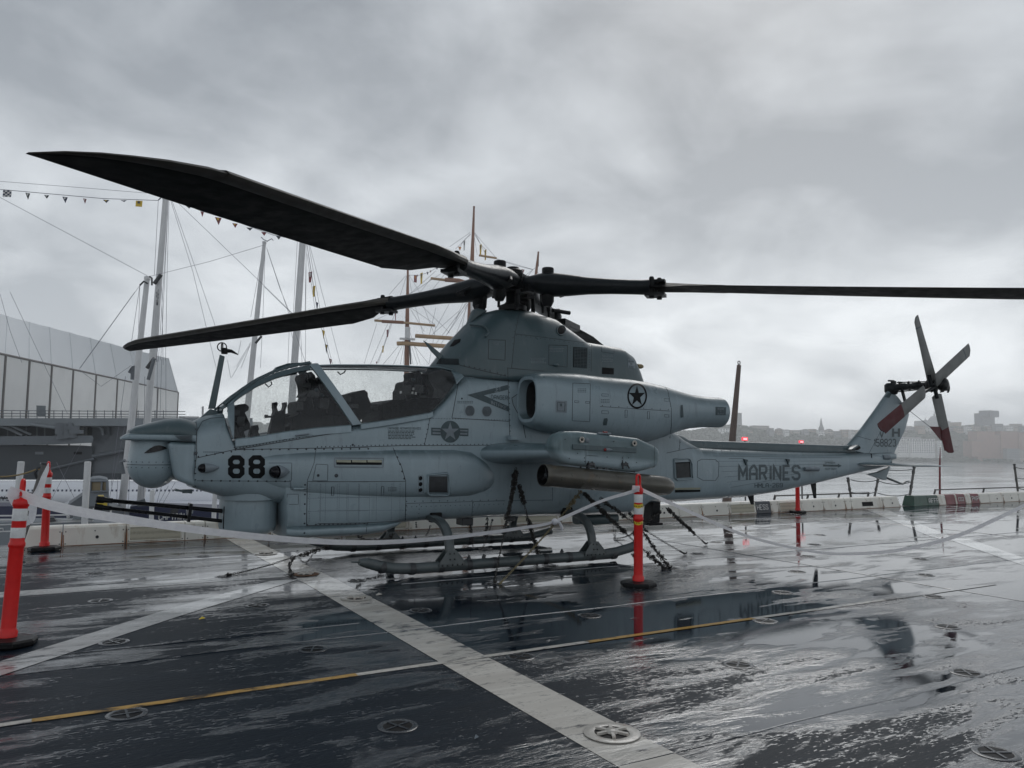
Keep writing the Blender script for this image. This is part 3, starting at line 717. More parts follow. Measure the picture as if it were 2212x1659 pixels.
# nose sensor housing: hood, box, side cheeks and the round turret below
hood = [(.57, 1.555, 1.62, .20, 3, 3, 1.58, 0), (.62, 1.55, 1.66, .25, 3.2, 3, 1.575, 0), (.92, 1.55, 1.75, .33, 3, 3, 1.575, 0), (1.06, 1.55, 1.765, .36, 3, 3, 1.575, 0), (1.15, 1.50, 1.75, .365, 3, 3, 1.575, 0), (1.215, 1.45, 1.725, .37, 3, 3, 1.55, 0)]
HOOD = loft('nose_hood', hood, M['paint_dk'], n=32, step=.08)
mb = MB()
mb.rings([ring(.50, 1.52, 1.545, .18, 6, 6, 1.53, 0, 32), ring(.56, 1.51, 1.585, .265, 6, 6, 1.55, 0, 32), ring(.90, 1.505, 1.585, .35, 6, 6, 1.55, 0, 32), ring(1.21, 1.49, 1.585, .385, 6, 6, 1.55, 0, 32)])
mb.build('nose_visor', M['paint'], HELI, auto=40)
mb = MB()                         # housing behind the turret with a slanted front edge
for yo0, yo1 in ((-.375, .375),):
    prof = [(.93, 1.50), (1.23, 1.50), (1.23, 1.01), (1.08, 1.07), (1.02, 1.11)]
    mb.prism([(x, HY+yo0, z) for x, z in prof], (0, yo1-yo0, 0))
mb.build('nose_housing', M['paint'], HELI, bevel=.05, bseg=5, auto=50)
mb = MB()
TC = Vector((.835, HY, 1.25)); TR = .262
mb.lathe([(max(.001, TR*math.sin(a)*(.98 if a < PI*.5 else 1)), TR*math.cos(a)) for a in [PI*.5+PI*.5*i/12 for i in range(13)]], TC, (0, 0, 1), 40, squash=1.0)
mb.lathe([(TR, 0), (TR*.995, .06), (TR*.96, .13), (TR*.92, .24), (TR*.90, .26)], TC, (0, 0, 1), 40)
TUR = mb.build('sensor_turret', M['paint'], HELI, auto=45, clean=True)
mb = MB()
for a0 in range(24):
    a = a0*PI/12
    mb.lathe([(.006, 0), (.005, .003), (.0001, .004)], TC+Vector((math.cos(a)*(TR+.0), math.sin(a)*TR, .03)), (math.cos(a), math.sin(a), 0), 6)
    mb.lathe([(.006, 0), (.005, .003), (.0001, .004)], TC+Vector((math.cos(a)*(TR+.0), math.sin(a)*TR, -.03)), (math.cos(a), math.sin(a), -.1), 6)
mb.build('rivet', M['line'], TUR, kind='stuff')
mb = MB(); mb.tube([TC+Vector((math.cos(a0*PI/20)*(TR+.001), math.sin(a0*PI/20)*(TR+.001), 0)) for a0 in range(41)], .003, 4, cap=False)
mb.build('seam', M['line'], TUR)
# crescent window of the turret
mb = MB()
top_, bot_ = [], []
for i in range(13):
    f = i/12; a = PI*(1.35+.29*f)
    zt_ = .125+.055*f+.055*math.sin(PI*f); zb_ = .125+.055*f-.012*math.sin(PI*f)
    for l_, z_ in ((top_, zt_), (bot_, zb_)):
        l_.append(TC+Vector((math.cos(a)*(TR*(1.0-.33*(z_-.05))+.007), math.sin(a)*(TR*(1.0-.33*(z_-.05))+.007), z_)))
mb.ribbon(top_, bot_); mb.build('sensor_window', M['lens'], TUR)
mb = MB()                         # louvres on the hood side
for i in range(6):
    z = 1.573-.013*i; x0 = .985+.014*i
    mb.box(((x0+1.17)/2, HY-.388, z), (1.17-x0, .012, .0055))
mb.build('louvre', M['line'], HELI, kind='stuff')
mb = MB(); mb.box((1.18, HY-.1, .955), (.10, .05, .04)); mb.prism([(1.04, HY-.16, .965), (1.22, HY-.16, .93), (1.22, HY-.16, .945), (1.06, HY-.16, .985)], (0, .12, 0))
mb.build('lower_antenna', M['paint_dk'], HELI)
# wire cutter mast on the nose
mb = MB()
p = [onH('n', 1225, 365), onH('n', 1320, 365), onH(1, 802, 100), onH(1, 765, 85)]
mb.prism([v+Vector((0, -.012, 0)) for v in p], (0, .024, 0))
WC = mb.build('probe_mast', M['paint_dk'], HELI, bevel=.006)
mb = MB(); p = [onH('n', 1110, 490), onH('n', 1250, 365), onH('n', 1335, 390), onH('n', 1430, 470)]
mb.prism([v+Vector((0, -.03, 0)) for v in p], (0, .06, 0)); mb.build('mast_foot', M['paint_dk'], WC, bevel=.01)
mb = MB(); c0 = onH(1, 782, 30)
for ax in ((0, 1, 0), (1, 0, 0)):
    pts = []
    a_ = Vector(ax); u_ = Vector((0, 0, 1)); w_ = a_.cross(u_)
    mb.tube([c0+(u_*math.cos(k*PI/10)+w_*math.sin(k*PI/10))*.05 for k in range(21)], .007, 5, cap=False)
mb.tube([onH(1, 782, 55), onH(1, 850, 60), onH(1, 898, 85)], [.03, .02, .006], 8)
mb.lathe([(.035, -.03), (.04, 0), (.03, .04)], onH(1, 800, 62), (0, 0, 1), 10, cap0=True, cap1=True)
mb.build('air_data_probe', M['blk'], WC)

# gun turret and barrels
mb = MB()
gx, gy = 1.86, HY
prof = [(.315, .86), (.318, .80), (.318, .55), (.30, .49), (.24, .455), (.05, .445), (.0001, .445)]
mb.lathe([(r_, z) for r_, z in prof], (gx, gy, 0), (0, 0, 1), 40, squash=1.15)
GT = mb.build('gun_turret', M['paint'], HELI, auto=50, clean=True)
mb = MB()
mb.lathe([(.345, .93), (.345, .855), (.32, .85)], (gx, gy, 0), (0, 0, 1), 40, squash=1.2, cap0=True); mb.build('turret_collar', M['paint'], GT, auto=50)
mb = MB(); mb.box((1.615, HY-.08, .66), (.10, .16, .27)); mb.build('gun_port', M['int'], GT, bevel=.02)
gdir = None
for i, (pa, pb, r_) in enumerate(((('d', 930, 408), (1, 800, 1222), .024), (('d', 915, 478), (1, 800, 1295), .021), (('d', 925, 408), (1, 800, 1222), .02))):
    yb = (-.10, -.10, -.0)[i]
    a = onH(*pa, yb); b_ = onH(*pb, yb)
    mb = MB(); mb.tube([a, a.lerp(b_, .12), a.lerp(b_, .121), b_+(b_-a)*.06], [r_*1.15, r_*1.15, r_*.9, r_], 12)
    G = mb.build('gun_barrel', M['gun'], GT)
    mb = MB(); mb.lathe([(r_*1.5, 0), (r_*1.5, .07), (r_*1.0, .09)], a, b_-a, 12, cap0=True); mb.build('muzzle', M['gun'], G)
mb = MB(); q = onH(1, 543, 1230, -.09)
mb.box(q, (.035, .16, .20), Matrix.Rotation(.1, 3, 'Y')); mb.build('barrel_clamp', M['gun'], GT, bevel=.008)

# ------------------------------------------------------------------ canopy
ZS = [(1.50, 1.82), (1.53, 1.70), (1.58, 1.53), (1.75, 1.55), (2.16, 1.625), (2.5, 1.675), (2.95, 1.72), (3.35, 1.785), (3.62, 1.835), (3.93, 1.895), (4.12, 2.075), (4.30, 2.30), (4.42, 2.42)]
ZT = [(1.46, 1.85), (1.66, 2.04), (1.84, 2.18), (2.04, 2.29), (2.27, 2.375), (2.49, 2.43), (2.77, 2.455), (3.19, 2.48), (3.6, 2.495), (4.10, 2.50), (4.28, 2.47), (4.42, 2.44)]
def cp(x, s, off=0.0):
    """point on the canopy skin, near side: s 0 at the sill, 1 at the roof edge, 2 on the centre line"""
    zs = interp(ZS, x)[0]; zt = max(zs, interp(ZT, x)[0])
    if s <= 1:
        y = .475-.175*s**1.6; z = zs+(zt-zs)*s
        nrm = Vector((0, -.95, .3))
    else:
        y = .30*(2-s); z = zt+.02*math.sin((s-1)*PI/2)
        nrm = Vector((0, -.2, 1)).normalized()
    return Vector((x, HY-y, z))+nrm*off
def mirror_pts(ps): return [Vector((v.x, 2*HY-v.y, v.z)) for v in ps]
def glass_panel(name, x0, x1, mat, lean0, lean1, parent, s0=0, s1=1):
    for mir in (0, 1):
        rows = []
        for i in range(22):
            row = []
            for j in range(9):
                s = s0+(s1-s0)*j/8
                xa = x0+lean0*s; xb = x1+lean1*s
                row.append(cp(xa+(xb-xa)*i/21, s))
            rows.append(mirror_pts(row) if mir else row)
        mb = MB(); mb.rings(rows, False, False, True, closed=False); mb.build(name, mat, parent, auto=60)
CAN = empty('canopy', (3.0, HY, 1.7), parent=HELI)
glass_panel('front_side_window', 1.56, 2.93, M['glass'], .02, -.47, CAN)
glass_panel('rear_side_window', 3.02, 4.35, M['glass'], -.47, -.02, CAN)
rows = []
for i in range(30):
    x = 1.5+(4.40-1.5)*i/29
    rows.append([cp(x, 1+j/4) for j in range(5)]+mirror_pts([cp(x, 1+j/4) for j in range(4)][::-1]))
mb = MB(); mb.rings(rows, False, False, True, closed=False); mb.build('roof_window', M['glass_top'], CAN, auto=60)
def frame(name, fn, w, thick=.02, n=24, mat=None, both=True):
    """bar following the skin: fn(f) -> (x, s); w = width along x"""
    for mir in ((0, 1) if both else (0,)):
        rs = []
        for i in range(n+1):
            x, s = fn(i/n); ww = w(i/n) if callable(w) else w
            a, b_ = cp(x-ww/2, s, thick), cp(x+ww/2, s, thick); c, d = cp(x+ww/2, s, -.015), cp(x-ww/2, s, -.015)
            r_ = [a, b_, c, d]; rs.append(mirror_pts(r_) if mir else r_)
        mb = MB(); mb.rings(rs, True, True, True); mb.build(name, mat or M['paint'], CAN, auto=35)
frame('canopy_frame', lambda f: (2.975-.485*f, f), .105, .018)
frame('canopy_frame', lambda f: (2.49, 1+f), .10, .018)
frame('canopy_frame', lambda f: (1.545+.02*f, f*1.0), .07, .014)
frame('canopy_frame', lambda f: (4.33-.0*f, f*1.0), .10, .012)
frame('canopy_frame', lambda f: (4.36, 1+f), .14, .012)
def bar_along(name, x0, x1, sfun, hgt, thick, mat=None, n=40, out=.018):
    for mir in (0, 1):
        rs = []
        for i in range(n+1):
            x = x0+(x1-x0)*i/n; s = sfun(x)
            a = cp(x, s, out); zs = interp(ZS, x)[0]; zt = interp(ZT, x)[0]
            ds = hgt/max(.1, zt-zs)
            b_ = cp(x, min(1.98, s+ds), out)
            c = cp(x, min(1.98, s+ds), -.02); d = cp(x, s, -.02)
            r_ = [a, b_, c, d]; rs.append(mirror_pts(r_) if mir else r_)
        mb = MB(); mb.rings(rs, True, True, True); mb.build(name, mat or M['paint'], CAN, auto=35)
bar_along('canopy_frame', 1.47, 2.44, lambda x: .93, .05, .02, M['paint_dk'])
bar_along('canopy_frame', 2.52, 4.36, lambda x: .975, .012, .02, M['paint'])
# sill rails under the glass (door lower frames)
def sill(x0, x1, dz, name='sill_rail'):
    for sg in (-1, 1):
        rs = []
        for i in range(25):
            x = x0+(x1-x0)*i/24; z = interp(ZS, x)[0]; y = HY+sg*.487
            rs.append([Vector((x, y, z+.012)), Vector((x, y+sg*.016, z-.0)), Vector((x, HY+sg*.519, z-dz)), Vector((x, HY+sg*.48, z-dz)), Vector((x, y-sg*.04, z-.02))])
        mb = MB(); mb.rings(rs, True, True, True); mb.build(name, M['paint'], CAN, auto=35)
sill(1.60, 2.90, .075); sill(3.02, 3.95, .055)
# windscreen rain gutter with clips (dark, on the roof edge of the front canopy)
mb = MB()
for i in range(17):
    x = 1.52+.055*i; mb.box(cp(x, 1.15, .03), (.03, .05, .028), Matrix.Rotation(-.7+.03*i, 3, 'Y'))
mb.tube([cp(1.50+.06*i, 1.25, .035) for i in range(17)], .018, 6)
mb.tube([cp(1.50+.06*i, 1.05, .03) for i in range(17)], .010, 6)
mb.build('wire_deflector', M['paint_dk'], CAN)
mb = MB(); mb.prism([cp(2.05, 1.6, .02), cp(2.10, 1.6, .07), cp(2.22, 1.6, .075), cp(2.45, 1.6, .04), cp(2.45, 1.6, .02)], (0, .10, 0)); mb.build('cutter_fin', M['paint_dk'], CAN)

# cockpit interior: consoles, seats and panels standing on the floor
def solid(name, c, pts, y0, y1, mat, parent, bevel=.012, yref=None):
    yr = (y0+y1)/2 if yref is None else yref
    P_ = [onH(c, x, y, yr) for x, y in pts]
    mb = MB(); mb.prism([Vector((v.x, HY+y0, v.z)) for v in P_], (0, y1-y0, 0))
    return mb.build(name, mat, parent, bevel=bevel, bseg=2)
CK = empty('cockpit_interior', (2.9, HY, 1.6), parent=HELI)
solid('front_display', 'k', [(225, 470), (290, 430), (345, 422), (378, 450), (372, 480), (340, 500), (355, 530), (388, 600), (385, 640), (330, 665), (350, 710), (300, 740)], -.16, .16, M['int'], CK)
solid('front_stick', 'k', [(405, 640), (425, 610), (470, 605), (478, 640), (470, 665), (490, 700), (390, 730), (400, 690)], -.06, .06, M['int'], CK, .006)
solid('grip_bracket', 'k', [(608, 410), (632, 405), (640, 425), (630, 450), (640, 485), (665, 485), (690, 470), (698, 440), (695, 410), (718, 408), (720, 440), (708, 470), (705, 520), (750, 520), (750, 535), (700, 540), (700, 700), (560, 720), (575, 640), (600, 540), (545, 545), (543, 515), (552, 515), (556, 525), (600, 525), (612, 490), (606, 450)], -.07, .07, M['int'], CK, .004)
solid('front_console', 'k', [(700, 620), (700, 545), (760, 520), (770, 495), (800, 520), (860, 540), (1240, 520), (1240, 640), (700, 720)], -.40, .40, M['int'], CK)
solid('front_seat', 'k', [(770, 430), (790, 400), (850, 400), (870, 360), (845, 360), (865, 330), (855, 250), (835, 200), (845, 165), (900, 150), (930, 180), (955, 250), (1000, 190), (1060, 220), (1100, 350), (1200, 560), (900, 620), (780, 560)], -.22, .22, M['int'], CK)
solid('map_case', 'k', [(700, 615), (830, 545), (880, 585), (870, 600), (835, 560), (720, 620)], -.30, -.27, M['int2'], CK, .004)
solid('tan_pouch', 'k', [(828, 545), (845, 550), (880, 585), (860, 590), (838, 570)], -.34, -.30, M['tan'], CK, .004)
solid('rear_display', 'k', [(1215, 345), (1330, 312), (1360, 305), (1392, 330), (1390, 360), (1425, 440), (1440, 490), (1380, 520), (1330, 560), (1320, 610), (1240, 600)], -.20, .20, M['int'], CK)
solid('rear_console', 'k', [(1462, 470), (1465, 435), (1560, 395), (1680, 405), (1700, 400), (1760, 380), (1960, 380), (1985, 500), (1700, 560), (1470, 590)], -.40, .40, M['int'], CK)
solid('rear_seat', 'k', [(1700, 310), (1715, 290), (1725, 240), (1745, 225), (1790, 235), (1800, 200), (1795, 160), (1820, 140), (1845, 165), (1850, 200), (1880, 195), (1900, 205), (1930, 200), (1950, 215), (1990, 260), (2010, 330), (1995, 480), (1840, 520), (1700, 500)], -.22, .22, M['int'], CK)
solid('rear_bulkhead', 'k', [(1955, 160), (2085, 120), (2170, 150), (2190, 200), (2180, 280), (2000, 480), (1980, 420), (2010, 300), (1960, 210)], -.38, .38, M['int2'], CK, yref=-.38)
mb = MB(); pts_ = [onH('k', *p_, -.24) for p_ in ((1975, 240), (1975, 205), (1995, 190), (2010, 215), (2008, 245))]; mb.tube(pts_, .008, 6); mb.build('oxygen_hose', M['tan'], CK)
mb = MB()
for q in ((1720, 320), (1822, 325), (1852, 330), (2040, 300), (1830, 290), (2000, 420), (2035, 380)): mb.box(onH('k', *q, -.24), (.02, .02, .03))
mb.build('buckle', M['silver'], CK, kind='stuff')
for q in (((1740, 235), (1760, 330), (1775, 420)), ((1900, 210), (1895, 320), (1870, 430)), ((905, 170), (925, 300), (960, 450)), ((1010, 250), (1040, 380), (1080, 500)), ((1560, 400), (1600, 420), (1690, 410))):
    mb = MB(); mb.tube([onH('k', *p_, -.235) for p_ in q], .011, 6, flat=.4); mb.build('strap', M['int2'], CK)
for q, w, h in (((1250, 380), .10, .07), ((1300, 440), .16, .05), ((1500, 440), .12, .05), ((1600, 450), .10, .06), ((1780, 300), .10, .12), ((1880, 290), .12, .10), ((1930, 380), .16, .10), ((900, 260), .10, .06), ((960, 330), .14, .08), ((840, 440), .08, .10), ((1050, 420), .12, .12), ((280, 500), .10, .06), ((330, 570), .08, .10)):
    mb = MB(); mb.box(onH('k', *q, -.235), (w, .03, h)); mb.build('instrument_box', M['int2'], CK, bevel=.01)
for q in ((985, 300), (1035, 345), (1830, 210), (1995, 330)):
    mb = MB(); mb.lathe([(.001, -.03), (.022, -.02), (.022, .02), (.001, .03)], onH('k', *q, -.25), (0, 1, .2), 10); mb.build('knob', M['mark_grey'], CK)
for q in (((540, 245), (570, 275), (598, 250), (590, 225)), ((925, 155), (930, 190), (970, 210), (1000, 190)), ((1170, 140), (1195, 165), (1225, 150), (1240, 130))):
    mb = MB(); mb.tube([onH('k', *p_, -.30) for p_ in q], .008, 6); mb.build('hand_grip', M['int2'], CK)
floor = MB(); floor.rings([[Vector((x, HY-.46, interp(ZS, x)[0]-.03)), Vector((x, HY+.46, interp(ZS, x)[0]-.03)), Vector((x, HY+.46, interp(ZS, x)[0]-.06)), Vector((x, HY-.46, interp(ZS, x)[0]-.06))] for x in (1.6, 2.2, 2.9, 3.6, 3.93)], smooth=False)
floor.build('cockpit_floor', M['int'], CK)
# ------------------------------------------------------------------ stub wings with launcher and rocket tube
def wing(sg):
    rs = []
    for y, xl, xt, zc, th in ((.42, 4.60, 6.05, 1.40, .155), (.60, 4.66, 6.0, 1.405, .15), (1.2, 4.84, 5.85, 1.42, .125), (1.62, 4.96, 5.75, 1.43, .10)):
        r_ = []
        for k in range(24):
            a = 2*PI*k/24; cx = (1-math.cos(a))/2; t_ = th*(2.6*math.sqrt(max(0, cx))*(1-cx)+.06*(1-cx))*.9
            r_.append(Vector((xl+(xt-xl)*cx, HY+sg*y, zc+(t_ if a <= PI else -t_))))
        rs.append(r_)
    mb = MB(); mb.rings(rs, True, True, True)
    w = mb.build('stub_wing', M['paint'], HELI, auto=50)
    if sg < 0:
        mb = MB(); mb.prism([onH(3, 180, 705, -.52), onH(3, 180, 672, -.52), onH(3, 275, 700, -.52)], (0, -.10, 0)); mb.build('root_fillet', M['paint'], w)
    return w
WING = wing(-1); WING2 = wing(1)
PY = -1.72
def launcher(sg):
    P_ = [onH(3, x, y, PY) for x, y in [(502, 745), (512, 700), (545, 662), (600, 641), (690, 640), (1120, 690), (1250, 748), (1284, 778), (1272, 898), (1240, 910), (1130, 936), (1060, 938), (620, 884), (560, 862), (505, 800)]]
    if sg > 0: P_ = [Vector((v.x, 2*HY-v.y, v.z)) for v in P_]
    mb = MB(); th = .24
    mb.prism([Vector((v.x, HY+sg*1.53, v.z)) for v in P_], (0, sg*th, 0))
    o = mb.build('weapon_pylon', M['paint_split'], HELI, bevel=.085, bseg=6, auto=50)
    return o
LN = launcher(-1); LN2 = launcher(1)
yf = PY-.066
mb = MB(); q = [onH(3, x, y, yf) for x, y in [(655, 735), (1120, 765), (1118, 800), (655, 772)]]
mb.prism([v for v in q], (0, .01, 0)); mb.build('recess_strip', M['paint_dk'], LN, bevel=.004)
for x, y in ((720, 704), (1102, 730)):
    c_ = onH(3, x, y, yf); mb = MB(); mb.lathe([(.036, 0), (.036, .012), (.026, .012), (.022, .004), (.0001, .004)], c_, (0, -1, 0), 20); mb.build('sling_lug', M['pad_white'], LN)
    mb = MB(); mb.lathe([(.0001, .006), (.015, .006)], c_, (0, -1, 0), 12); mb.build('lug_hole', M['hole'], LN)
mb = MB(); mb.lathe([(.03, 0), (.028, .004), (.0001, .004)], onH(3, 762, 708, yf), (0, -1, 0), 20); mb.build('cover_disc', M['mark_pale'], LN)
c_ = onH(3, 893, 776, yf); mb = MB(); mb.lathe([(.022, 0), (.018, .06), (.001, .11)], c_, (1, 0, 0), 10); mb.build('nav_fairing', M['mark_pale'], LN)
mb = MB(); mb.lathe([(.001, -.028), (.015, -.022), (.020, -.008), (.02, 0)], c_, (1, 0, 0), 10); mb.build('nav_light', M['redtag'], LN)
c_ = onH(3, 880, 655, PY); mb = MB(); mb.box(c_+Vector((0, 0, -.005)), (.20, .05, .02)); mb.build('top_fitting', M['mark_pale'], LN, bevel=.005)
mb = MB(); mb.box(c_+Vector((.02, 0, .01)), (.06, .035, .02)); mb.build('top_light', M['redtag'], LN, bevel=.004)
mb = MB()
for pl in ([(750, 745), (752, 800), (748, 880)], [(755, 815), (840, 822)], [(1020, 820), (1020, 890)], [(1250, 748), (1246, 905)]):
    mb.tube([onH(3, x, y, yf) for x, y in pl], .0025, 4, cap=False)
mb.build('panel_line', M['line'], LN, kind='stuff')
mb = MB()
for x, y in [(950, 716), (955, 714), (740, 835), (742, 862), (905, 828), (690, 802), (1060, 834), (1118, 868), (1016, 835), (1016, 855), (1014, 880), (1150, 700), (600, 700), (630, 840)]:
    mb.lathe([(.007, 0), (.006, .004), (.0001, .005)], onH(3, x, y, yf), (0, -1, 0), 8)
mb.build('rivet', M['line'], LN, kind='stuff')
# rocket tube under the pylon
ta = onH(3, 436, 960, PY); tb = onH(3, 1352, 1042, PY)
def rocket_tube(sg):
    a = ta.copy(); b_ = tb.copy()
    if sg > 0: a.y = 2*HY-a.y; b_.y = 2*HY-b_.y
    ax = (b_-a); Ln = ax.length; r_ = .127
    mb = MB()
    mb.lathe([(r_*.94, .10), (r_*.95, 0), (r_*1.0, .0), (r_*1.03, .015), (r_*1.03, .10), (r_, .115), (r_, .5), (r_*1.01, .505), (r_, .51), (r_, Ln-.22), (r_*.97, Ln-.12), (r_*.86, Ln-.02), (r_*.55, Ln+.04), (.001, Ln+.045)], a, ax, 36)
    o = mb.build('rocket_tube', M['tube'], HELI, auto=50)
    mb = MB(); mb.lathe([(r_*.94, .003), (r_*.92, .16), (.001, .161)], a, ax, 36); mb.build('tube_bore', M['hole'], o)
    mb = MB()
    for k in range(4):
        an = k*PI/2+.5; d = ax.normalized(); u = Vector((0, 0, 1)); w = d.cross(u).normalized(); u = w.cross(d)
        p = a+d*.06; e = w*math.cos(an)+u*math.sin(an)
        mb.tube([p, p+e*r_*.93], .008, 5)
    mb.lathe([(.03, .04), (.035, .12), (.001, .12)], a, ax, 12, cap0=True)
    mb.build('bore_vane', M['steel_dark'], o)
    return o
RT = rocket_tube(-1); RT2 = rocket_tube(1)
for x in (765, 1010):
    mb = MB()
    q = onH(3, x, 880, PY)
    for dx in (-.05, .05):
        for dy in (-.09, .09):
            mb.tube([q+Vector((dx*.5, dy*.5, .03)), q+Vector((dx, dy, -.05))], .012, 6)
    mb.box(q, (.09, .16, .035)); mb.build('sway_brace', M['steel_dark'], LN, bevel=.004)
mb = MB()
for x in (840, 885, 925, 960): mb.box(onH(3, x, 905, PY), (.035, .05, .035))
mb.tube([onH(3, 800, 893, PY), onH(3, 1105, 935, PY)], .012, 6); mb.build('hook_rail', M['steel_dark'], LN)

# ------------------------------------------------------------------ tail: fin, stabiliser, skid
def slab(name, P_, th0, mat, parent, bevel=.012, taper=None):
    """solid with given outline in the centre plane and thickness th0"""
    mb = MB(); mb.prism([Vector((v.x, HY-th0/2, v.z)) for v in P_], (0, th0, 0))
    return mb.build(name, mat, parent, bevel=bevel, bseg=3, auto=50)
# fin: rounded thick leading edge, thin trailing edge, lofted along its slanted span
LE = [onH(4, 905, 980, -.02), onH(4, 1000, 880, -.03), onH(4, 1110, 745, -.05), onH(4, 1222, 600, -.06)]
TE = [onH(4, 1240, 1075), onH(4, 1268, 990), onH(4, 1335, 880), onH(4, 1362, 765)]
fr = []
LE2 = [(12.50, 1.53), (12.98, 1.88), (13.42, 2.26), (13.88, 2.68)]
TE2 = [(13.92, 1.28), (14.05, 1.52), (14.38, 1.92), (14.52, 2.22)]
def fin_ring(x0, z0, x1, z1, th):
    r_ = []
    for k in range(28):
        a = 2*PI*k/28; c_ = (1-math.cos(a))/2
        t_ = th*(.98*math.sqrt(max(0, c_))*(1-c_)*1.5+.04)
        r_.append(Vector((x0+(x1-x0)*c_, HY+(t_ if a > PI else -t_), z0+(z1-z0)*c_)))
    return r_
mb = MB(); frs = []
for f in [i/10 for i in range(11)]:
    i = min(2, int(f*3)); g = f*3-i
    x0 = LE2[i][0]+(LE2[i+1][0]-LE2[i][0])*g; z0 = LE2[i][1]+(LE2[i+1][1]-LE2[i][1])*g
    x1 = TE2[i][0]+(TE2[i+1][0]-TE2[i][0])*g; z1 = TE2[i][1]+(TE2[i+1][1]-TE2[i][1])*g
    frs.append(fin_ring(x0, z0, x1, z1, .145-.02*f))
mb.rings(frs, True, True, True)
FIN = mb.build('tail_fin', M['paint'], HELI, auto=50)
P_ = [onH(4, x, y) for x, y in [(1065, 1165), (1140, 1150), (1205, 1120), (1240, 1075), (1200, 1180), (1200, 1205), (1180, 1205)]]
slab('ventral_fin', P_, .06, M['paint'], HELI)
mb = MB(); mb.tube([onH('f', 410, 995), onH('f', 585, 1065), onH('f', 615, 1075), onH('f', 650, 1045), onH('f', 690, 1040)], [.035, .03, .022, .022, .018], 8, flat=.7)
mb.build('tail_skid', M['skid'], HELI)
# stabiliser
for sg in (-1, 1):
    mb = MB(); rs = []
    for y, xl, xt, zc, th in ((.08, 12.58, 13.75, 1.245, .052), (.5, 12.80, 13.85, 1.24, .045), (.98, 13.10, 13.95, 1.235, .032), (1.12, 13.30, 14.02, 1.232, .018), (1.16, 13.55, 14.06, 1.23, .006)):
        r_ = []
        for k in range(20):
            a = 2*PI*k/20; c_ = (1-math.cos(a))/2; t_ = th*(1.5*math.sqrt(c_)*(1-c_)+.05)
            r_.append(Vector((xl+(xt-xl)*c_, HY+sg*y, zc+(t_ if a < PI else -t_))))
        rs.append(r_)
    mb.rings(rs, True, True, True); mb.build('stabiliser', M['paint'], HELI, auto=50)
mb = MB(); mb.rings([ring(13.25, 1.30, 1.46, .12, 3, 3, 1.38, 0, 20), ring(13.75, 1.31, 1.47, .11, 3, 3, 1.39, 0, 20), ring(13.98, 1.33, 1.45, .07, 3, 3, 1.39, 0, 20)]); mb.build('tail_cap', M['paint'], HELI, auto=50)
mb = MB(); mb.lathe([(.05, 0), (.052, .20), (.045, .22), (.001, .22)], onH('f', 370, 755, -.10), (1, 0, 0), 14, cap0=True); mb.build('tail_light_housing', M['mark_pale'], HELI)
mb = MB(); P_ = [onH(4, 965, 995, -.19), onH(4, 1015, 962, -.19), onH(4, 1030, 985, -.19), onH(4, 1010, 1000, -.19)]
mb.prism(P_, (0, .12, 0)); mb.build('air_scoop', M['paint_dk'], HELI, bevel=.01)
mb = MB(); P_ = [onH(4, 985, 995, -.194), onH(4, 1020, 970, -.194), onH(4, 1030, 985, -.194), onH(4, 1010, 1000, -.194)]
mb.add(P_, [(0, 1, 2, 3)]); mb.build('scoop_mouth', M['hole'], HELI)

# tail rotor
TRT = empty('tail_rotor', (13.95, 8.45, 2.74), parent=HELI)
mb = MB()
mb.lathe([(.001, -.0), (.10, .02), (.13, .08), (.13, .20), (.09, .24)], (13.98, HY, 2.58), (0, 0, 1), 16, cap0=True, cap1=True)
mb.lathe([(.07, 0), (.07, .25), (.055, .26), (.055, .42), (.075, .43), (.075, .55), (.045, .56), (.045, .80), (.07, .81), (.07, .90), (.04, .95)], (13.98, HY-.05, 2.73), (-.06, -1, .02), 14, cap0=True, cap1=True)
mb.box((14.02, HY-.02, 2.84), (.09, .06, .05)); mb.box((14.12, HY-.10, 2.82), (.05, .05, .06)); mb.box((13.92, HY-.04, 2.86), (.14, .05, .03))
for dx, dz in ((.09, .03), (-.07, -.07), (.03, .10), (.08, -.08)): mb.tube([(13.98+dx, HY-.10, 2.73+dz), (13.93+dx, HY-.75, 2.73+dz*.7)], .012, 6)
for k in range(7): mb.tube([(13.98+.10*math.sin(k*2.1), HY-.08-.1*k, 2.66), (14.0+.09*math.cos(k*3), HY-.10-.1*k, 2.83)], .016, 6)
mb.tube([(14.05, HY-.15, 2.72), (14.08, HY-.2, 2.45), (14.2, HY-.05, 2.42)], .018, 6)
mb.tube([(14.14, HY-.12, 2.68), (14.18, HY-.15, 2.45)], .03, 8)
mb.build('gearbox_shaft', M['grip'], TRT)
mb = MB()
mb.lathe([(.05, -.16), (.12, -.14), (.13, -.02), (.07, 0), (.07, .08), (.12, .09), (.12, .18), (.05, .20)], (13.90, 8.40, 2.72), (0, -1, 0), 14, cap0=True, cap1=True)
random.seed(3)
for k in range(14):
    a = k*.449*2; r_ = .10+.06*random.random()
    p = Vector((13.90+math.cos(a)*r_, 8.30+.2*random.random(), 2.72+math.sin(a)*r_))
    mb.tube([p, p+Vector((.09*random.uniform(-1, 1), -.05, .09*random.uniform(-1, 1)))], .015, 6)
for k in range(5):
    a = -.9+k*.3; 
mb.tube([Vector((14.05, 8.3, 2.68))+Vector((math.cos(a)*.09, 0, math.sin(a)*.10)) for a in [1.6-.3*i for i in range(10)]], .018, 6)
mb.build('rotor_hub', M['blk'], TRT)
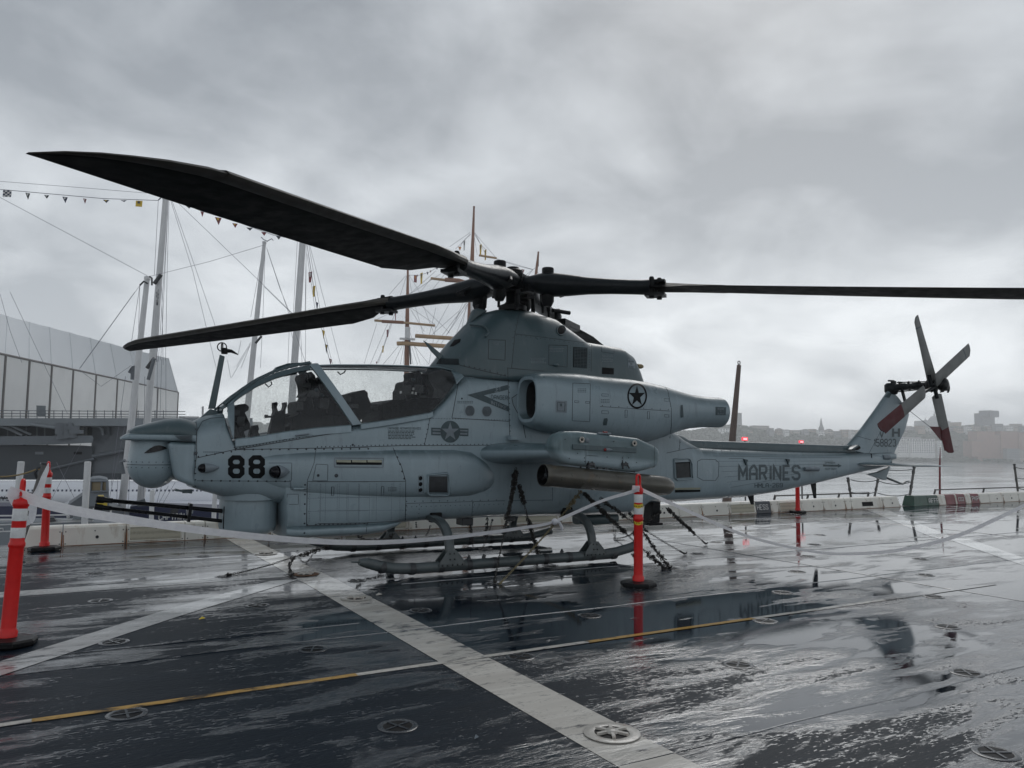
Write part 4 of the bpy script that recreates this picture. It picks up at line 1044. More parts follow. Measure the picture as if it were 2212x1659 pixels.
def tail_blade(rootc, tipc, Y, w0, w1, tiptype, redfrac=None, flip=1, yoff=0.0):
    a = onY(*rootc, Y); b_ = onY(*tipc, Y)
    d = (b_-a); Ln = d.length; d.normalize(); n = Vector((0, -1, 0)); u = d.cross(n).normalized()*flip
    def sect(s):
        w = w0+(w1-w0)*s; p = a+d*(Ln*s); th = .018*(1-.4*s)
        tw = .22*(1-s)
        uu = u*math.cos(tw)+n*math.sin(tw); nn = n*math.cos(tw)-u*math.sin(tw)
        return [p+uu*(w*cx)+nn*(th*ty) for cx, ty in ((-.5, 0), (-.38, .8), (-.1, 1), (.25, .6), (.5, .05), (.25, -.5), (-.1, -.8), (-.38, -.7))]
    split = redfrac if redfrac else 1.0
    ss = [0, .02]+[.02+(split-.02)*i/6 for i in range(1, 7)]
    mb = MB(); rs = [sect(s) for s in ss]
    rs[0] = [a+(v-a)*.6 for v in rs[0]]
    if not redfrac and tiptype:
        last = rs[-1]; rs[-1] = [v+d*(.10*(k_)) for v, k_ in zip(last, [(-.5 if i in (0, 1, 7) else (.1 if i in (2, 6) else .4)) for i in range(8)])]
    mb.rings(rs, True, True, True)
    o = mb.build('tail_blade', M['tr_grey'], TRT, auto=40)
    if redfrac:
        mb = MB(); rs = [sect(split+(1-split)*i/4) for i in range(5)]
        last = rs[-1]; rs[-1] = [v+d*(.12*(k_)) for v, k_ in zip(last, [(-.5 if i in (0, 1, 7) else (.1 if i in (2, 6) else .4))*(1 if redfrac else 0) for i in range(8)])]
        mb.rings(rs, True, True, True); mb.build('red_tip', M['tr_red'], o, auto=40)
    else:
        s = .84; r_ = [v for v in sect(s)]; r2 = [v for v in sect(s+.018)]; c_ = a+d*(Ln*s)
        r_ = [c_+(v-c_)*1.02 for v in r_]; r2 = [c_+(v-c_)*1.02 for v in r2]
        mb = MB(); mb.rings([r_, r2], False, False, True); mb.build('tip_band', M['mark_grey'], o)
    return o
tail_blade(('t', 1395, 1060), ('t', 1185, 240), 8.42, .24, .17, True, None, 1)
tail_blade(('t', 1440, 1060), ('t', 1880, 650), 8.22, .27, .225, True, None, -1)
tail_blade(('t', 1300, 1195), ('f', 360, 420), 8.15, .26, .25, True, .52, 1)
tail_blade(('t', 1450, 1240), ('f', 1170, 690), 8.35, .24, .28, True, .60, -1)
# red pennant and cord tied to the lower blade
pp = [onY('f', 935, 388, 8.3), onY('f', 1065, 395, 8.33), onY('f', 1085, 440, 8.3), onY('f', 1080, 560, 8.3), onY('f', 1065, 550, 8.28)]
mb = MB(); mb.prism(pp, (0, .006, 0)); mb.build('tie_cloth', M['tr_red'], TRT)
mb = MB(); mb.tube([onY('f', 700, 205, 8.2), onY('f', 935, 390, 8.3)], .005, 5); mb.build('tie_cord', M['mark_grey'], TRT)
mb = MB()                          # root cuffs
for q0, q1 in ((('t', 1380, 1130), ('t', 1350, 980)), (('t', 1400, 1130), ('t', 1500, 1050)), (('t', 1420, 1140), ('t', 1255, 1230)), (('t', 1420, 1120), ('t', 1460, 1290))):
    mb.tube([onY(*q0, 8.3), onY(*q1, 8.3)], .04, 8, flat=.6)
mb.build('blade_cuff', M['grip'], TRT)

# ------------------------------------------------------------------ main rotor
M['blade_edge'] = simple('worn_leading_edge', (.040, .034, .026), .5, 0, .25, 4)
HUB = Vector((5.37, HY, 3.80))
ROT = empty('main_rotor', (5.37, HY, 3.45), parent=HELI)
mb = MB()
mb.lathe([(.20, 3.40), (.20, 3.47), (.13, 3.50), (.095, 3.53), (.095, 3.78), (.14, 3.80), (.14, 3.98), (.10, 4.0), (.085, 4.03), (.001, 4.03)], (5.37, HY, 0), (0, 0, 1), 24)
mb.build('rotor_mast', M['blk'], ROT, auto=50)
def blade_system(az, zoff, R_=7.36, tip='swept', thick=1.0, droop=1.0, pitch=.33, name='main_blade', zr=None):
    a = R(az); d = Vector((math.cos(a), math.sin(a), 0)); lead = Vector((-math.sin(a), math.cos(a), 0))   # leading edge side
    def cz(r_): return HUB.z + zoff - droop*(.1033*r_ - .00177*r_*r_)
    def C_(r_): return Vector((HUB.x, HUB.y, cz(r_)))+d*r_
    # yoke + cuff (grip) from the hub out to the blade root
    mb = MB(); rs = []
    for r_, w, h in ((.0, .19, .09), (.25, .21, .10), (.45, .22, .155), (.62, .19, .17), (.80, .16, .155), (1.1, .135, .12), (1.4, .12, .105), (1.7, .12, .10), (1.86, .14, .10), (1.96, .15, .11)):
        c_ = C_(r_); rs.append([c_+lead*(w*math.cos(2*PI*k/16))+Vector((0, 0, h*math.sin(2*PI*k/16))) for k in range(16)])
    mb.rings(rs, True, True, True); G = mb.build('blade_cuff', M['grip'], ROT, auto=60)
    mb = MB(); c_ = C_(.52); mb.lathe([(.0, .10), (.085, .10), (.085, .22), (.078, .235), (.001, .235)], c_, (0, 0, 1), 16)
    mb.build('damper_cap', M['blk'], G, auto=50)
    mb = MB(); mb.lathe([(.09, -.10), (.09, -.24), (.055, -.31), (.001, -.31)], c_, (0, 0, 1), 14)
    mb.build('damper_housing', M['blk'], G, auto=50)
    mb = MB(); c_ = C_(2.02)
    mb.box(c_+Vector((0, 0, .085)), (.26, .12, .03), Matrix.Rotation(a, 3, 'Z')); mb.box(c_-Vector((0, 0, .10)), (.26, .22, .04), Matrix.Rotation(a, 3, 'Z')); mb.box(c_, (.05, .05, .22), Matrix.Rotation(a, 3, 'Z'))
    for s_ in (-.07, .07): mb.lathe([(.035, -.15), (.035, .12), (.025, .14), (.001, .14)], C_(2.02)+lead*s_*.8+d*s_*.6, (0, 0, 1), 12, cap0=True)
    mb.tube([C_(.55)+lead*.16, C_(.75)+lead*.24-Vector((0, 0, .08)), C_(.62)+lead*.26-Vector((0, 0, .10))], .035, 8)
    mb.build('fold_hinge', M['blk'], G, auto=40, kind='stuff')
    # blade: airfoil sections from the root fitting to the tip
    secs = []
    T_ = [(1.92, .15, -.12, .085), (2.2, .17, -.18, .075), (2.45, .20, -.36, .065), (2.9, .23, -.48, .058)]
    rr = 2.95
    while rr < 6.35: T_.append((rr+.0001, .23, -.47, .052)); rr += .35
    if tip == 'swept':
        T_ += [(6.35, .23, -.47, .046), (6.6, .20, -.47, .042), (6.85, .11, -.47, .034), (7.02, .01, -.47, .026), (7.16, -.10, -.47, .020), (7.27, -.24, -.47, .014), (7.36, -.44, -.475, .006)]
    mb = MB(); rs = []
    ks = R_/7.36
    for r_, le, te, th in T_:
        if r_ > 6.3: r_ = R_-(7.36-r_)
        c_ = C_(r_); tw = pitch*(1-(r_-2)/5.4*.95)
        u = lead*math.cos(tw)+Vector((0, 0, 1))*math.sin(tw); v = u.cross(d)
        if v.z < 0: v = -v
        r2 = []
        for cx, ty in ((0, 0), (.04, .55), (.14, .92), (.32, 1), (.6, .62), (.85, .25), (1, .03), (.85, -.12), (.6, -.35), (.32, -.62), (.14, -.62), (.04, -.4)):
            r2.append(c_+u*(le+(te-le)*cx)+v*(th*ty*thick))
        rs.append(r2)
    mb.rings(rs, True, True, True); o = mb.build(name, [M['blade'], M['blade_edge']], ROT, auto=35)
    for i in range((len(rs)-1)*12):
        if i % 12 in (0, 11, 10): o.data.polygons[i].material_index = 1
    return o
BA = blade_system(220, .02, R_=7.0); BD = blade_system(40, .03)
BB = blade_system(130, .0, R_=7.5, pitch=.25); BC_ = blade_system(310, .0, droop=.9, pitch=.10)
# pitch links, swash plate and control rods
mb = MB()
for x, y, z1, z0 in ((-.38, -.28, 3.72, 3.38), (-.12, -.34, 3.60, 3.36), (.32, -.30, 3.72, 3.36), (.42, .12, 3.72, 3.34), (-.30, .30, 3.7, 3.38), (.58, -.05, 3.70, 3.36)):
    b0 = Vector((5.37+x, HY+y, z0)); b1 = Vector((5.37+x*.95, HY+y*.95, z1))
    mb.tube([b0, b0.lerp(b1, .25), b0.lerp(b1, .27), b0.lerp(b1, .8), b1], [.02, .02, .032, .032, .018], 8)
    mb.lathe([(.035, -.03), (.035, .03)], b1, (1, 0, 0), 8, cap0=True, cap1=True)
mb.build('pitch_link', M['blk'], ROT)
mb = MB()
for k in range(4):
    a = R(83+90*k+20); p = HUB+Vector((math.cos(a)*.30, math.sin(a)*.30, -.12)); q = HUB+Vector((math.cos(a+.5)*.45, math.sin(a+.5)*.45, -.06))
    mb.tube([p, q, q+Vector((0, 0, .12))], .035, 8); mb.box(p, (.16, .12, .10), Matrix.Rotation(a, 3, 'Z'))
    mb.tube([q, q+Vector((.05, 0, .18)), q+Vector((.12, .0, .16))], .012, 5)
mb.box(HUB+Vector((0, 0, -.02)), (.46, .46, .22), Matrix.Rotation(R(38), 3, 'Z'))
mb.build('rotor_yoke', M['blk'], ROT, bevel=.02)
mb = MB(); q = [onH(5, 960, 880-60, .1), onH('h', 415, 1150, 0), onH('h', 435, 1092, 0), onH('h', 470, 1095, 0), onH('h', 480, 1160, 0)]
mb.prism(q[1:], (0, .12, 0)); mb.build('intake_fence', M['blk'], COWL, bevel=.01)
P_ = [onH('h', x, y, -.05) for x, y in [(270, 1400), (330, 1270), (370, 1175), (395, 1150), (480, 1160), (545, 1175), (520, 1200), (420, 1260)]]
mb = MB(); mb.prism(P_, (0, .10, 0)); mb.build('cowl_fairing', M['paint_dk'], COWL, bevel=.02, bseg=3)
# blade D root gear seen behind the cowling
mb = MB(); mb.box((6.75, HY+.75, 3.42), (.75, .3, .10), Matrix.Rotation(.65, 3, 'Z')); mb.lathe([(.05, 0), (.05, .22), (.001, .22)], (6.62, HY+.75, 3.45), (0, 0, 1), 10); mb.tube([(6.5, HY+.7, 3.63), (6.85, HY+.75, 3.63)], .035, 8)
mb.build('fold_lock', M['blk'], ROT, bevel=.01)

# ------------------------------------------------------------------ skid landing gear
def skid(Y, sg):
    z = .085; r_ = .062
    pts = [(3.12, z+.10), (3.2, z+.075), (3.32, z+.03), (3.48, z+.005), (3.7, z), (5.0, z), (6.35, z), (6.8, z+.01), (7.05, z+.035), (7.25, z+.07), (7.3, z+.085)]
    pts = [(x_-.17, z_) for x_, z_ in [(3.05-.02, .20), (3.12, .185), (3.25, .145), (3.42, .105), (3.62, .088), (3.9, .085), (5.0, .085), (6.1, .085), (6.35, .09), (6.6, .11), (6.8, .145), (6.88, .165)]]
    xo = 0.0
    mb = MB(); mb.tube([Vector((x+xo, Y, zz)) for x, zz in pts], [.035, .058]+[r_]*9+[.060], 18)
    s_ = mb.build('skid_tube', M['skid'], HELI, auto=60)
    mb = MB(); mb.tube([(3.55, Y, .037), (6.3, Y, .037)], .045, 8, flat=.35)
    for i in range(10):
        x = 3.13+.36*i; mb.lathe([(.066, -.035), (.069, -.02), (.069, .02), (.066, .035)], (x, Y, .083 if x > 3.4 else .125), (1, 0, 0), 16)
    mb.build('skid_shoe', M['steel_dark'], s_)
    mb = MB(); mb.lathe([(.066, 0), (.066, .03), (.001, .031)], (6.70, Y, .16), (1, 0, .22), 16); mb.lathe([(.012, 0), (.008, .12)], (2.89, Y, .195), (-1, 0, .1), 8, cap1=True); mb.build('end_cap', M['skid'], s_)
    mb = MB()
    for x in (4.22, 4.42, 5.55, 5.98, 3.98):
        mb.lathe([(.026, 0), (.022, .035), (.012, .038), (.010, .055), (.001, .057)], (x, Y, .14), (0, 0, 1), 8)
    mb.build('tie_fitting', M['steel_dark'], s_, kind='stuff')
    return s_
YN, YF = 8.32, 10.42
SKN = skid(YN, -1); SKF = skid(YF, 1)
def cross_leg(x, Y, sg, dx=0.0):
    """curved strut from the belly down to the skid"""
    y0 = HY+sg*.40
    pts = []
    for i in range(13):
        f = i/12; a = f*PI/2
        y = y0+(abs(Y-y0)*sg)*math.sin(a)**.62
        z = .60-(.60-.12)*(1-math.cos(a)**.75)
        pts.append(Vector((x+dx*f, y, z)))
    rs = []
    for i, p in enumerate(pts):
        d = (pts[min(i+1, 12)]-pts[max(i-1, 0)]).normalized(); n = Vector((1, 0, 0)); b_ = d.cross(n).normalized()
        hw = .055-.004*i/12; hh = .036
        rs.append([p+n*hw*cx+b_*hh*cy for cx, cy in ((-1, -.7), (-.7, -1), (.7, -1), (1, -.7), (1, .7), (.7, 1), (-.7, 1), (-1, .7))])
    mb = MB(); mb.rings(rs, True, True, True)
    o = mb.build('cross_tube', M['skid'], HELI, auto=40)
    b0 = pts[7]; b1 = Vector((x+dx, Y, .10))
    mb = MB()
    for s_ in (-1, 1):
        yy = Y+s_*.066
        mb.prism([Vector((x+dx-.055, Y+s_*.045, .27)), Vector((x+dx+.055, Y+s_*.045, .27)), Vector((x+dx+.17, yy, .13)), Vector((x+dx+.17, yy, .085)), Vector((x+dx-.17, yy, .085)), Vector((x+dx-.17, yy, .13))], (0, .012*s_, 0))
    sd_ = mb.build('saddle', M['skid'], o, bevel=.003)
    mb = MB()
    for s_ in (-1, 1):
        yy = Y+s_*.079
        for k in range(5): mb.lathe([(.011, -.004), (.011, .006), (.001, .01)], (x+dx-.13+.065*k, yy, .105), (0, s_, 0), 7)
        for k in (-1, 1):
            for zz in (.17, .235): mb.lathe([(.010, -.01), (.010, .008), (.001, .011)], (x+dx+k*.028, (Y+s_*.062) if zz > .2 else (Y+s_*.072), zz), (0, s_, 0), 7)
    mb.build('bolt', M['steel_dark'], sd_, kind='stuff')
    return o
cross_leg(3.97, YN, -1, .0); cross_leg(6.03, YN, -1, .0); cross_leg(4.03, YF, 1, .0); cross_leg(6.03, YF, 1)
mb = MB(); mb.box((4.03, HY-.46, .60), (.15, .09, .12)); mb.box((6.03, HY-.42, .60), (.15, .09, .12)); mb.build('leg_socket', M['int'], HELI, bevel=.01)
# belly items
mb = MB(); mb.box((4.62, HY-.1, .50), (.16, .2, .10)); mb.build('belly_sensor', M['steel_dark'], HELI, bevel=.01)
mb = MB(); mb.box((5.35, HY-.05, .5), (.10, .1, .08)); mb.build('belly_sensor', M['steel_dark'], HELI, bevel=.01)
mb = MB(); mb.rings([ring(6.55, .36, .50, .10, 3, 3, .44, .1, 16), ring(6.75, .33, .52, .16, 3, 3, .44, .1, 16), ring(7.1, .33, .52, .17, 3, 3, .44, .1, 16), ring(7.25, .36, .5, .12, 3, 3, .44, .1, 16)]); mb.build('belly_pod', M['paint_dk'], HELI, auto=50)
mb = MB(); mb.prism([(7.85, HY-.10, .70), (8.0, HY-.10, .70), (7.98, HY-.10, .34), (7.80, HY-.10, .34)], (0, .2, 0)); mb.box((7.89, HY, .33), (.26, .26, .04)); mb.build('tail_mount', M['blk'], HELI, bevel=.01)
for x, z0, l_ in ((11.63, .93, .30), (10.05, .72, .16)):
    mb = MB(); mb.prism([(x-.06, HY-.015, z0), (x+.07, HY-.015, z0), (x+.07, HY-.015, z0-l_), (x+.03, HY-.015, z0-l_)], (0, .03, 0)); mb.build('blade_antenna', M['blk'], HELI)
# blade antenna ahead of the cowling, probe tube on the cowling
mb = MB(); P_ = [onH('s', 592, 1305, -.1), onH('s', 640, 1335, -.1), onH('s', 768, 1440, -.1), onH('s', 735, 1478, -.1), onH('s', 660, 1400, -.1)]
mb.prism(P_, (0, .02, 0)); mb.build('cowl_antenna', M['paint_dk'], HELI, bevel=.004)
# ------------------------------------------------------------------ markings laid on the skin of the helicopter
bpy.context.view_layer.update()
M['mark_faded'] = simple('faded_marking', (.075, .102, .114), .5, 0, .35, 14, dirt=(.17, .20, .22))
def bvh_of(objs):
    vs_, fs_ = [], []
    for o in objs:
        mw = o.matrix_world; b0 = len(vs_)
        vs_ += [mw @ v.co for v in o.data.vertices]
        fs_ += [[b0+i for i in p.vertices] for p in o.data.polygons]
    return BVHTree.FromPolygons(vs_, fs_)
SKIN = bvh_of([FUS, BOOM, SPINE, SPON, BAY, COWL, NAC, FIN, HOOD])
def skin(c, x, y, off=.003):
    """point of the helicopter skin that the surveyed spot lies on, lifted off by off"""
    d = ray(c, x, y).normalized()
    h = SKIN.ray_cast(CC, d)
    if h[0] is None: return None
    n = h[1]
    if n.dot(d) > 0: n = -n
    return h[0]+n*off
class Bad(Exception): pass
def sk(c, x, y, off=.003):
    p = skin(c, x, y, off)
    if p is None: raise Bad()
    return p
def skin_text(name, txt, c, quad, mat, w=.14, gap=.28, parent=FUS, off=.003, label=None):
    """quad: top-left, top-right, bottom-left, bottom-right on the survey picture"""
    tl, tr, bl, br = [Vector(q) for q in quad]; tw = text_width(txt, gap)
    def fn(u, v, l):
        s = u/tw; p = (bl.lerp(br, s)).lerp(tl.lerp(tr, s), v); return sk(c, p.x, p.y, off+l*.0007)
    mb = MB()
    try: text_mesh(mb, txt, fn, w, gap, .2)
    except Bad: print('TEXT OFF SKIN', txt); return
    return mb.build(name, mat, parent, recalc=False, label=label)
def skin_poly(mb, c, pts, off=.003, n=6):
    """fan of a convex outline, subdivided so that it follows the skin"""
    cx = sum(p[0] for p in pts)/len(pts); cy = sum(p[1] for p in pts)/len(pts)
    Q = []
    for i in range(len(pts)):
        a, b_ = pts[i], pts[(i+1) % len(pts)]
        k = max(1, int(math.hypot(b_[0]-a[0], b_[1]-a[1])/25))
        for j in range(k): Q.append((a[0]+(b_[0]-a[0])*j/k, a[1]+(b_[1]-a[1])*j/k))
    try:
        rs = [[sk(c, cx+(x-cx)*f, cy+(y-cy)*f, off) for x, y in Q] for f in [i/n for i in range(1, n+1)]]
        ctr = sk(c, cx, cy, off)
    except Bad: print('POLY OFF', c, pts[:2]); return mb
    mb.rings(rs, False, False, True)
    mb.add([ctr]+rs[0], [(0, i+1, (i+1) % len(Q)+1) for i in range(len(Q))], True)
    return mb
def skin_line(mb, c, pts, wid=.006, off=.0022, step=14, closed=False):
    if closed: pts = pts+[pts[0]]
    Q = [pts[0]]
    for a, b_ in zip(pts[:-1], pts[1:]):
        k = max(1, int(math.hypot(b_[0]-a[0], b_[1]-a[1])/step))
        for j in range(1, k+1): Q.append((a[0]+(b_[0]-a[0])*j/k, a[1]+(b_[1]-a[1])*j/k))
    P_ = [skin(c, x, y, off) for x, y in Q]
    run = []
    def flush(run):
        if len(run) > 1:
            A, B = [], []
            for i, p in enumerate(run):
                d = run[min(i+1, len(run)-1)]-run[max(i-1, 0)]
                v = (p-CC).normalized(); s = d.cross(v)
                if s.length < 1e-9: s = Vector((0, 0, 1))
                s.normalize(); A.append(p+s*wid/2); B.append(p-s*wid/2)
            mb.ribbon(A, B, False)
    for p in P_:
        if p is None or (run and (p-run[-1]).length > .25): flush(run); run = [] if p is None else [p]
        else: run.append(p)
    flush(run)
def rivets(mb, c, pts, gap=22, r=.0055, jit=.5):
    for a, b_ in zip(pts[:-1], pts[1:]):
        L_ = math.hypot(b_[0]-a[0], b_[1]-a[1]); k = max(1, int(L_/gap))
        for j in range(k+1):
            f = j/k; p = skin(c, a[0]+(b_[0]-a[0])*f, a[1]+(b_[1]-a[1])*f, .0)
            if p is None: continue
            q = skin(c, a[0]+(b_[0]-a[0])*f, a[1]+(b_[1]-a[1])*f, .004); n = (q-p).normalized()
            r2 = r*1.3; mb.lathe([(r2, 0), (r2*.8, .0022), (.0001, .003)], p, n, 6)
def circ(cx, cy, rx, ry, n=36, a0=0): return [(cx+rx*math.cos(a0+2*PI*i/n), cy+ry*math.sin(a0+2*PI*i/n)) for i in range(n)]
def star_pts(cx, cy, rx, ry, k=.382):
    return [(cx+(rx if i % 2 == 0 else rx*k)*math.sin(i*PI/5), cy-(ry if i % 2 == 0 else ry*k)*math.cos(i*PI/5)) for i in range(10)]

# big 88: octagonal block digits, drawn as thick strokes
skin_text('number_marking', '88', 1, [(843, 832), (1076, 832), (843, 966), (1076, 966)], M['mark_black'], .25, .45, label='large black number 88 on the nose')
# national star and bars
mb = MB()
skin_poly(mb, 2, circ(963, 645, 72, 80), .003, 5)
for q in ([(825, 615), (893, 617), (893, 672), (825, 670)], [(1032, 620), (1096, 622), (1094, 678), (1032, 676)]): skin_poly(mb, 2, q, .0032, 3)
STAR = mb.build('national_insignia', M['mark_grey'], FUS, recalc=False, label='dark grey star-and-bars insignia')
mb = MB(); skin_poly(mb, 2, star_pts(962, 645, 66, 72), .0046, 5)
for q in ([(834, 626), (890, 628), (893, 638), (834, 636)], [(834, 648), (893, 650), (893, 662), (834, 660)], [(1034, 631), (1088, 633), (1088, 643), (1034, 641)], [(1034, 653), (1087, 655), (1086, 667), (1034, 665)]): skin_poly(mb, 2, q, .0046, 3)
mb.build('pale_star', M['mark_pale'], STAR, recalc=False)
# black star in a ring on the nacelle
mb = MB(); 
o_, i_ = circ(1122, 386, 72, 92, 40), circ(1122, 386, 60, 79, 40)
A = [skin(3, x, y) for x, y in o_+[o_[0]]]; B = [skin(3, x, y) for x, y in i_+[i_[0]]]
if all(A) and all(B): mb.ribbon(A, B, False)
skin_poly(mb, 3, star_pts(1120, 388, 62, 80), .0035, 5)
mb.build('star_marking', M['mark_black'], NAC, recalc=False, label='black star in a ring on the engine nacelle')
# danger chevron
mb = MB(); skin_poly(mb, 2, [(1085, 378), (1380, 305), (1382, 340), (1200, 383)], .003, 3); skin_poly(mb, 2, [(1085, 378), (1205, 380), (1388, 462), (1388, 500)], .0034, 3)
DG = mb.build('danger_chevron', M['mark_grey'], FUS, recalc=False, label='dark grey JET DANGER INTAKE chevron')
def sub_text(*a, parent, **k): return skin_text(*a, parent=parent, **k)
skin_text('chevron_lettering', 'JET', 2, [(1285, 330), (1328, 320), (1287, 358), (1330, 348)], M['mark_pale'], .17, .25, DG, .0048)
skin_text('chevron_lettering', 'DANGER', 2, [(1260, 378), (1378, 386), (1260, 408), (1378, 414)], M['mark_grey'], .15, .3, DG, .0048)
skin_text('chevron_lettering', 'INTAKE', 2, [(1258, 420), (1372, 462), (1258, 444), (1372, 486)], M['mark_pale'], .17, .25, DG, .0048)
skin_text('unit_lettering', 'MARINES', 4, [(192, 1108), (606, 1108), (192, 1206), (606, 1198)], M['mark_faded'], .20, .28, BOOM, label='dark grey MARINES lettering on the tail boom')
skin_text('unit_lettering', 'HMLA-269', 4, [(300, 1228), (490, 1226), (300, 1258), (490, 1252)], M['mark_grey'], .15, .25, BOOM, label='small grey HMLA-269 lettering')
skin_text('serial_number', '158823', 4, [(1118, 925), (1268, 925), (1118, 972), (1268, 972)], M['mark_faded'], .17, .28, FIN, label='grey serial number on the fin')
skin_text('serial_number', 'V', 4, [(1160, 872), (1184, 872), (1160, 910), (1184, 910)], M['mark_faded'], .2, .3, FIN)
skin_text('serial_number', 'H', 4, [(1250, 850), (1290, 850), (1250, 908), (1290, 908)], M['mark_faded'], .24, .3, FIN, label='grey letter H on the fin')
skin_text('stencil', 'CLOSE', 1, [(1452, 612), (1520, 600), (1452, 632), (1520, 622)], M['mark_grey'], .17)
skin_text('stencil', 'OPEN', 1, [(1458, 652), (1518, 640), (1458, 668), (1518, 656)], M['mark_grey'], .17)
skin_text('stencil', 'CARTRIDGE ACTIVATED DEVICES', 2, [(510, 614), (750, 614), (510, 628), (750, 628)], M['mark_grey'], .17)
skin_text('stencil', 'DANGER', 4, [(783, 1080), (850, 1082), (783, 1092), (850, 1092)], M['mark_grey'], .17, .25, BOOM)
skin_text('stencil', 'KEEP AWAY', 4, [(783, 1122), (862, 1124), (783, 1134), (862, 1134)], M['mark_grey'], .17, .25, BOOM)
mb = MB(); 
for i, y in enumerate((640, 651, 662, 673, 684, 695)):
    x = 512
    while x < 700-(i % 2)*20:
        w = 10+14*((x*7+i*13) % 5)/4; skin_line(mb, 2, [(x, y), (x+w, y)], .010, .003, 8); x += w+5
for (c, x0, x1, y0, nrow, cc) in ((2, 512, 565, 1050, 3, 1), (2, 1015, 1125, 425, 2, 1), (1, 645, 780, 792, 1, 1), (3, 690, 752, 335, 3, 1), (3, 860, 918, 412, 3, 1)):
    for r_ in range(nrow):
        x = x0
        while x < x1: skin_line(mb, c, [(x, y0+11*r_), (x+9, y0+11*r_)], .008, .003, 9); x += 13
mb.build('small_print', M['mark_grey'], FUS, recalc=False, kind='stuff')
mb = MB()
for (c, x0, x1, y0, nrow) in ((3, 350, 455, 112, 4), (3, 868, 945, 90, 5), (3, 485, 590, 42, 3), (5, 640, 700, 1100, 3)):
    for r_ in range(nrow):
        x = x0+3*(r_ % 2)
        while x < x1-6*(r_ % 3): skin_line(mb, c, [(x, y0+11*r_), (x+7, y0+11*r_)], .008, .003, 9); x += 11
mb.build('small_print', M['mark_pale'], COWL, recalc=False, kind='stuff')
mb = MB(); skin_poly(mb, 3, [(1056, 120), (1106, 128), (1108, 186), (1056, 180)], .003, 4); PL = mb.build('warning_plate', M['mark_pale'], COWL, recalc=False, label='pale BEWARE OF BLAST plate')
skin_text('plate_lettering', 'BEWARE', 3, [(1060, 128), (1100, 132), (1060, 140), (1100, 144)], M['mark_grey'], .2, .3, PL, .0045)
skin_text('plate_lettering', 'OF', 3, [(1074, 147), (1088, 148), (1074, 158), (1088, 160)], M['mark_grey'], .2, .3, PL, .0045)
skin_text('plate_lettering', 'BLAST', 3, [(1063, 166), (1100, 170), (1063, 178), (1100, 182)], M['mark_grey'], .2, .3, PL, .0045)
mb = MB(); skin_poly(mb, 3, [(1690, 464), (1768, 468), (1765, 525), (1690, 525)], .003, 4); PL = mb.build('warning_plate', M['mark_grey'], NAC, recalc=False, label='dark BEWARE OF BLAST plate on the exhaust')
for tx, y in (('BEWARE', 474), ('OF', 492), ('BLAST', 508)):
    k = 12 if tx == 'OF' else 0
    skin_text('plate_lettering', tx, 3, [(1706+k*1.6, y), (1752-k*1.6, y+2), (1706+k*1.6, y+11), (1752-k*1.6, y+13)], M['mark_pale'], .17, .3, PL, .0045)
mb = MB(); skin_poly(mb, 1, [(1162, 686), (1225, 678), (1228, 702), (1163, 710)], .003, 3); skin_poly(mb, 1, [(1225, 668), (1268, 682), (1230, 710)], .0032, 3)
skin_poly(mb, 4, [(768, 1098), (872, 1100), (872, 1113), (768, 1112)], .003, 3); skin_poly(mb, 4, [(870, 1092), (897, 1107), (872, 1120)], .0033, 3)
mb.build('arrow_marking', M['mark_grey'], FUS, recalc=False)

# formation-light strips, vents, windows, doors
def skin_box(name, c, pts, mat, parent, off=.006, label=None, n=4):
    mb = MB(); skin_poly(mb, c, pts, off, n); return mb.build(name, mat, parent, recalc=False, label=label)
def skin_frame(mb, c, pts, wid=.012, off=.006): 
    skin_line(mb, c, pts, wid, off, 12, True)
s_ = skin_box('formation_light', 2, [(135, 850), (468, 852), (466, 886), (137, 884)], M['mark_black'], SPON)
mb = MB(); 
for a, b_ in ((137, 242), (250, 354), (362, 466)): skin_poly(mb, 2, [(a, 851), (b_, 853), (b_, 869), (a, 867)], .008, 3)
mb.build('light_strip', M['strip'], s_, recalc=False)
mb = MB(); skin_frame(mb, 2, [(122, 837), (478, 839), (474, 902), (124, 900)], .014); mb.build('light_frame', M['mark_pale'], s_, recalc=False)
s_ = skin_box('formation_light', 3, [(1395, 1066), (1580, 1066), (1578, 1080), (1395, 1086)], M['mark_black'], BOOM)
mb = MB(); skin_poly(mb, 3, [(1395, 1052), (1582, 1050), (1580, 1063), (1395, 1066)], .006, 3); mb.build('light_strip', M['strip'], s_, recalc=False)
s_ = skin_box('sponson_window', 2, [(808, 968), (940, 968), (942, 1082), (808, 1080)], M['int2'], SPON, .012, 'square recessed opening in the sponson')
mb = MB()
pts = [(800, 958), (935, 946), (953, 960), (955, 1090), (940, 1100), (808, 1098), (796, 1086)]
P_ = [skin(2, x, y, .014) for x, y in pts+[pts[0]]]
if all(P_): mb.tube(P_, .014, 8, cap=False)
mb.build('window_rim', M['paint'], s_)
mb = MB()
for y in (983, 1025, 1068): 
    p = skin(2, 748, y, .001); q = skin(2, 748, y, .01); mb.lathe([(.0001, .006), (.02, .006), (.026, .0)], p, q-p, 14)
mb.build('port_hole', M['hole'], SPON)
mb = MB(); skin_frame(mb, 2, [(733, 965), (768, 965), (768, 1092), (733, 1092)], .006, .003); mb.build('port_plate', M['mark_pale'], SPON, recalc=False)
s_ = skin_box('rear_window', 3, [(1400, 872), (1502, 868), (1508, 975), (1408, 982)], M['int2'], BOOM, .01, 'dark square window at the root of the tail boom')
mb = MB(); pts = [(1388, 845), (1500, 842), (1520, 880), (1522, 985), (1412, 997), (1392, 980)]
P_ = [skin(3, x, y, .012) for x, y in pts+[pts[0]]]
if all(P_): mb.tube(P_, .013, 8, cap=False)
mb.build('window_rim', M['paint'], s_)
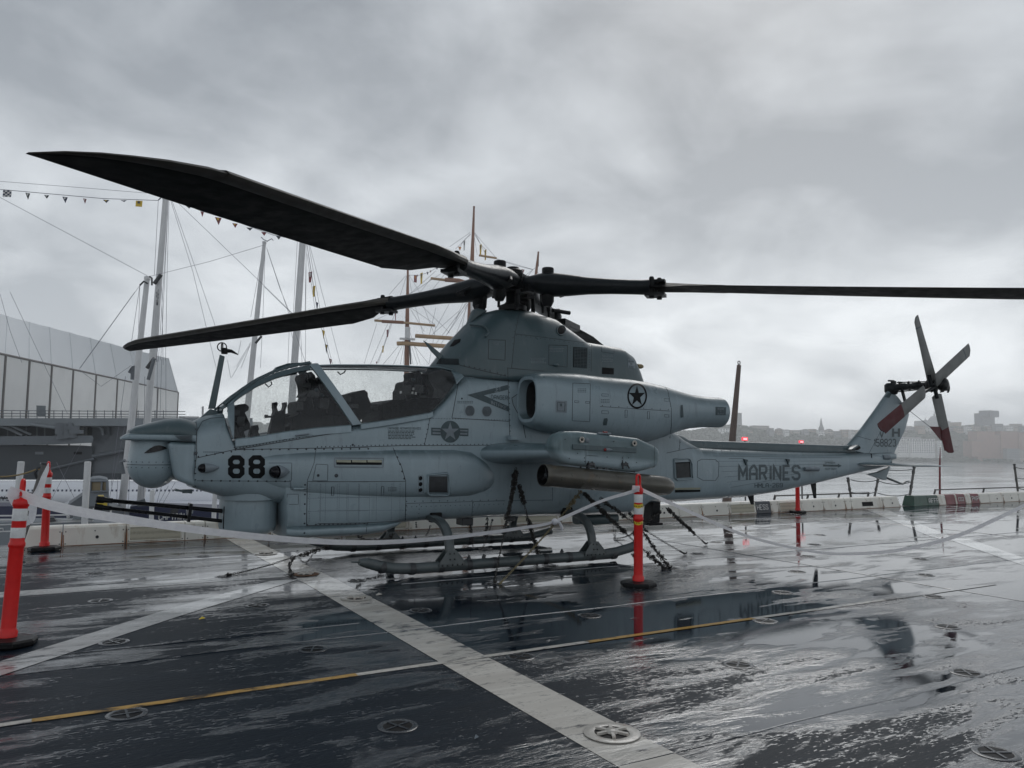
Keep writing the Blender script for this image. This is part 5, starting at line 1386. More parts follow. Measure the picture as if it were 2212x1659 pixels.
mb = MB(); P_ = [skin(3, x, y, .012) for x, y in ((1395, 872), (1500, 866), (1505, 975))]; P_ = [p for p in P_ if p]
mb.tube(P_, .009, 6); mb.build('window_seal', M['hole'], s_)
s_ = skin_box('mesh_vent', 3, [(657, 30), (760, 36), (758, 186), (656, 178)], M['mark_black'], COWL, .004, 'black mesh vent on the cowling')
mb = MB()
for k in range(14): skin_line(mb, 3, [(662, 40+10.5*k), (755, 44+10.5*k)], .006, .0055, 30)
for k in range(9): skin_line(mb, 3, [(665+11*k, 36), (665+11*k, 180)], .006, .006, 30)
mb.build('mesh_wire', M['mark_grey'], s_, recalc=False)
skin_box('vent_slot', 3, [(866, 178), (952, 184), (952, 230), (866, 226)], M['hole'], COWL, .004)
s_ = skin_box('intake_port', 5, circ(1236, 996, 34, 38, 20), M['hole'], COWL, .004, 'round dark port high on the cowling')
mb = MB(); P_ = [skin(5, x, y, .004) for x, y in circ(1236, 998, 38, 42, 20)]; 
if all(P_): mb.tube(P_+[P_[0]], .012, 6, cap=False)
mb.build('port_rim', M['paint_dk'], s_)
skin_box('cowl_inlet', 5, [(265, 1140), (310, 1080), (365, 1072), (358, 1100), (300, 1138)], M['hole'], COWL, .004)
s_ = skin_box('mesh_vent', 5, [(180, 1242), (345, 1246), (345, 1298), (150, 1292)], M['mark_black'], COWL, .004)
mb = MB()
for k in range(5): skin_line(mb, 5, [(165, 1250+10*k), (342, 1252+10*k)], .005, .0055, 30)
mb.build('mesh_wire', M['mark_grey'], s_, recalc=False)
for cx in (1105, 1228):
    s_ = skin_box('round_louvre', 2, circ(cx, 493 if cx < 1200 else 497, 36, 40, 22), M['mark_pale'], FUS, .005, 'round slatted vent below the canopy')
    mb = MB()
    for k in range(9):
        yy = 493-30+7.6*k+(4 if cx > 1200 else 0); hw = 32*math.sqrt(max(.05, 1-((yy-495)/40)**2)); skin_line(mb, 2, [(cx-hw, yy), (cx+hw, yy)], .006, .007, 12)
    mb.build('slat', M['mark_black'], s_, recalc=False)
# sensor cones on the nose side
def sensor(name, c, ctr, tip, r_, lab):
    p = skin(c, *ctr, .0); t_ = skin(c, *tip, .0)
    p2 = p+Vector((0, -.055, 0)); ax = (t_+Vector((0, .02, 0)))-p2; Ln = ax.length
    mb = MB(); mb.lathe([(r_*1.1, -.01), (r_*1.12, .02), (r_*1.05, Ln*.25), (r_*.8, Ln*.5), (r_*.42, Ln*.78), (r_*.08, Ln)], p2, ax, 24)
    o = mb.build(name, M['mark_pale'], FUS, label=lab, auto=60)
    mb = MB(); mb.lathe([(.001, r_*1.04), (r_*.52, r_*.9), (r_*.9, r_*.52), (r_*1.04, 0), (r_*.9, -r_*.52), (.001, -r_)], p2+Vector((-r_*.45, -r_*.1, 0)), (-.8, -1, 0), 20); mb.build('sensor_lens', M['lens'], o)
sensor('missile_sensor', 1, (650, 908), (775, 905), .048, 'round black sensor with a pointed fairing beside the turret')
sensor('missile_sensor', 1, (1178, 936), (1280, 935), .066, 'larger round black sensor behind the number')
mb = MB(); p = skin(4, 640, 1128, 0); mb.lathe([(.03, 0), (.035, .1), (.045, .28), (.04, .30), (.001, .30)], p+Vector((-.02, -.03, 0)), (1, -.15, 0), 14, cap0=True); s_ = mb.build('boom_sensor', M['mark_pale'], BOOM)
mb = MB(); mb.lathe([(.036, .30), (.001, .302)], p+Vector((-.02, -.03, 0)), (1, -.15, 0), 14); mb.build('sensor_lens', M['lens'], s_)
mb = MB()
for c, x, y in ((4, 230, 1078), (4, 520, 1075)):
    p = skin(c, x, y, 0)
    if p: mb.prism([p+Vector((-.03, .02, .04)), p+Vector((.05, .02, .03)), p+Vector((.01, .02, -.06))], (0, -.05, 0))
mb.build('step_fitting', M['mark_grey'], BOOM)
mb = MB(); a, b_ = skin(1, 1300, 1050, .02), skin(1, 1390, 1055, .01); mb.tube([a, a.lerp(b_, .7), b_], [.02, .018, .002], 8); mb.build('drain_mast', M['paint'], FUS)
mb = MB(); a, b_ = onH(1, 1310, 672, -.50), onH(1, 1408, 660, -.50); mb.tube([a+Vector((0, -.03, 0)), b_+Vector((0, -.03, 0))], .016, 8, flat=.6); mb.build('door_handle', M['mark_pale'], FUS)
mb = MB()
for c, x, y, r_ in ((2, 137, 963, .022), (3, 1, 1, 0), (1, 1480, 962, .016), (1, 592, 800, .018), (2, 1048, 404, .012), (1, 1730, 740, .013)):
    if r_ == 0: continue
    p = skin(c, x, y, 0); q = skin(c, x, y, .01)
    if p: mb.lathe([(r_, 0), (r_*.95, .004), (r_*.5, .005), (.0001, .003)], p, q-p, 14)
mb.build('filler_cap', M['pad_steel'], FUS)
mb = MB()
for k, (c, x, y) in enumerate(((3, 905, 570),)):
    pass
skin_box('nacelle_vent', 3, [(880, 548), (905, 546), (908, 560), (900, 598), (874, 598), (874, 580)], M['mark_grey'], NAC, .004)
s_ = skin_box('nacelle_vent', 3, [(1436, 452), (1452, 450), (1458, 540), (1436, 542)], M['mark_grey'], NAC, .005)
s_ = skin_box('latch_plate', 3, [(530, 418), (612, 422), (610, 508), (530, 504)], M['mark_pale'], NAC, .003)
mb = MB(); skin_frame(mb, 3, [(542, 432), (597, 434), (595, 495), (542, 493)], .006, .005); skin_poly(mb, 3, [(562, 440), (575, 441), (575, 462), (562, 461)], .006, 2); mb.build('latch', M['mark_grey'], s_, recalc=False)
mb = MB(); p = onH(5, 1912, 1310, -.18); mb.lathe([(.035, -.02), (.035, .05), (.02, .08), (.001, .085)], p, (1, -.1, 0), 12, cap0=True); mb.build('rear_beacon', M['tan'], COWL)
P_ = [skin(5, x, y, .03) for x, y in ((450, 960), (520, 966), (570, 975), (598, 1000), (600, 1030), (575, 1062))]; P_ = [p for p in P_ if p]
mb = MB(); mb.tube(P_, .014, 8); mb.build('vent_pipe', M['paint_dk'], COWL)
mb = MB(); p = skin(5, 1190, 1300, .01); mb.lathe([(.05, 0), (.03, .02), (.001, .025)], p, (0, -1, -.2), 14, squash=.5); mb.build('cowl_bump', M['paint_dk'], COWL)

# panel gaps
mb = MB()
def pl(c, pts, w=.006, closed=False): skin_line(mb, c, pts, w*1.25, .002, 14, closed)
pl(1, [(597, 560), (598, 800), (570, 1055)]); pl(1, [(600, 835), (870, 775), (1843, 757)]); pl(2, [(0, 766), (600, 746), (1380, 742)])
pl(1, [(800, 515), (850, 640), (880, 775)], .008); pl(1, [(880, 775), (1740, 632)], .007); pl(1, [(600, 640), (640, 570), (700, 548), (800, 540)])
pl(1, [(1400, 1005), (1843, 1008)], .005); pl(2, [(0, 1008), (640, 1005), (640, 1165), (1360, 1145)], .005); pl(1, [(1400, 1008), (1395, 1330)], .006)
pl(1, [(600, 1000), (1280, 1005), (1282, 1065), (1395, 1065)], .004); pl(1, [(1395, 1325), (1843, 1312)], .006); pl(2, [(0, 1312), (360, 1305), (640, 1290)], .006)
pl(2, [(360, 1310), (350, 1400)]); pl(2, [(640, 1165), (636, 1290)]); pl(2, [(548, 760), (575, 830), (610, 900), (640, 1005)], .005)
pl(2, [(1032, 240), (975, 545), (1395, 570)], .006); pl(2, [(1032, 240), (1380, 265)], .007); pl(2, [(1380, 180), (1395, 690)], .006); pl(2, [(1410, 400), (1500, 340)]); pl(2, [(1410, 400), (1420, 450), (1490, 580), (1510, 690)], .007)
pl(2, [(815, 545), (800, 640), (775, 740)], .004); pl(2, [(1125, 1150), (1120, 1260)], .004); pl(2, [(1705, 1050), (1705, 1145)], .004); pl(2, [(1400, 1145), (1700, 1140)], .004)
pl(1, [(1465, 760), (1450, 870), (1400, 1000)], .004); pl(1, [(1255, 1098), (1335, 1098), (1335, 1172), (1255, 1172)], .004, True); pl(1, [(1300, 640), (1412, 640), (1410, 680), (1305, 685)], .004, True)
pl(1, [(1465, 880), (1550, 885), (1548, 1000), (1440, 1000)], .004, True); pl(1, [(1120, 872), (1288, 872), (1285, 1000), (1270, 1000)], .004)
pl(2, [(102, 1045), (120, 1045), (118, 1108), (100, 1108)], .005, True); pl(2, [(464, 1042), (482, 1042), (480, 1102), (462, 1102)], .005, True); pl(1, [(1578, 1045), (1595, 1045), (1592, 1108), (1576, 1108)], .005, True)
mb.build('panel_gap', M['line'], FUS, recalc=False, kind='stuff')
mb = MB()
pl(5, [(350, 1300), (620, 1365), (760, 1395)], .007); pl(5, [(880, 815), (835, 1030), (805, 1325)], .005); pl(5, [(835, 1028), (1100, 1060), (1440, 1105)], .005); pl(5, [(605, 1078), (752, 1084), (748, 1258), (602, 1246)], .007, True)
pl(5, [(1130, 1125), (1292, 1130), (1288, 1318), (1128, 1298)], .007, True); pl(5, [(765, 1325), (1000, 1345), (1090, 1352)], .006); pl(5, [(1500, 1105), (1498, 1355)], .005); pl(5, [(1585, 1118), (1590, 1185), (1698, 1200), (1698, 1140)], .005)
mb.build('panel_gap', M['line'], COWL, recalc=False, kind='stuff')
mb = MB()
pl(3, [(655, 292), (782, 298), (778, 572), (650, 565)], .005, True); pl(3, [(852, 462), (1360, 495)], .005); pl(3, [(1300, 282), (1345, 350), (1370, 480), (1370, 600), (1360, 690)], .005)
pl(3, [(1034, 488), (1050, 488), (1048, 542), (1034, 542)], .005, True); pl(3, [(1196, 498), (1212, 498), (1210, 552), (1196, 552)], .005, True)
for q in ((865, 370, 912, 388), (865, 492, 912, 515), (1318, 405, 1352, 425), (1320, 520, 1352, 540), (668, 420, 698, 435), (748, 425, 776, 440)):
    pl(3, [(q[0], q[1]), (q[2], q[1]+2), (q[2], q[3]), (q[0], q[3]-2)], .004, True)
mb.build('panel_gap', M['line'], NAC, recalc=False, kind='stuff')
mb = MB()
pl(3, [(1560, 860), (1590, 845), (1690, 848), (1715, 870), (1712, 970), (1690, 1000), (1600, 998), (1558, 975)], .006, True); pl(3, [(1430, 775), (1432, 700)], .005); pl(3, [(1335, 800), (1500, 765), (1936, 765)], .006)
pl(4, [(0, 990), (500, 1010), (1080, 1021)], .007); pl(4, [(120, 1058), (222, 1058), (225, 1090)], .005); pl(4, [(340, 1058), (510, 1060)], .004)
for k in range(7): pl(4, [(10+20*k, 1040+36*k), (900-60*k, 1052+22*k)], .003)
mb.build('panel_gap', M['line'], BOOM, recalc=False, kind='stuff')
mb = MB()
pl(4, [(975, 895), (1100, 930)], .005); pl(4, [(1085, 1020), (1160, 880), (1330, 640)], .004); pl(4, [(1080, 1022), (1250, 1035)], .006)
mb.build('panel_gap', M['line'], FIN, recalc=False, kind='stuff')
skin_box('fin_vent', 't', [(775, 1272), (830, 1216), (868, 1222), (832, 1286)], M['mark_grey'], FIN, .004)
skin_box('cap_opening', 'f', [(232, 712), (250, 715), (252, 770), (240, 760)], M['hole'], FIN, .004) if skin('f', 240, 740) else None

# rivet rows
mb = MB()
rivets(mb, 1, [(888, 745), (1720, 612)], 20); rivets(mb, 1, [(888, 765), (1730, 622)], 24); rivets(mb, 1, [(822, 520), (860, 640), (872, 760)], 24, .006)
rivets(mb, 1, [(610, 825), (850, 790)], 60, .008); rivets(mb, 1, [(880, 775), (1843, 768)], 62, .009); rivets(mb, 1, [(640, 1000), (1240, 1005)], 62, .009); rivets(mb, 1, [(590, 580), (588, 1040)], 42, .007)
rivets(mb, 2, [(275, 622), (800, 535), (940, 400), (1015, 300)], 22, .005); rivets(mb, 2, [(0, 755), (540, 740), (1380, 735)], 30, .006); rivets(mb, 2, [(1045, 252), (1370, 275)], 16, .006); rivets(mb, 2, [(1385, 560), (820, 548)], 20, .005)
rivets(mb, 2, [(1390, 280), (1400, 680)], 40, .006); rivets(mb, 2, [(812, 560), (775, 730)], 30, .006); rivets(mb, 2, [(560, 780), (600, 880), (630, 985)], 40, .010); rivets(mb, 2, [(648, 1150), (1300, 1140)], 55, .006)
for x in (1420, 1500, 1620, 1700, 1780): rivets(mb, 1, [(x, 1030), (x-4, 1290)], 17, .0035)
for x in (20, 60, 160, 215, 300, 380, 430, 540, 600): rivets(mb, 2, [(x, 1025), (x-4, 1280)], 17, .0035)
for y in (1120, 1215): rivets(mb, 2, [(10, y), (620, y)], 17, .0035); rivets(mb, 1, [(1410, y+8), (1840, y+2)], 17, .0035)
rivets(mb, 2, [(650, 1190), (1350, 1170)], 34, .005); rivets(mb, 2, [(645, 1180), (640, 1280)], 30, .007); rivets(mb, 2, [(740, 1175), (735, 1270)], 30, .005); rivets(mb, 2, [(1132, 1160), (1128, 1255)], 24, .005)
rivets(mb, 1, [(1400, 1320), (1840, 1305)], 60, .008); rivets(mb, 2, [(20, 1318), (340, 1312)], 60, .008); rivets(mb, 1, [(1385, 1030), (1380, 1380)], 60, .009)
mb.build('rivet', M['line'], FUS, kind='stuff')
mb = MB()
rivets(mb, 5, [(350, 1290), (620, 1350), (750, 1385)], 45, .008); rivets(mb, 5, [(815, 1325), (820, 1060), (865, 840)], 45, .006); rivets(mb, 5, [(850, 1038), (1430, 1118)], 40, .006); rivets(mb, 5, [(1485, 1120), (1482, 1340)], 22, .006); rivets(mb, 5, [(1320, 1130), (1320, 1330), (1480, 1345)], 22, .004)
mb.build('rivet', M['line'], COWL, kind='stuff')
mb = MB(); rivets(mb, 3, [(1300, 282), (1345, 350), (1370, 480), (1370, 600), (1360, 690)], 17, .006); rivets(mb, 3, [(870, 455), (1350, 485)], 60, .006); mb.build('rivet', M['line'], NAC, kind='stuff')
mb = MB(); rivets(mb, 4, [(10, 1000), (1060, 1026)], 60, .007); rivets(mb, 3, [(1440, 700), (1425, 770)], 20, .006); mb.build('rivet', M['line'], BOOM, kind='stuff')
# ------------------------------------------------------------------ delineator posts
M['orange'] = simple('post_orange_red', (.70, .008, .006), .45, 0, .08, 6, coat=.08, dirt=(.45, .01, .01))
M['refl'] = simple('reflective_white', (.75, .76, .76), .3, 0, .12, 20, coat=.4)
M['rubber'] = simple('black_rubber', (.010, .010, .011), .45, 0, .3, 8, coat=.4)
M['caution'] = simple('yellow_tape', (.70, .52, .02), .35, 0, .1, 9, coat=.4)
def make_post(loc, rot, label, lean=0.0, stripes=True, ctape=True):
    p = empty('delineator_post', (0, 0, 0), label, 'traffic post', 'orange traffic posts on the deck')
    mb = MB(); n = 8
    ring_ = lambda r_, z: [Vector((r_*math.cos(2*PI*(k+.5)/n), r_*math.sin(2*PI*(k+.5)/n), z)) for k in range(n)]
    mb.rings([ring_(.195, .006), ring_(.20, .012), ring_(.20, .038), ring_(.185, .052), ring_(.06, .062)], True, True, False)
    mb.build('base', M['rubber'], p)
    mb = MB()
    mb.lathe([(.062, .05), (.064, .10), (.052, .115), (.050, .13), (.0485, .70), (.050, .705), (.056, .715), (.056, .735), (.050, .745), (.0475, .76), (.0475, 1.0), (.054, 1.01), (.056, 1.03), (.050, 1.055), (.036, 1.065), (.034, 1.09), (.001, 1.092)], (0, 0, 0), seg=24)
    t = mb.build('tube', M['orange'], p, auto=50)
    mb = MB()
    pts = [(-.032, 1.08), (-.034, 1.16), (-.028, 1.19), (-.012, 1.20), (.012, 1.20), (.028, 1.19), (.034, 1.16), (.032, 1.08)]
    mb.tube([(x, 0, z) for x, z in pts], .013, 8); mb.build('handle', M['orange'], p)
    for z0, z1 in ((.90, .99), (.775, .85)):
        mb = MB(); mb.lathe([(.0486, z0), (.0492, z0+.003), (.0492, z1-.003), (.0486, z1)], (0, 0, 0), seg=24); mb.build('reflective_band', M['refl'], p)
    if ctape:
        for z0, z1 in ((.845, .885), (.665, .695)):
            mb = MB(); rs = []
            for k in range(25):
                a = 2*PI*k/24; r_ = .0515+.0015*math.sin(5*a); w_ = .006*math.sin(3*a)
                rs.append([Vector((r_*math.cos(a), r_*math.sin(a), z0+w_)), Vector((r_*math.cos(a), r_*math.sin(a), z1+w_))])
            mb.rings(rs, False, False, True, closed=False); t_ = mb.build('caution_tape', M['caution'], p)
            mb = MB()
            for k in range(12):
                a0 = 2*PI*k/12
                for q in range(3):
                    a1 = a0+.05+.12*q
                    mb.add([Vector((.0535*math.cos(a), .0535*math.sin(a), z)) for a, z in ((a1, z0+.012), (a1+.07, z0+.012), (a1+.07, z0+.022), (a1, z0+.022))], [(0, 1, 2, 3)])
            mb.build('tape_print', M['mark_black'], t_, recalc=False, kind='stuff')
    p.location = loc; p.rotation_euler = rot
    return p
P1 = make_post((5.44, 6.66, 0), (0, 0, .3), 'orange traffic post with yellow caution tape in front of the rocket tube')
def dup_post(loc, rot, label):
    c = copy_tree(P1); c.location = loc; c.rotation_euler = rot; c['label'] = label
    for ch in list(c.children):              # only the first post is wound with caution tape
        if ch.name.startswith('caution_tape'):
            for g_ in list(ch.children): bpy.data.objects.remove(g_)
            bpy.data.objects.remove(ch)
    return c
P0 = dup_post((-.31, 6.83, 0), (R(1.5), R(2.2), 1.4), 'tilted orange traffic post nearest the camera at the frame edge')
P2 = dup_post((-.20, 12.42, 0), (0, R(1.2), 1.9), 'orange traffic post with trailing white tape beside the coaming end')
P3 = dup_post((15.10, 12.58, 0), (0, 0, .8), 'orange traffic post by the coaming under the tail boom')

# ------------------------------------------------------------------ white barrier tape
M['tape'] = bpy.data.materials.new('white_barrier_tape'); M['tape'].use_nodes = True
t = M['tape'].node_tree; b = t.nodes['Principled BSDF']; tl = t.nodes.new('ShaderNodeBsdfTranslucent'); mxs = t.nodes.new('ShaderNodeMixShader')
tf = noise_tex(t, 18, 4, .6); tcol = mixc(t, rampf(t, tf, .35, .65), (.80, .80, .83), (.90, .90, .92))
t.links.new(tcol, b.inputs['Base Color']); t.links.new(tcol, tl.inputs[0]); b.inputs['Roughness'].default_value = .4; mxs.inputs[0].default_value = .5
t.links.new(b.outputs[0], mxs.inputs[1]); t.links.new(tl.outputs[0], mxs.inputs[2]); t.links.new(mxs.outputs[0], t.nodes['Material Output'].inputs[0])
def tape(pts, w0, name, label, tw=None, n=60, mat=None, cat='barrier tape'):
    """flat band through the points with slow twist and creases"""
    pts = [Vector(p) for p in pts]
    seg = []
    for i in range(n+1):
        f = i/n*(len(pts)-1); k = min(len(pts)-2, int(f)); g = f-k
        p0 = pts[max(0, k-1)]; p1 = pts[k]; p2 = pts[k+1]; p3 = pts[min(len(pts)-1, k+2)]
        seg.append(.5*((2*p1)+(p2-p0)*g+(2*p0-5*p1+4*p2-p3)*g*g+(-p0+3*p1-3*p2+p3)*g**3))
    rs = []
    for i, p in enumerate(seg):
        d = (seg[min(i+1, n)]-seg[max(i-1, 0)]).normalized(); s_ = d.cross(Vector((0, 0, 1))).normalized(); u = s_.cross(d)
        f = i/n; a = tw(f) if tw else .5*math.sin(f*9)+.35
        w = w0(f) if callable(w0) else w0
        e = u*math.cos(a)+s_*math.sin(a); q = d.cross(e)
        rs.append([p+e*(w*(j/6-.5))+q*(w*.035*math.sin(j*2.4+f*9)) for j in range(7)])
    top = rs; mb = MB()
    mb.rings(rs, False, False, True, closed=False)
    return tag(mb.build(name, mat or M['tape'], None, auto=80, loc=pts[0]), label, cat, 'white barrier tape between the posts')
tape([(-.36, 6.83, 1.12), (-.05, 6.82, 1.0), (.35, 6.8, .905), (1.21, 6.74, .745), (2.19, 6.70, .63), (3.09, 6.68, .625), (4.11, 6.66, .70), (4.35, 6.66, .735)], lambda f: .085-.045*f, 'barrier_tape', 'wide white plastic tape sagging from the left post in front of the gun', lambda f: .15+.7*f)
tape([(4.35, 6.66, .735), (4.55, 6.66, .80), (4.95, 6.66, .93), (5.25, 6.65, 1.0), (5.42, 6.61, 1.045)], .045, 'barrier_tape', 'white tape rising from the knot to the post before the rocket tube', lambda f: .5)
mb = MB(); k0 = Vector((4.35, 6.655, .735))
mb.lathe([(.001, -.03), (.03, -.02), (.034, 0), (.028, .02), (.001, .03)], k0, (1, 0, .3), 10)
mb.tube([k0, k0+Vector((.05, -.01, -.01)), k0+Vector((.075, -.01, -.05)), k0+Vector((.085, -.01, -.085))], [.018, .026, .026, .02], 8, flat=.5)
tag(mb.build('tape_knot', M['tape'], None, loc=k0), 'knot with a short loose end joining two lengths of white tape', 'knot')
e1 = onZ(0, 2230, 1083, .93)
pts = [Vector((5.47, 6.64, 1.04))]
for x, y, f in ((1500, 1110, .12), (1620, 1160, .3), (1760, 1192, .5), (1850, 1196, .62), (1950, 1187, .75), (2060, 1160, .87), (2150, 1122, .95)):
    b_ = Vector((5.47, 6.64, 0)).lerp(Vector((e1.x, e1.y, 0)), f)
    # plane through both ends, upright
    n_ = Vector((e1.y-6.64, -(e1.x-5.47), 0)); r_ = ray(0, x, y); t_ = (Vector((5.47, 6.64, 0))-CC).dot(n_)/r_.dot(n_); pts.append(CC+r_*t_)
pts.append(e1)
tape(pts, .045, 'barrier_tape', 'thin white tape sagging low over the wet deck on the right', lambda f: .5+.4*math.sin(f*6))
tape([(-.20, 12.40, 1.15), (-.25, 12.2, 1.0), (-.3, 12.0, .8), (-.42, 11.6, .62)], .10, 'barrier_tape', 'loose white tape hanging down from the post by the coaming', lambda f: 1.2*f)
tape([(-.36, 6.85, 1.10), (-.28, 7.6, .86), (-.28, 8.6, .70), (-.28, 9.6, .72), (-.30, 10.6, .85)], .07, 'barrier_tape', 'crumpled white tape trailing behind the nearest post', lambda f: 2*f)
mb = MB(); mb.tube([(5.41, 6.66, 1.02), (5.41, 6.66, 1.085)], [.052, .040], 16, cap=False)
tag(mb.build('tape_wrap', M['tape'], None, loc=(5.41, 6.66, 1.02)), 'white tape wound round the neck of the post by the rocket tube', 'tape wrap')

# ------------------------------------------------------------------ tie-down chains
M['chain_dk'] = simple('oily_chain', (.022, .020, .017), .42, .3, .4, 30, coat=.3)
M['chain_y'] = simple('brass_chain', (.24, .20, .11), .4, .35, .35, 30)
def link_into(mb, p, d, roll, Ln, w, th):
    d = d.normalized(); u = Vector((0, 0, 1)) if abs(d.z) < .95 else Vector((1, 0, 0)); s_ = d.cross(u).normalized(); u = s_.cross(d)
    e = s_*math.cos(roll)+u*math.sin(roll); q = d.cross(e); pts = []
    for k in range(8):
        a = 2*PI*k/8; cx = math.cos(a); sy = math.sin(a)
        pts.append(p+d*(cx*w*.5+math.copysign((Ln-w)*.5, cx) if abs(cx) > .1 else 0)+e*(sy*w*.5))
    n = len(pts); rs = []
    for k in range(n):
        tt = (pts[(k+1) % n]-pts[k-1]).normalized(); nn = tt.cross(q).normalized()
        rs.append([pts[k]+(nn*math.cos(2*PI*j/4)+q*math.sin(2*PI*j/4))*th for j in range(4)])
    b0 = len(mb.v); mb.v += [v for r_ in rs for v in r_]
    for k in range(n):
        for j in range(4):
            mb.f.append([b0+k*4+j, b0+k*4+(j+1) % 4, b0+((k+1) % n)*4+(j+1) % 4, b0+((k+1) % n)*4+j]); mb.sm.append(True)
def chain(pts, label, size=.034, mat=None, wraps=(), hook=True, name='tie_down_chain'):
    pts = [Vector(p) for p in pts]; root = empty(name, pts[-1], label, 'chain', 'chains holding the helicopter to the deck')
    mb = MB(); acc = 0; i = 0; roll = 0
    for a, b_ in zip(pts[:-1], pts[1:]):
        L_ = (b_-a).length; n = max(1, int(L_/(size*.78))); d = b_-a
        for j in range(n):
            link_into(mb, a.lerp(b_, (j+.5)/n), d, roll+random.uniform(-.2, .2), size, size*.6, size*.105); roll += PI/2
    mb.build('chain_links', mat or M['chain_dk'], root, recalc=False, kind='stuff')
    tot = len(pts)-1
    for (f0, f1, dens) in wraps:           # doubled-up links wound round the chain
        mb = MB()
        for k in range(int(dens*.8)):
            f = (f0+(f1-f0)*random.random())*tot; s = min(tot-1, int(f)); p = pts[s].lerp(pts[s+1], f-s)
            p = p+Vector((random.uniform(-1, 1), random.uniform(-1, 1), random.uniform(-1, 1)))*size*.55
            link_into(mb, p, Vector((random.uniform(-1, 1), random.uniform(-1, 1), random.uniform(-1.3, .8))), random.random()*3, size*1.1, size*.66, size*.13)
        mb.build('wrapped_links', mat or M['chain_dk'], root, recalc=False, kind='stuff')
    if hook:
        mb = MB(); p = pts[-1]; d = (pts[-2]-p).normalized()
        mb.tube([p+d*.09, p+d*.03, p+Vector((.02, 0, .005)), p+Vector((.035, 0, .03))], [.011, .014, .012, .008], 6)
        mb.build('hook', mat or M['chain_dk'], root)
    return root
def sag(a, b_, s=.06, n=6):
    a, b_ = Vector(a), Vector(b_); return [a.lerp(b_, i/n)-Vector((0, 0, s*4*(i/n)*(1-i/n))) for i in range(n+1)]
g = lambda c, x, y: onZ(c, x, y, .012)
h_ = lambda c, x, y, yo: onH(c, x, y, yo)
random.seed(11)
n1 = g('a', 1400, 262); q0 = Vector((3.25, 10.35, .20)); 
cA = onY('a', 1830, 145, 9.75)
chain(sag(q0, cA, .03)+sag(cA, n1, .02)[1:], 'dark chain from the far skid toe to the deck left of the nose', .036, wraps=((.0, .45, 90),))
cB = onY('a', 1830, 145, 9.6); chain([cB, onY('a', 1800, 200, 9.45), onZ('a', 1808, 262, .012)], 'short chain hanging doubled onto the rusty deck fitting', .036, wraps=((0, 1, 20),))
chain(sag(onY('a', 1860, 150, 9.7), onY('a', 1950, 120, 9.9), .09), 'slack chain loop hanging before the skid toe', .034, hook=False)
p0 = h_(2, 1440, 905, -.5); p1 = h_(2, 1425, 1040, -.6)
lug = Vector((5.35, HY-.46, 1.0))
chain([p0, p1], 'short dark chain hanging from the underside of the stub wing', .045, wraps=((.2, 1, 60),), hook=False)
L1 = onZ('b', 1018, 312, .012)
chain(sag(p1, L1, .0, 8), 'left leg of the forked chain, running down behind the near skid', .036, wraps=((0, .38, 130), (.4, .46, 10)))
R1 = onZ('e', 1512, 440, .012)
chain(sag(p1+Vector((.08, 0, 0)), R1, .0, 8), 'right leg of the forked chain, ending between the skids', .038, wraps=((0, .25, 80), (.45, 1, 120)))
Y1 = onZ('b', 1052, 316, .012); k1 = h_(3, 712, 1078, -.55)
kx = h_(3, 620, 1200, -.7)
chain([k1, kx]+sag(kx, Y1, .02, 8)[1:], 'pale brass chain slanting down in front of the near skid', .040, M['chain_y'], wraps=((0, .11, 50),))
B1 = onZ('g', 1640, 955, .012); k2 = h_(3, 735, 1085, -.5)
chain(sag(k2, B1, .02, 8), 'heavy black chain running from the wing root to the deck behind the post', .038, wraps=((0, .55, 240), (.8, 1, 60)))
B2 = onZ('g', 1838, 815, .012); k3 = h_(3, 800, 1085, -.4)
chain(sag(k3, B2, .04, 10), 'long dark chain passing behind the orange post to the right', .036, wraps=((0, .35, 120), (.5, .6, 20)))
B3 = onZ('g', 2040, 720, .012); k4 = h_(3, 1330, 1195, -.1)
chain(sag(k4, B3, .0, 8), 'dark wrapped chain from the tail mount to the wet deck', .036, wraps=((.05, .72, 190),))
B4 = onZ('g', 1145, 660, .012); k5 = h_(3, 1295, 1225, -.1); k6 = h_(3, 1205, 1290, -.3)
chain(sag(k5, k6, .0, 3)+sag(k6, B4, .08, 8)[1:], 'dark chain from the tail mount back towards the belly', .034, wraps=((.0, .3, 40), (.35, .6, 60)))
k7 = h_(3, 985, 1120, -.2); k8 = h_(3, 1110, 1290, -.35); B5 = onZ('g', 1690, 950, .012)
chain(sag(k7, k8, .0, 3)+sag(k8, B5, .02, 8)[1:], 'second heavy chain crossing behind the orange post', .036, wraps=((0, .3, 90), (.5, 1, 90)))
for x0, y0, x1, y1, s_, lab in ((1110, 1275, 1130, 1480, 0, 'chain hanging straight from the belly behind the near leg'), (1235, 1275, 1215, 1400, .10, 'looped chain hanging under the belly'),
                     (1268, 1290, 1180, 1520, .05, 'thin chain from the belly towards the far skid'), (820, 1325, 785, 1400, .02, 'short chain end under the ammunition bay'), (715, 1300, 718, 1340, 0, 'stub of chain under the belly fairing')):
    chain(sag(h_(2, x0, y0, -.1), h_(2, x1, y1, .1), s_, 5), lab, .036, wraps=((0, .8, 26),) if x0 in (1110, 1235) else (), hook=False)
for k in range(2): chain(sag(h_('e', 2055+22*k, 190, -.1), h_('e', 2060+10*k, 300, -.1), 0, 4), ('left' if k == 0 else 'right')+' strand of the doubled chain hanging behind the rear leg', .036, hook=False)
chain(sag(Vector((3.2, 9.6, .40)), Vector((3.9, 9.9, .30)), .12, 6), 'slack oily chain draped under the nose of the belly', .036, wraps=((0, 1, 60),), hook=False)

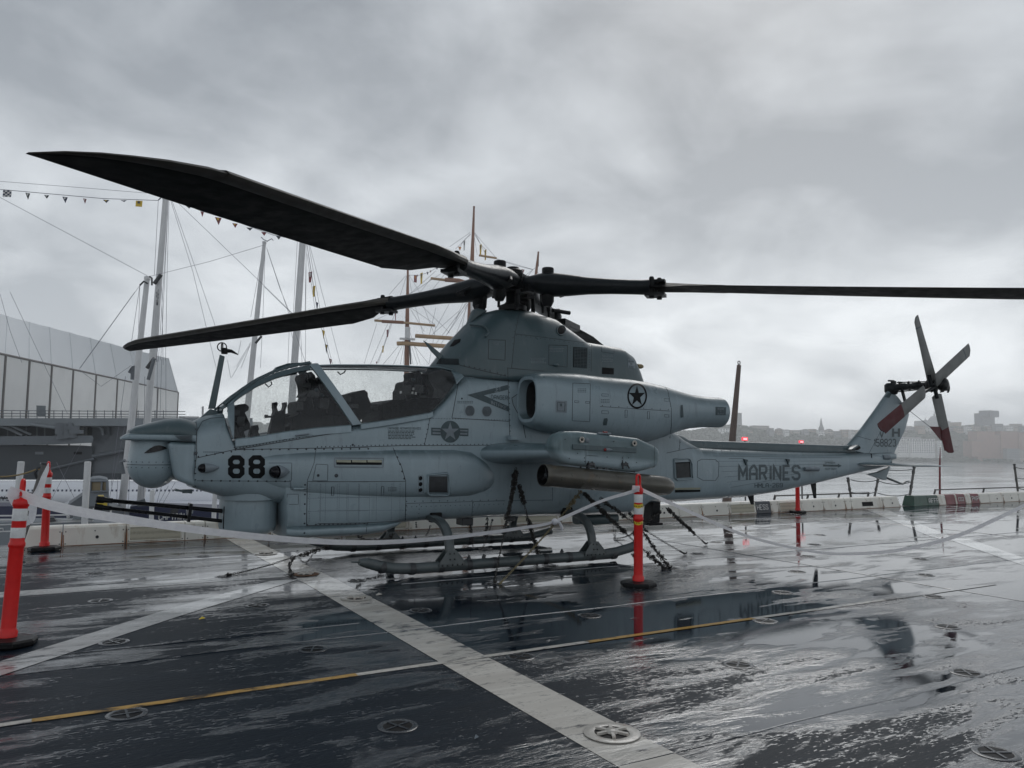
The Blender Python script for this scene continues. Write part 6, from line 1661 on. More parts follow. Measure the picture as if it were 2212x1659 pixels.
# scraps on the deck
def scrap(c, x, y, mat, label, s=.03, n='scrap'):
    p = onZ(c, x, y, .0); mb = MB(); mb.add([p+Vector((-s, -s*.4, .004)), p+Vector((s*.8, -s*.7, .012)), p+Vector((s, s*.5, .006)), p+Vector((s*.1, s*.9, .02)), p+Vector((-s*.9, s*.4, .005)), p+Vector((0, 0, .022))], [(0, 1, 5), (1, 2, 5), (2, 3, 5), (3, 4, 5), (4, 0, 5)])
    return tag(mb.build(n, mat, None, loc=p), label, 'litter')
scrap('a', 1258, 535, M['caution'], 'torn piece of yellow tape lying on the deck', .028, 'tape_scrap')
scrap('b', 305, 385, M['pad_white'], 'pale flake beside the broad white line', .035, 'paint_flake'); scrap('b', 910, 1280, M['mark_pale'], 'small pale flake on the dark deck', .012, 'paint_flake')
scrap('a', 1850, 115, M['steel_dark'], 'dark scrap of debris behind the nose', .03, 'debris')

# ------------------------------------------------------------------ stanchions and ropes beyond the coaming
def stanchion(a, b_, r_, label, mat=None, name='stanchion', cat='stanchion', group='stanchions along the deck edge'):
    a, b_ = Vector(a), Vector(b_); mb = MB(); w = (b_-a).normalized()
    mb.tube([a, b_], r_, 8); o = mb.build(name, mat or M['grey_post'], None, loc=a)
    tag(o, label, cat, group)
    mb = MB(); mb.box(a+Vector((0, 0, .01)), (r_*4, r_*4, .02)); mb.build('foot', M['steel_dark'], o)
    mb = MB(); mb.lathe([(r_*1.3, 0), (r_*1.3, .03), (.001, .04)], b_-w*.02, w, 8, cap0=True); mb.build('cap', M['steel_dark'], o)
    for f in (.5, .88):
        mb = MB(); p = a.lerp(b_, f); mb.tube([p+Vector((r_*1.8*math.cos(k*PI/4), 0, r_*1.8*math.sin(k*PI/4))) for k in range(9)], r_*.35, 5, cap=False); mb.build('rope_eye', M['steel_dark'], o)
    return o
YS = 13.34
def ps(c, x, y, Y=YS): return onY(c, x, y, Y)
stanchion(ps(4, 1355, 1385), ps(4, 1396, 1118), .035, 'leaning grey stanchion in the gap between the two coamings')
st2 = stanchion(ps('f', 275, 1260, 13.6), ps('f', 325, 1010, 13.6), .03, 'grey stanchion behind the end of the long coaming')
stanchion(ps(4, 965, 1345, 13.6), ps(4, 940, 1190, 13.6), .03, 'grey stanchion half hidden under the tail boom')
stanchion(ps('f', 1990, 1200, 13.6), ps('f', 1942, 840, 13.6), .035, 'tall grey stanchion at the far right edge')
stanchion(ps('d', 205, 820, 13.5), ps('d', 440, 65, 13.5), .055, 'thick leaning grey stanchion at the left gap of the coaming')
def rope(pts, label, r_=.012, name='safety_rope', mat=None):
    mb = MB(); mb.tube(pts, r_, 6); return tag(mb.build(name, mat or M['steel_dark'], None, loc=pts[0]), label, 'rope', 'safety ropes of the deck edge')
for i, (p, q, s_) in enumerate(((('f', 430, 905), ('f', 735, 900), .02), (('f', 0, 1022), ('f', 312, 1028), .05), (('f', 340, 1040), ('f', 715, 1048), .08), (('f', 10, 1172), ('f', 285, 1172), .04), (('f', 318, 1180), ('f', 700, 1190), .07))):
    a, b_ = ps(*p, 13.5), ps(*q, 13.5)
    rope(sag(a, b_, s_, 8), ['top rope running to the leaning stanchion', 'middle rope left of the tail skid', 'middle rope behind the tail skid', 'lower rope left of the second stanchion', 'lower rope above the coaming end'][i])
for i, (y0, y1) in enumerate(((872, 890), (1000, 1003), (1122, 1135))):
    rope(sag(ps('f', 1950+20*i, y0, 13.6), ps('f', 2120, y1, 13.6), .03, 6), ['top', 'middle', 'bottom'][i]+' rope at the far right stanchion')
rope(sag(ps('d', 0, 190, 13.5), ps('d', 360, 115, 13.5), .03, 6)+[ps('d', 450, 128, 13.5)], 'frayed pale rope tied to the thick left stanchion', .014, mat=M['tan'])
rope(sag(ps('d', 0, 395, 13.5), ps('d', 270, 345, 13.5), .03, 6)+[ps('d', 370, 355, 13.5)], 'dark rope below it at the left stanchion', .012)
def low_rail(x0, x1, Y, z, label):
    r_ = empty('catwalk_rail', (x0, Y, z-.3), label, 'railing', 'low railings beyond the coaming')
    mb = MB(); mb.tube([(x0, Y, z), (x1, Y, z)], .02, 6); mb.build('rail', M['grey_post'], r_)
    x = x0
    while x <= x1+.01:
        mb = MB(); mb.tube([(x-.05, Y+.1, z-.5), (x, Y, z+.02)], .03, 6); mb.build('post', M['grey_post'], r_); x += (x1-x0)/3
    return r_
low_rail(15.5, 19.2, 13.6, .33, 'low grey railing behind the post under the tail boom')
low_rail(22.3, 30, 13.6, .36, 'low grey railing behind the red and green coaming')
# tapered pole
p0 = onY(3, 1780, 860, 13.35); p0.z = -.9; pb = onY(3, 1812, 720, 13.35); pt = onY(3, 1862, 162, 13.35); base = pb+(pb-pt)*((pb.z+.9)/(pt.z-pb.z))
mb = MB(); mb.tube([base, pt], [.13, .052], 12); PO = tag(mb.build('tapered_pole', simple('brown_pole', (.15, .11, .095), .55, 0, .12, 5), None, auto=60, loc=base), 'tall tapered brown pole with a ring on top behind the exhaust', 'pole')
mb = MB(); mb.tube([pt+Vector((math.cos(k*PI/6)*.04, 0, .06+math.sin(k*PI/6)*.04)) for k in range(13)], .012, 6, cap=False); mb.build('ring', M['grey_post'], PO)
# thin red flagpole beyond the gap
a = ps('f', 1050, 1190, 14.2); b_ = ps('f', 1062, 640, 14.2)
mb = MB(); mb.tube([a-Vector((0, 0, .6)), a.lerp(b_, .6), b_], [.035, .03, .008], 8); tag(mb.build('whip_pole', M['k_red'], None, loc=a), 'thin dark red whip pole behind the stabiliser tip', 'pole')
# red lit signs on short posts behind the boom
rl = bpy.data.materials.new('red_sign_glow'); rl.use_nodes = True; e_ = rl.node_tree.nodes['Principled BSDF']; e_.inputs['Base Color'].default_value = (.6, .05, .06, 1); e_.inputs['Emission Color'].default_value = (1, .10, .13, 1); e_.inputs['Emission Strength'].default_value = .8
rw = bpy.data.materials.new('white_sign_glow'); rw.use_nodes = True; e_ = rw.node_tree.nodes['Principled BSDF']; e_.inputs['Base Color'].default_value = (.8, .5, .5, 1); e_.inputs['Emission Color'].default_value = (1, .55, .6, 1); e_.inputs['Emission Strength'].default_value = .9
for x, y, w, hh, lab in ((231, 922, .17, .085, 'larger red lit sign just right of the tapered pole'), (619, 942, .14, .065, 'smaller red lit sign further along behind the tail boom')):
    c_ = onY(4, x, y, 20.0); s_ = empty('lit_sign', c_-Vector((0, 0, 1.2)), lab, 'sign', 'red lit signs behind the boom')
    mb = MB(); mb.box(c_, (w*1.6, .08, hh*1.6)); pn = mb.build('sign_box', rl, s_, bevel=.02)
    mb = MB(); mb.box(c_+Vector((-.02, -.045, -.005)), (w*1.1, .006, hh*.8)); mb.build('lit_face', rw, pn)
    mb = MB(); mb.tube([c_-Vector((0, 0, 3.0)), c_-Vector((0, 0, hh*.8))], .03, 8); mb.build('sign_post', M['grey_post'], s_)
# ------------------------------------------------------------------ water
def water_mat():
    m, t, b = new_mat('river_water')
    c = t.nodes.new('ShaderNodeTexCoord'); ov = c.outputs['Object']
    w1 = noise_tex(t, 1.0, 5, .6, vec=ov, scl=(.10, .30, 1), dist=.4); w2 = noise_tex(t, 1.0, 4, .6, vec=ov, scl=(.9, 2.0, 1)); w3 = noise_tex(t, 1.0, 3, .5, vec=ov, scl=(.012, .05, 1))
    h = mnode('ADD', mnode('MULTIPLY', w1, 1.0, tree=t), mnode('MULTIPLY', w2, .18, tree=t), tree=t); bump(t, b, h, .3, .3)
    t.links.new(mixc(t, rampf(t, w3, .4, .65), (.42, .44, .445), (.52, .54, .545)), b.inputs['Base Color'])
    t.links.new(rampf(t, w3, .35, .7, .08, .20), b.inputs['Roughness']); b.inputs['IOR'].default_value = 1.5; return m
M['water'] = water_mat()
WZ = -17.0
mb = MB(); mb.add([(-2500, 13.3, WZ), (4500, 13.3, WZ), (4500, 5200, WZ), (-2500, 5200, WZ)], [(0, 1, 2, 3)])
tag(mb.build('water', M['water'], None, recalc=False), 'grey choppy river', kind='structure')
# ship's side and catwalk just below the deck edge
mb = MB(); mb.box((57.5, 13.0, -9.2), (205, .4, 16)); mb.box((57.5, 13.9, -1.0), (205, 1.5, .08)); tag(mb.build('ground_edge', M['grey_post'], None), 'ship side with a narrow catwalk below the deck edge', kind='structure')

# ------------------------------------------------------------------ materials of far things
def far(name, col, rough=.7, var=.12, scale=.15, **k): return simple(name, col, rough, 0, var, scale, **k)
M['fabric'] = far('pale_fabric', (.78, .80, .82), .6, .04, .2); M['fabric2'] = far('pale_fabric_wall', (.66, .66, .65), .6, .06, .2)
M['brownpost'] = far('brown_grey_frame', (.13, .12, .115)); M['hull_dk'] = far('hull_dark_grey', (.055, .065, .075), .5, .12, .1); M['hull_md'] = far('hull_mid_grey', (.13, .145, .16), .5, .12, .15)
M['hull_lt'] = far('hull_light_grey', (.19, .21, .225), .5, .1, .15); M['jet_white'] = far('airliner_white', (.78, .79, .82), .35, .03, .1); M['navy'] = far('navy_paint', (.012, .018, .06), .4)
M['mast_w'] = far('mast_pale_grey', (.60, .60, .60), .45, .08, .8); M['wire'] = far('rigging_wire', (.20, .20, .24)); M['brown'] = far('varnished_mast', (.20, .085, .045), .5, .2, .4); M['spar'] = far('tan_spar', (.36, .23, .12), .5, .15, .4)
M['rail_w'] = far('white_rail', (.6, .6, .6)); M['steel_b'] = far('boat_grey', (.19, .21, .23)); M['win_tan'] = far('tan_blind', (.22, .17, .09), .4); M['yel'] = far('yellow_machine', (.55, .40, .02), .4)
def bgprism(name, c, pts, d, th, mat, parent=None, label=None, **k):
    """outline measured at distance d, swept back by th metres"""
    mb = MB(); P_ = [atD(c, x, y, d) for x, y in pts]; cv = sum(P_, Vector())/len(P_)-CC; mb.prism(P_, Vector((cv.x, cv.y, 0)).normalized()*th); return mb.build(name, mat, parent, label=label, **k)
def bgtube(mb, c, pts, d, r_, seg=6): mb.tube([atD(c, x, y, d) for x, y in pts], r_, seg)

# ------------------------------------------------------------------ fabric pavilion and museum ship
SH = empty('museum_ship', atD(6, 300, 1100, 112), 'long grey warship hull moored behind the white airliner', 'ship')
PV = empty('fabric_pavilion', atD(6, 500, 750, 130), 'huge pale fabric hangar with sloped roof on the ship deck', 'pavilion')
ZE, ZR = 14.5, 21.0
px_post = [-115, 30, 172, 305, 432, 568, 695, 815, 935, 1056]
def eave(x): return onZ(6, x, 367+x*(597-367)/1068, ZE)
rp = [(-80, 100), (45, 142), (175, 178), (295, 208), (415, 240), (535, 272), (655, 305), (770, 336), (885, 364), (1000, 393)]
for i in range(len(px_post)):
    e0 = eave(px_post[i]); r0 = onZ(6, *rp[i], ZR)
    mb = MB(); mb.tube([e0, Vector((e0.x, e0.y, 0))], .28, 4); mb.build('wall_post', M['brownpost'], PV)
    mb = MB(); mb.tube([e0, r0], .09, 4); mb.build('roof_rib', M['fabric'], PV)
    if i < len(px_post)-1:
        e1_ = eave(px_post[i+1]); r1 = onZ(6, *rp[i+1], ZR)
        bk = Vector((FW.x, FW.y, 0)).normalized()*.3
        mb = MB(); n = 7; rows = []
        for a in range(n): 
            f = a/(n-1); s_ = math.sin(PI*f)*.35
            rows.append([e0.lerp(e1_, f).lerp(r0.lerp(r1, f), q/4)+Vector((0, 0, -s_*math.sin(PI*(q/4)*.9+.15))) for q in range(5)])
        mb.rings(rows, False, False, True, closed=False); mb.build('roof_panel', M['fabric'], PV)
        mb = MB(); mb.prism([e0+bk, e1_+bk, Vector((e1_.x, e1_.y, 0))+bk, Vector((e0.x, e0.y, 0))+bk], bk); mb.build('wall_panel', M['fabric2'], PV)
        mb = MB(); mb.tube([e0, e1_], .22, 4); mb.build('eave_beam', M['brownpost'], PV)
e0 = eave(1056); r0 = onZ(6, 1000, 393, ZR); aw = Vector((e0.x-6, e0.y, 0)).normalized()*22; e9 = e0+aw; r9 = r0+aw
mb = MB(); mb.add([e0, r0, r9, e9], [(0, 1, 2, 3)]); mb.add([e0, e9, Vector((e9.x, e9.y, 0)), Vector((e0.x, e0.y, 0))], [(0, 1, 2, 3)]); mb.build('end_wall', M['fabric'], PV)
bgprism('pavilion_door', 6, [(216, 673), (272, 675), (270, 740), (216, 738)], 122, .4, M['hull_lt'], PV)
D_ = 112
bgprism('hull', 6, [(-700, 905), (548, 915), (540, 1085), (528, 1114), (-700, 1114)], D_, 20, M['hull_dk'], SH)
bgprism('bow_flare', 6, [(548, 795), (1500, 800), (1500, 1078), (540, 1078)], D_+.5, 20, M['hull_md'], SH)
bgprism('lower_hull', 6, [(530, 1076), (1500, 1076), (1500, 1114), (520, 1114)], D_+.2, 20, M['hull_dk'], SH)
bgprism('sponson_deck', 6, [(-700, 862), (545, 852), (556, 868), (550, 895), (320, 905), (-700, 918)], D_-2.5, 6, M['hull_md'], SH)
bgprism('flight_deck_edge', 6, [(-700, 750), (1062, 748), (1500, 748), (1500, 795), (760, 795), (-700, 792)], D_-2.6, 30, M['hull_lt'], SH)
bgprism('deck_shadow_gap', 6, [(-700, 792), (548, 795), (548, 856), (-700, 862)], D_+3, 1, M['hull_dk'], SH)
bgprism('lit_bay', 6, [(462, 802), (520, 802), (518, 850), (462, 850)], D_+2, .5, M['fabric2'], SH)
for i in range(14):
    x = -260+58*i+(i % 3)*6
    bgprism('gallery_strut', 6, [(x, 792), (x+7, 792), (x+7, 856), (x, 856)], D_, .5, M['hull_md'], SH)
mb = MB(); bgtube(mb, 6, [(0, 795), (60, 815), (135, 852)], D_-1, .22); bgtube(mb, 6, [(60, 790), (185, 848)], D_-1, .18); mb.build('gallery_stair', M['hull_lt'], SH)
mb = MB(); bgtube(mb, 6, [(185, 786), (350, 808)], D_-3, .22, 8); G_ = mb.build('deck_gun', M['hull_lt'], SH)
mb = MB(); random.seed(5)
for k in range(16): mb.box(atD(6, 350+random.random()*110, 800+random.random()*45, D_-2.5), (1.4*random.random()+.5, 1, 1.2*random.random()+.4))
mb.build('gun_mount', M['hull_md'], G_)
for x, w in ((233, 50), (462, 48)): bgprism('hull_port', 6, [(x-w/2, 948), (x+w/2, 948), (x+w/2, 964), (x-w/2, 964)], D_-.15, .1, M['hole'] if x > 300 else M['hull_lt'], SH)
mb = MB(); bgtube(mb, 6, [(550, 975), (740, 940)], D_-.3, .30); bgtube(mb, 6, [(300, 1050), (560, 990)], D_-.3, .2); mb.build('hull_strake', M['hull_md'], SH)
mb = MB(); bgtube(mb, 6, [(545, 796), (590, 800), (607, 815), (610, 850)], D_-.6, .2); mb.build('hose', M['hull_lt'], SH)
bgprism('louvre', 6, [(610, 800), (650, 800), (650, 850), (610, 850)], D_-.2, .3, M['hull_dk'], SH)
mb = MB(); 
for y in (705, 722, 738): bgtube(mb, 6, [(-200, y-3), (760, y+3), (1100, y+4)], D_-2.7, .05, 4)
for k in range(24): bgtube(mb, 6, [(-180+50*k, 702), (-180+50*k, 750)], D_-2.7, .05, 4)
mb.build('deck_railing', M['hull_md'], SH)
mb = MB()
bgtube(mb, 6, [(1062, 740), (1180, 742)], 150, .12, 4); bgtube(mb, 6, [(1062, 750), (1190, 750)], 150, .25, 4)
for k in range(7): bgtube(mb, 6, [(1070+18*k, 738), (1070+18*k, 752)], 150, .1, 4)
bgtube(mb, 6, [(1203, 745), (1203, 682), (1208, 680)], 150, .2, 5); tag(mb.build('pier_fence', M['rail_w'], None), 'thin white fence and lamp post right of the pavilion', 'fence')

# ------------------------------------------------------------------ white delta-wing airliner
JT = empty('airliner', atD('d', 500, 400, 100), 'long white jet airliner parked behind the wheelhouse with a row of small windows', 'airliner')
mb = MB(); A0 = atD('d', -900, 318, 96); A1 = atD('d', 2300, 340, 104); A0.z = A1.z = -5.35
mb.tube([A0-(A1-A0)*.3]+[A0.lerp(A1, i/10) for i in range(11)]+[A1+(A1-A0)*.2], 1.62, 24); mb.build('airliner_body', M['jet_white'], JT)
ax = (A1-A0).normalized(); sd_ = Vector((ax.y, -ax.x, 0))
if sd_.dot(FW) > 0: sd_ = -sd_
mb = MB(); c0 = A0.lerp(A1, .42); c1_ = A1+ax*8
mb.prism([c0+Vector((0, 0, -1.2)), c1_+Vector((0, 0, -1.0)), c1_+sd_*11+Vector((0, 0, -1.7)), A0.lerp(A1, .8)+sd_*9+Vector((0, 0, -1.6))], (0, 0, .3)); mb.build('wing', M['jet_white'], JT)
k = 0; up_ = Vector((0, 0, 1))
for i in range(60):
    f = .20+.0125*i; p = A0.lerp(A1, f)+sd_*1.55+up_*.48
    mb = MB(); mb.box(p, (.18, .10, .24), Matrix.Rotation(math.atan2(ax.y, ax.x), 3, 'Z')); mb.build('window', M['navy'], JT)
te = onY('d', 100, 420, 1); r_ = ray('d', 98, 420); n_ = sd_; t_ = ((A0+sd_*1.63)-CC).dot(n_)/r_.dot(n_); te = CC+r_*t_
mb = MB(); plane_text(mb, 'BRITISH AIRWAYS', te-ax*7.6, ax, up_, sd_, 7.6, .52, .2, .05); mb.build('airline_lettering', M['navy'], JT, label='navy airline lettering on the fuselage side')
# pontoon under the airliner, reaching the water
mb = MB(); mb.box(A0.lerp(A1, .5)+Vector((0, 3, -6.2)), ((A1-A0).length*1.4, 14, 6.6), Matrix.Rotation(math.atan2(ax.y, ax.x), 3, 'Z')); tag(mb.build('pier', M['hull_md'], None), 'concrete pier carrying the airliner', kind='structure')

# ------------------------------------------------------------------ workboat with wheelhouse
WB = empty('work_boat', atD('d', 900, 500, 55), 'grey workboat with a small wheelhouse and white railings', 'boat')
bgprism('wheelhouse', 'd', [(862, 225), (890, 205), (960, 200), (1035, 212), (1052, 235), (1058, 470), (835, 480), (835, 360)], 55, 4, M['steel_b'], WB, bevel=.06)
w_ = bgprism('wheelhouse_window', 'd', [(880, 238), (1032, 236), (1030, 326), (880, 330)], 54.9, .2, M['win_tan'], WB)
mb = MB()
for q in ([(875, 233), (1036, 231)], [(875, 334), (1036, 330)], [(876, 233), (876, 334)], [(1035, 231), (1035, 330)], [(985, 233), (982, 330)]): bgtube(mb, 'd', q, 54.8, .07, 4)
mb.build('window_frame', M['steel_b'], w_)
bgprism('boat_deckhouse', 'd', [(650, 470), (835, 345), (835, 480), (1060, 470), (1200, 520), (1200, 700), (640, 700)], 56, 5, M['hull_md'], WB)
bgprism('boat_hull', 'd', [(-600, 470), (400, 478), (1300, 600), (2300, 600), (2300, 1400), (-600, 1400)], 60, 4, M['navy'], WB)
bgprism('boat_hull', 'd', [(1260, 478), (1330, 470), (2160, 498), (2400, 500), (2400, 640), (1240, 640)], 58, 4, M['navy'], WB)
mb = MB(); o_ = atD('d', 1540, 606, 57.9); u_ = (atD('d', 1980, 600, 57.9)-o_); L_ = u_.length; u_.normalize(); plane_text(mb, 'CAPTAIN', o_, u_, (0, 0, 1), -Vector((FW.x, FW.y, 0)), L_*.55, .45, .2, .05); mb.build('boat_name', M['sign_white'], WB, label='white name lettering on the navy hull')
for i, q in enumerate(([(0, 568), (300, 566), (650, 560), (668, 570), (668, 606), (560, 612)], [(480, 470), (700, 482), (830, 486)], [(0, 655), (400, 640), (900, 612)], [(480, 600), (900, 612)], [(730, 540), (732, 606)], [(0, 720), (240, 715)], [(1070, 500), (1075, 560)], [(900, 500), (1065, 505), (1072, 540)], [(0, 690), (30, 690), (32, 720), (0, 722)], [(0, 608), (250, 606)], [(650, 560), (655, 606)])):
    mb = MB(); bgtube(mb, 'd', q, 50, .055, 5); mb.build('railing', M['rail_w'], WB)
bgprism('boat_deck', 'd', [(-600, 640), (560, 625), (1200, 640), (1200, 1400), (-600, 1400)], 50, 3, M['steel_b'], WB)
for q, m_ in (([(720, 560), (790, 555), (830, 600), (700, 606)], 'hull_lt'), ([(450, 590), (520, 585), (545, 620), (440, 628)], 'steel_dark'), ([(835, 570), (900, 565), (920, 600), (830, 606)], 'hull_lt'), ([(1320, 430), (1400, 405), (1420, 470), (1330, 480)], 'hull_dk'), ([(1650, 490), (1735, 490), (1720, 545), (1650, 545)], 'steel_dark'), ([(1800, 515), (1870, 518), (1868, 545), (1800, 545)], 'hull_lt')):
    bgprism('deck_box', 'd', q, 49.5, 1, M[m_], WB)
bgprism('yellow_pump', 'd', [(935, 395), (950, 375), (1000, 372), (1010, 395), (1040, 400), (1038, 470), (930, 478), (945, 440)], 49, .8, M['yel'], WB)
for i, q in enumerate(([(850, 45), (825, 478)], [(205, 45), (170, 380)], [(2082, 340), (2072, 500)], [(1476, 320), (1470, 440)])):
    mb = MB(); bgtube(mb, 'd', q, 48, .19 if i < 2 else .14, 8); mb.tube([atD('d', q[1][0], q[1][1], 48), atD('d', q[1][0]-10, q[1][1]+300, 48)], .19 if i < 2 else .14, 8)
    tag(mb.build('white_pole', M['mast_w'], None), ['slim pale pole beside the flag and wheelhouse', 'slim pale pole behind the nearest post', 'short pale pole seen below the chin of the nose', 'short pale mast stub under the sensor turret'][i], 'pole', 'pale poles on the boats')
fl = empty('ensign', atD('d', 830, 350, 47.9), 'furled red white and blue flag hanging from the pale pole', 'flag')
for i in range(7):
    y = 190+24*i; bgprism('flag_fold', 'd', [(812+(-10 if i > 2 else 5), y), (836, y-3), (834, y+22), (800+3*(i % 3), y+24)], 47.9, .1, [M['navy'], M['k_red'], M['navy'], M['sign_white'], M['k_red'], M['sign_white'], M['k_red']][i], fl)

# ------------------------------------------------------------------ schooner masts with rigging
def mast(name, c, top, bot, d, r0, r1, mat, label, wires, extra=(), group='masts of the moored sailing ships', cat='ship mast'):
    t_ = atD(c, *top, d); b_ = atD(*bot, d) if len(bot) == 3 else atD(c, *bot, d); root = empty(name, b_, label, cat, group)
    mb = MB(); mb.tube([b_+(b_-t_)*.35, b_.lerp(t_, .5), t_], [r1, (r0+r1)/2, r0], 12); mb.build('spar', mat, root)
    mb = MB(); mb.lathe([(r0*1.25, 0), (r0*1.25, r0*1.2), (.001, r0*1.6)], t_-Vector((0, 0, r0)), (0, 0, 1), 8, cap0=True); mb.build('mast_cap', mat, root)
    mb = MB()
    for w_ in wires: bgtube(mb, w_[0], w_[1:], d+.5, .016 if d < 100 else .032, 4)
    if wires: mb.build('rigging_wire', M['wire'], root, kind='stuff')
    for nm, cc, q, rr, mm in extra:
        mb = MB(); bgtube(mb, cc, q, d-.5, rr, 8); mb.build(nm, M[mm], root)
    return root
m1 = mast('schooner_mast', 'm', (917, 935), (6, 718, 1330), 60, .19, .31, M['mast_w'], 'shorter pale mast left of its taller neighbour beside the pavilion',
     [('m', (885, 965), (500, 1500)), ('m', (870, 985), (815, 1360)), ('m', (905, 960), (865, 1350)), ('m', (925, 950), (888, 1340)), ('m', (0, 438), (915, 925)), ('m', (930, 930), (1300, 838), (1640, 735)), ('6', (775, 435), (470, 460), (300, 680)) if False else ('m', (870, 990), (860, 1340))],
     [('mast_bracket', 'm', [(870, 985), (895, 960), (920, 975)], .07, 'steel_dark'), ('mast_bracket', 'm', [(945, 985), (945, 940), (930, 930)], .07, 'steel_dark')])
mast('schooner_mast', 'm', (1032, 434), (6, 835, 1250), 62, .22, .31, M['mast_w'], 'tall pale mast with signal flags, second from the left',
     [('m', (985, 455), (960, 920)), ('m', (1048, 445), (1000, 1450)), ('m', (1052, 450), (1040, 900), (1030, 1450)), ('m', (1060, 450), (1200, 900), (1345, 1500)), ('m', (1065, 445), (1210, 860), (1345, 1255)), ('m', (1085, 450), (1590, 935), (1830, 1170)), ('m', (0, 338), (500, 377), (960, 415)), ('m', (1020, 440), (965, 1100)), ('m', (1040, 600), (985, 1460)), ('m', (1035, 500), (975, 1460)), ('m', (1530, 570), (1870, 685)), ('m', (1010, 920), (970, 1480)), ('m', (1005, 930), (1015, 1480))],
     [('spreader', 'm', [(960, 975), (1003, 918)], .16, 'steel_dark'), ('spreader', 'm', [(915, 1500), (962, 1438)], .16, 'steel_dark'), ('mast_strut', 'm', [(985, 455), (1005, 436)], .05, 'wire')])
mast('schooner_mast', 'm', (1645, 715), (1560, 1560), 64, .14, .27, M['mast_w'], 'pale mast with a wind vane rising behind the front canopy',
     [('m', (1640, 740), (1560, 1180)), ('m', (1650, 760), (1635, 1200)), ('m', (1658, 750), (1740, 1000), (1820, 1200)), ('m', (1662, 760), (1800, 1170), (1905, 1480)), ('m', (1640, 990), (1820, 1165)), ('m', (1560, 1340), (1470, 1490)), ('m', (1555, 1360), (1500, 1500)), ('m', (1630, 1300), (1620, 1500)), ('m', (1560, 1350), (1440, 1560)), ('m', (1500, 1330), (1480, 1420)), ('m', (1415, 1450), (1435, 1560))],
     [('spreader', 'm', [(1590, 1345), (1628, 1300)], .10, 'steel_dark'), ('wind_vane', 'm', [(1660, 712), (1690, 695), (1700, 706)], .035, 'wire'), ('wind_vane', 'm', [(1625, 685), (1640, 700), (1665, 712)], .035, 'wire')])
mast('schooner_mast', 'm', (1885, 682), (1830, 1500), 66, .27, .32, M['mast_w'], 'rightmost pale mast just above the front canopy',
     [('m', (1850, 705), (1825, 1160)), ('m', (1905, 780), (1898, 1160)), ('m', (1915, 700), (2010, 1240), (2075, 1500)), ('m', (1920, 710), (2030, 1130), (2125, 1500)), ('m', (1910, 790), (1965, 1170)), ('m', (1800, 1250), (1790, 1500)), ('m', (1870, 1270), (1880, 1480)), ('m', (1785, 1170), (1830, 1350)), ('m', (1905, 700), (1900, 1490)), ('m', (1860, 1300), (1820, 1490))],
     [('mast_strut', 'm', [(1848, 705), (1872, 685)], .05, 'wire')])
mb = MB()
for q_ in ([(780, 435), (600, 560), (470, 460)], [(745, 500), (690, 900), (660, 1150)], [(640, 1270), (740, 800)], [(60, 0), (215, 330), (400, 720)], [(0, 10), (60, 230), (130, 420)], [(800, 0), (470, 455)], [(300, 1240), (480, 900)], [(335, 1010), (450, 1240)], [(935, 400), (930, 740)], [(960, 400), (950, 740)], [(985, 400), (985, 740)], [(940, 1140), (890, 1290)], [(960, 1150), (920, 1290)], [(1000, 1150), (900, 1330)], [(1040, 1130), (930, 1320)], [(860, 500), (850, 1280)], [(700, 1100), (690, 1290)], [(780, 900), (760, 1290)]):
    bgtube(mb, 6, q_, 60.5, .015, 4)
tag(mb.build('rigging', M['wire'], None, kind='stuff'), 'thin stays and shrouds of the pale schooner masts')
for q_ in ([(735, 1080), (720, 1010), (745, 1000)], [(770, 480), (790, 440), (785, 520)], [(880, 520), (915, 395)]):
    mb = MB(); bgtube(mb, 6, q_, 58, .14, 6); mb.build('block', M['hull_md'], m1)
# signal flags
FC = {'r': M['k_red'], 'y': far('flag_yellow', (.62, .42, .05)), 'b': M['navy'], 'w': M['sign_white'], 'k': M['k_black'], 'o': far('flag_orange', (.55, .2, .03))}
def flags(c, line, items, d, label):
    root = empty('signal_flag_line', atD(c, *line[0], d), label, 'flag line', 'signal flags in the rigging')
    mb = MB(); bgtube(mb, c, line, d, .025 if d < 100 else .04, 4); mb.build('halyard', M['wire'], root)
    for x, y, w, h, kind, cols in items:
        if kind == 't': P_ = [(x-w/2, y), (x+w/2, y+h*.12), (x+w*.05, y+h)]
        elif kind == 'q': P_ = [(x-w/2, y), (x+w/2, y+h*.05), (x+w*.42, y+h), (x-w*.55, y+h*.92)]
        else: P_ = [(x-w/2, y), (x+w/2, y-h*.1), (x+w*.2, y+h), (x-w*.4, y+h*1.05)]
        o = bgprism('flag', c, P_, d, .06, FC[cols[0]], root)
        if len(cols) > 1 and kind == 'q' and cols == 'bw':
            for a in range(4):
                for b_ in range(4):
                    if (a+b_) % 2: bgprism('flag_square', c, [(x-w/2+w*a/4, y+h*b_/4+1), (x-w/2+w*(a+1)/4, y+h*b_/4+1), (x-w/2+w*(a+1)/4-1, y+h*(b_+1)/4), (x-w/2+w*a/4-1, y+h*(b_+1)/4)], d-.05, .02, FC['w'], o)
        elif len(cols) > 1:
            Q_ = [((P_[i][0]+P_[0][0])/2, (P_[i][1]+P_[0][1])/2) for i in range(len(P_))]
            Q_ = [((p[0]*.75+P_[1][0]*.25), (p[1]*.75+P_[1][1]*.25+h*.08)) for p in Q_]
            bgprism('flag_patch', c, Q_, d-.05, .02, FC[cols[1]], o)
    return root
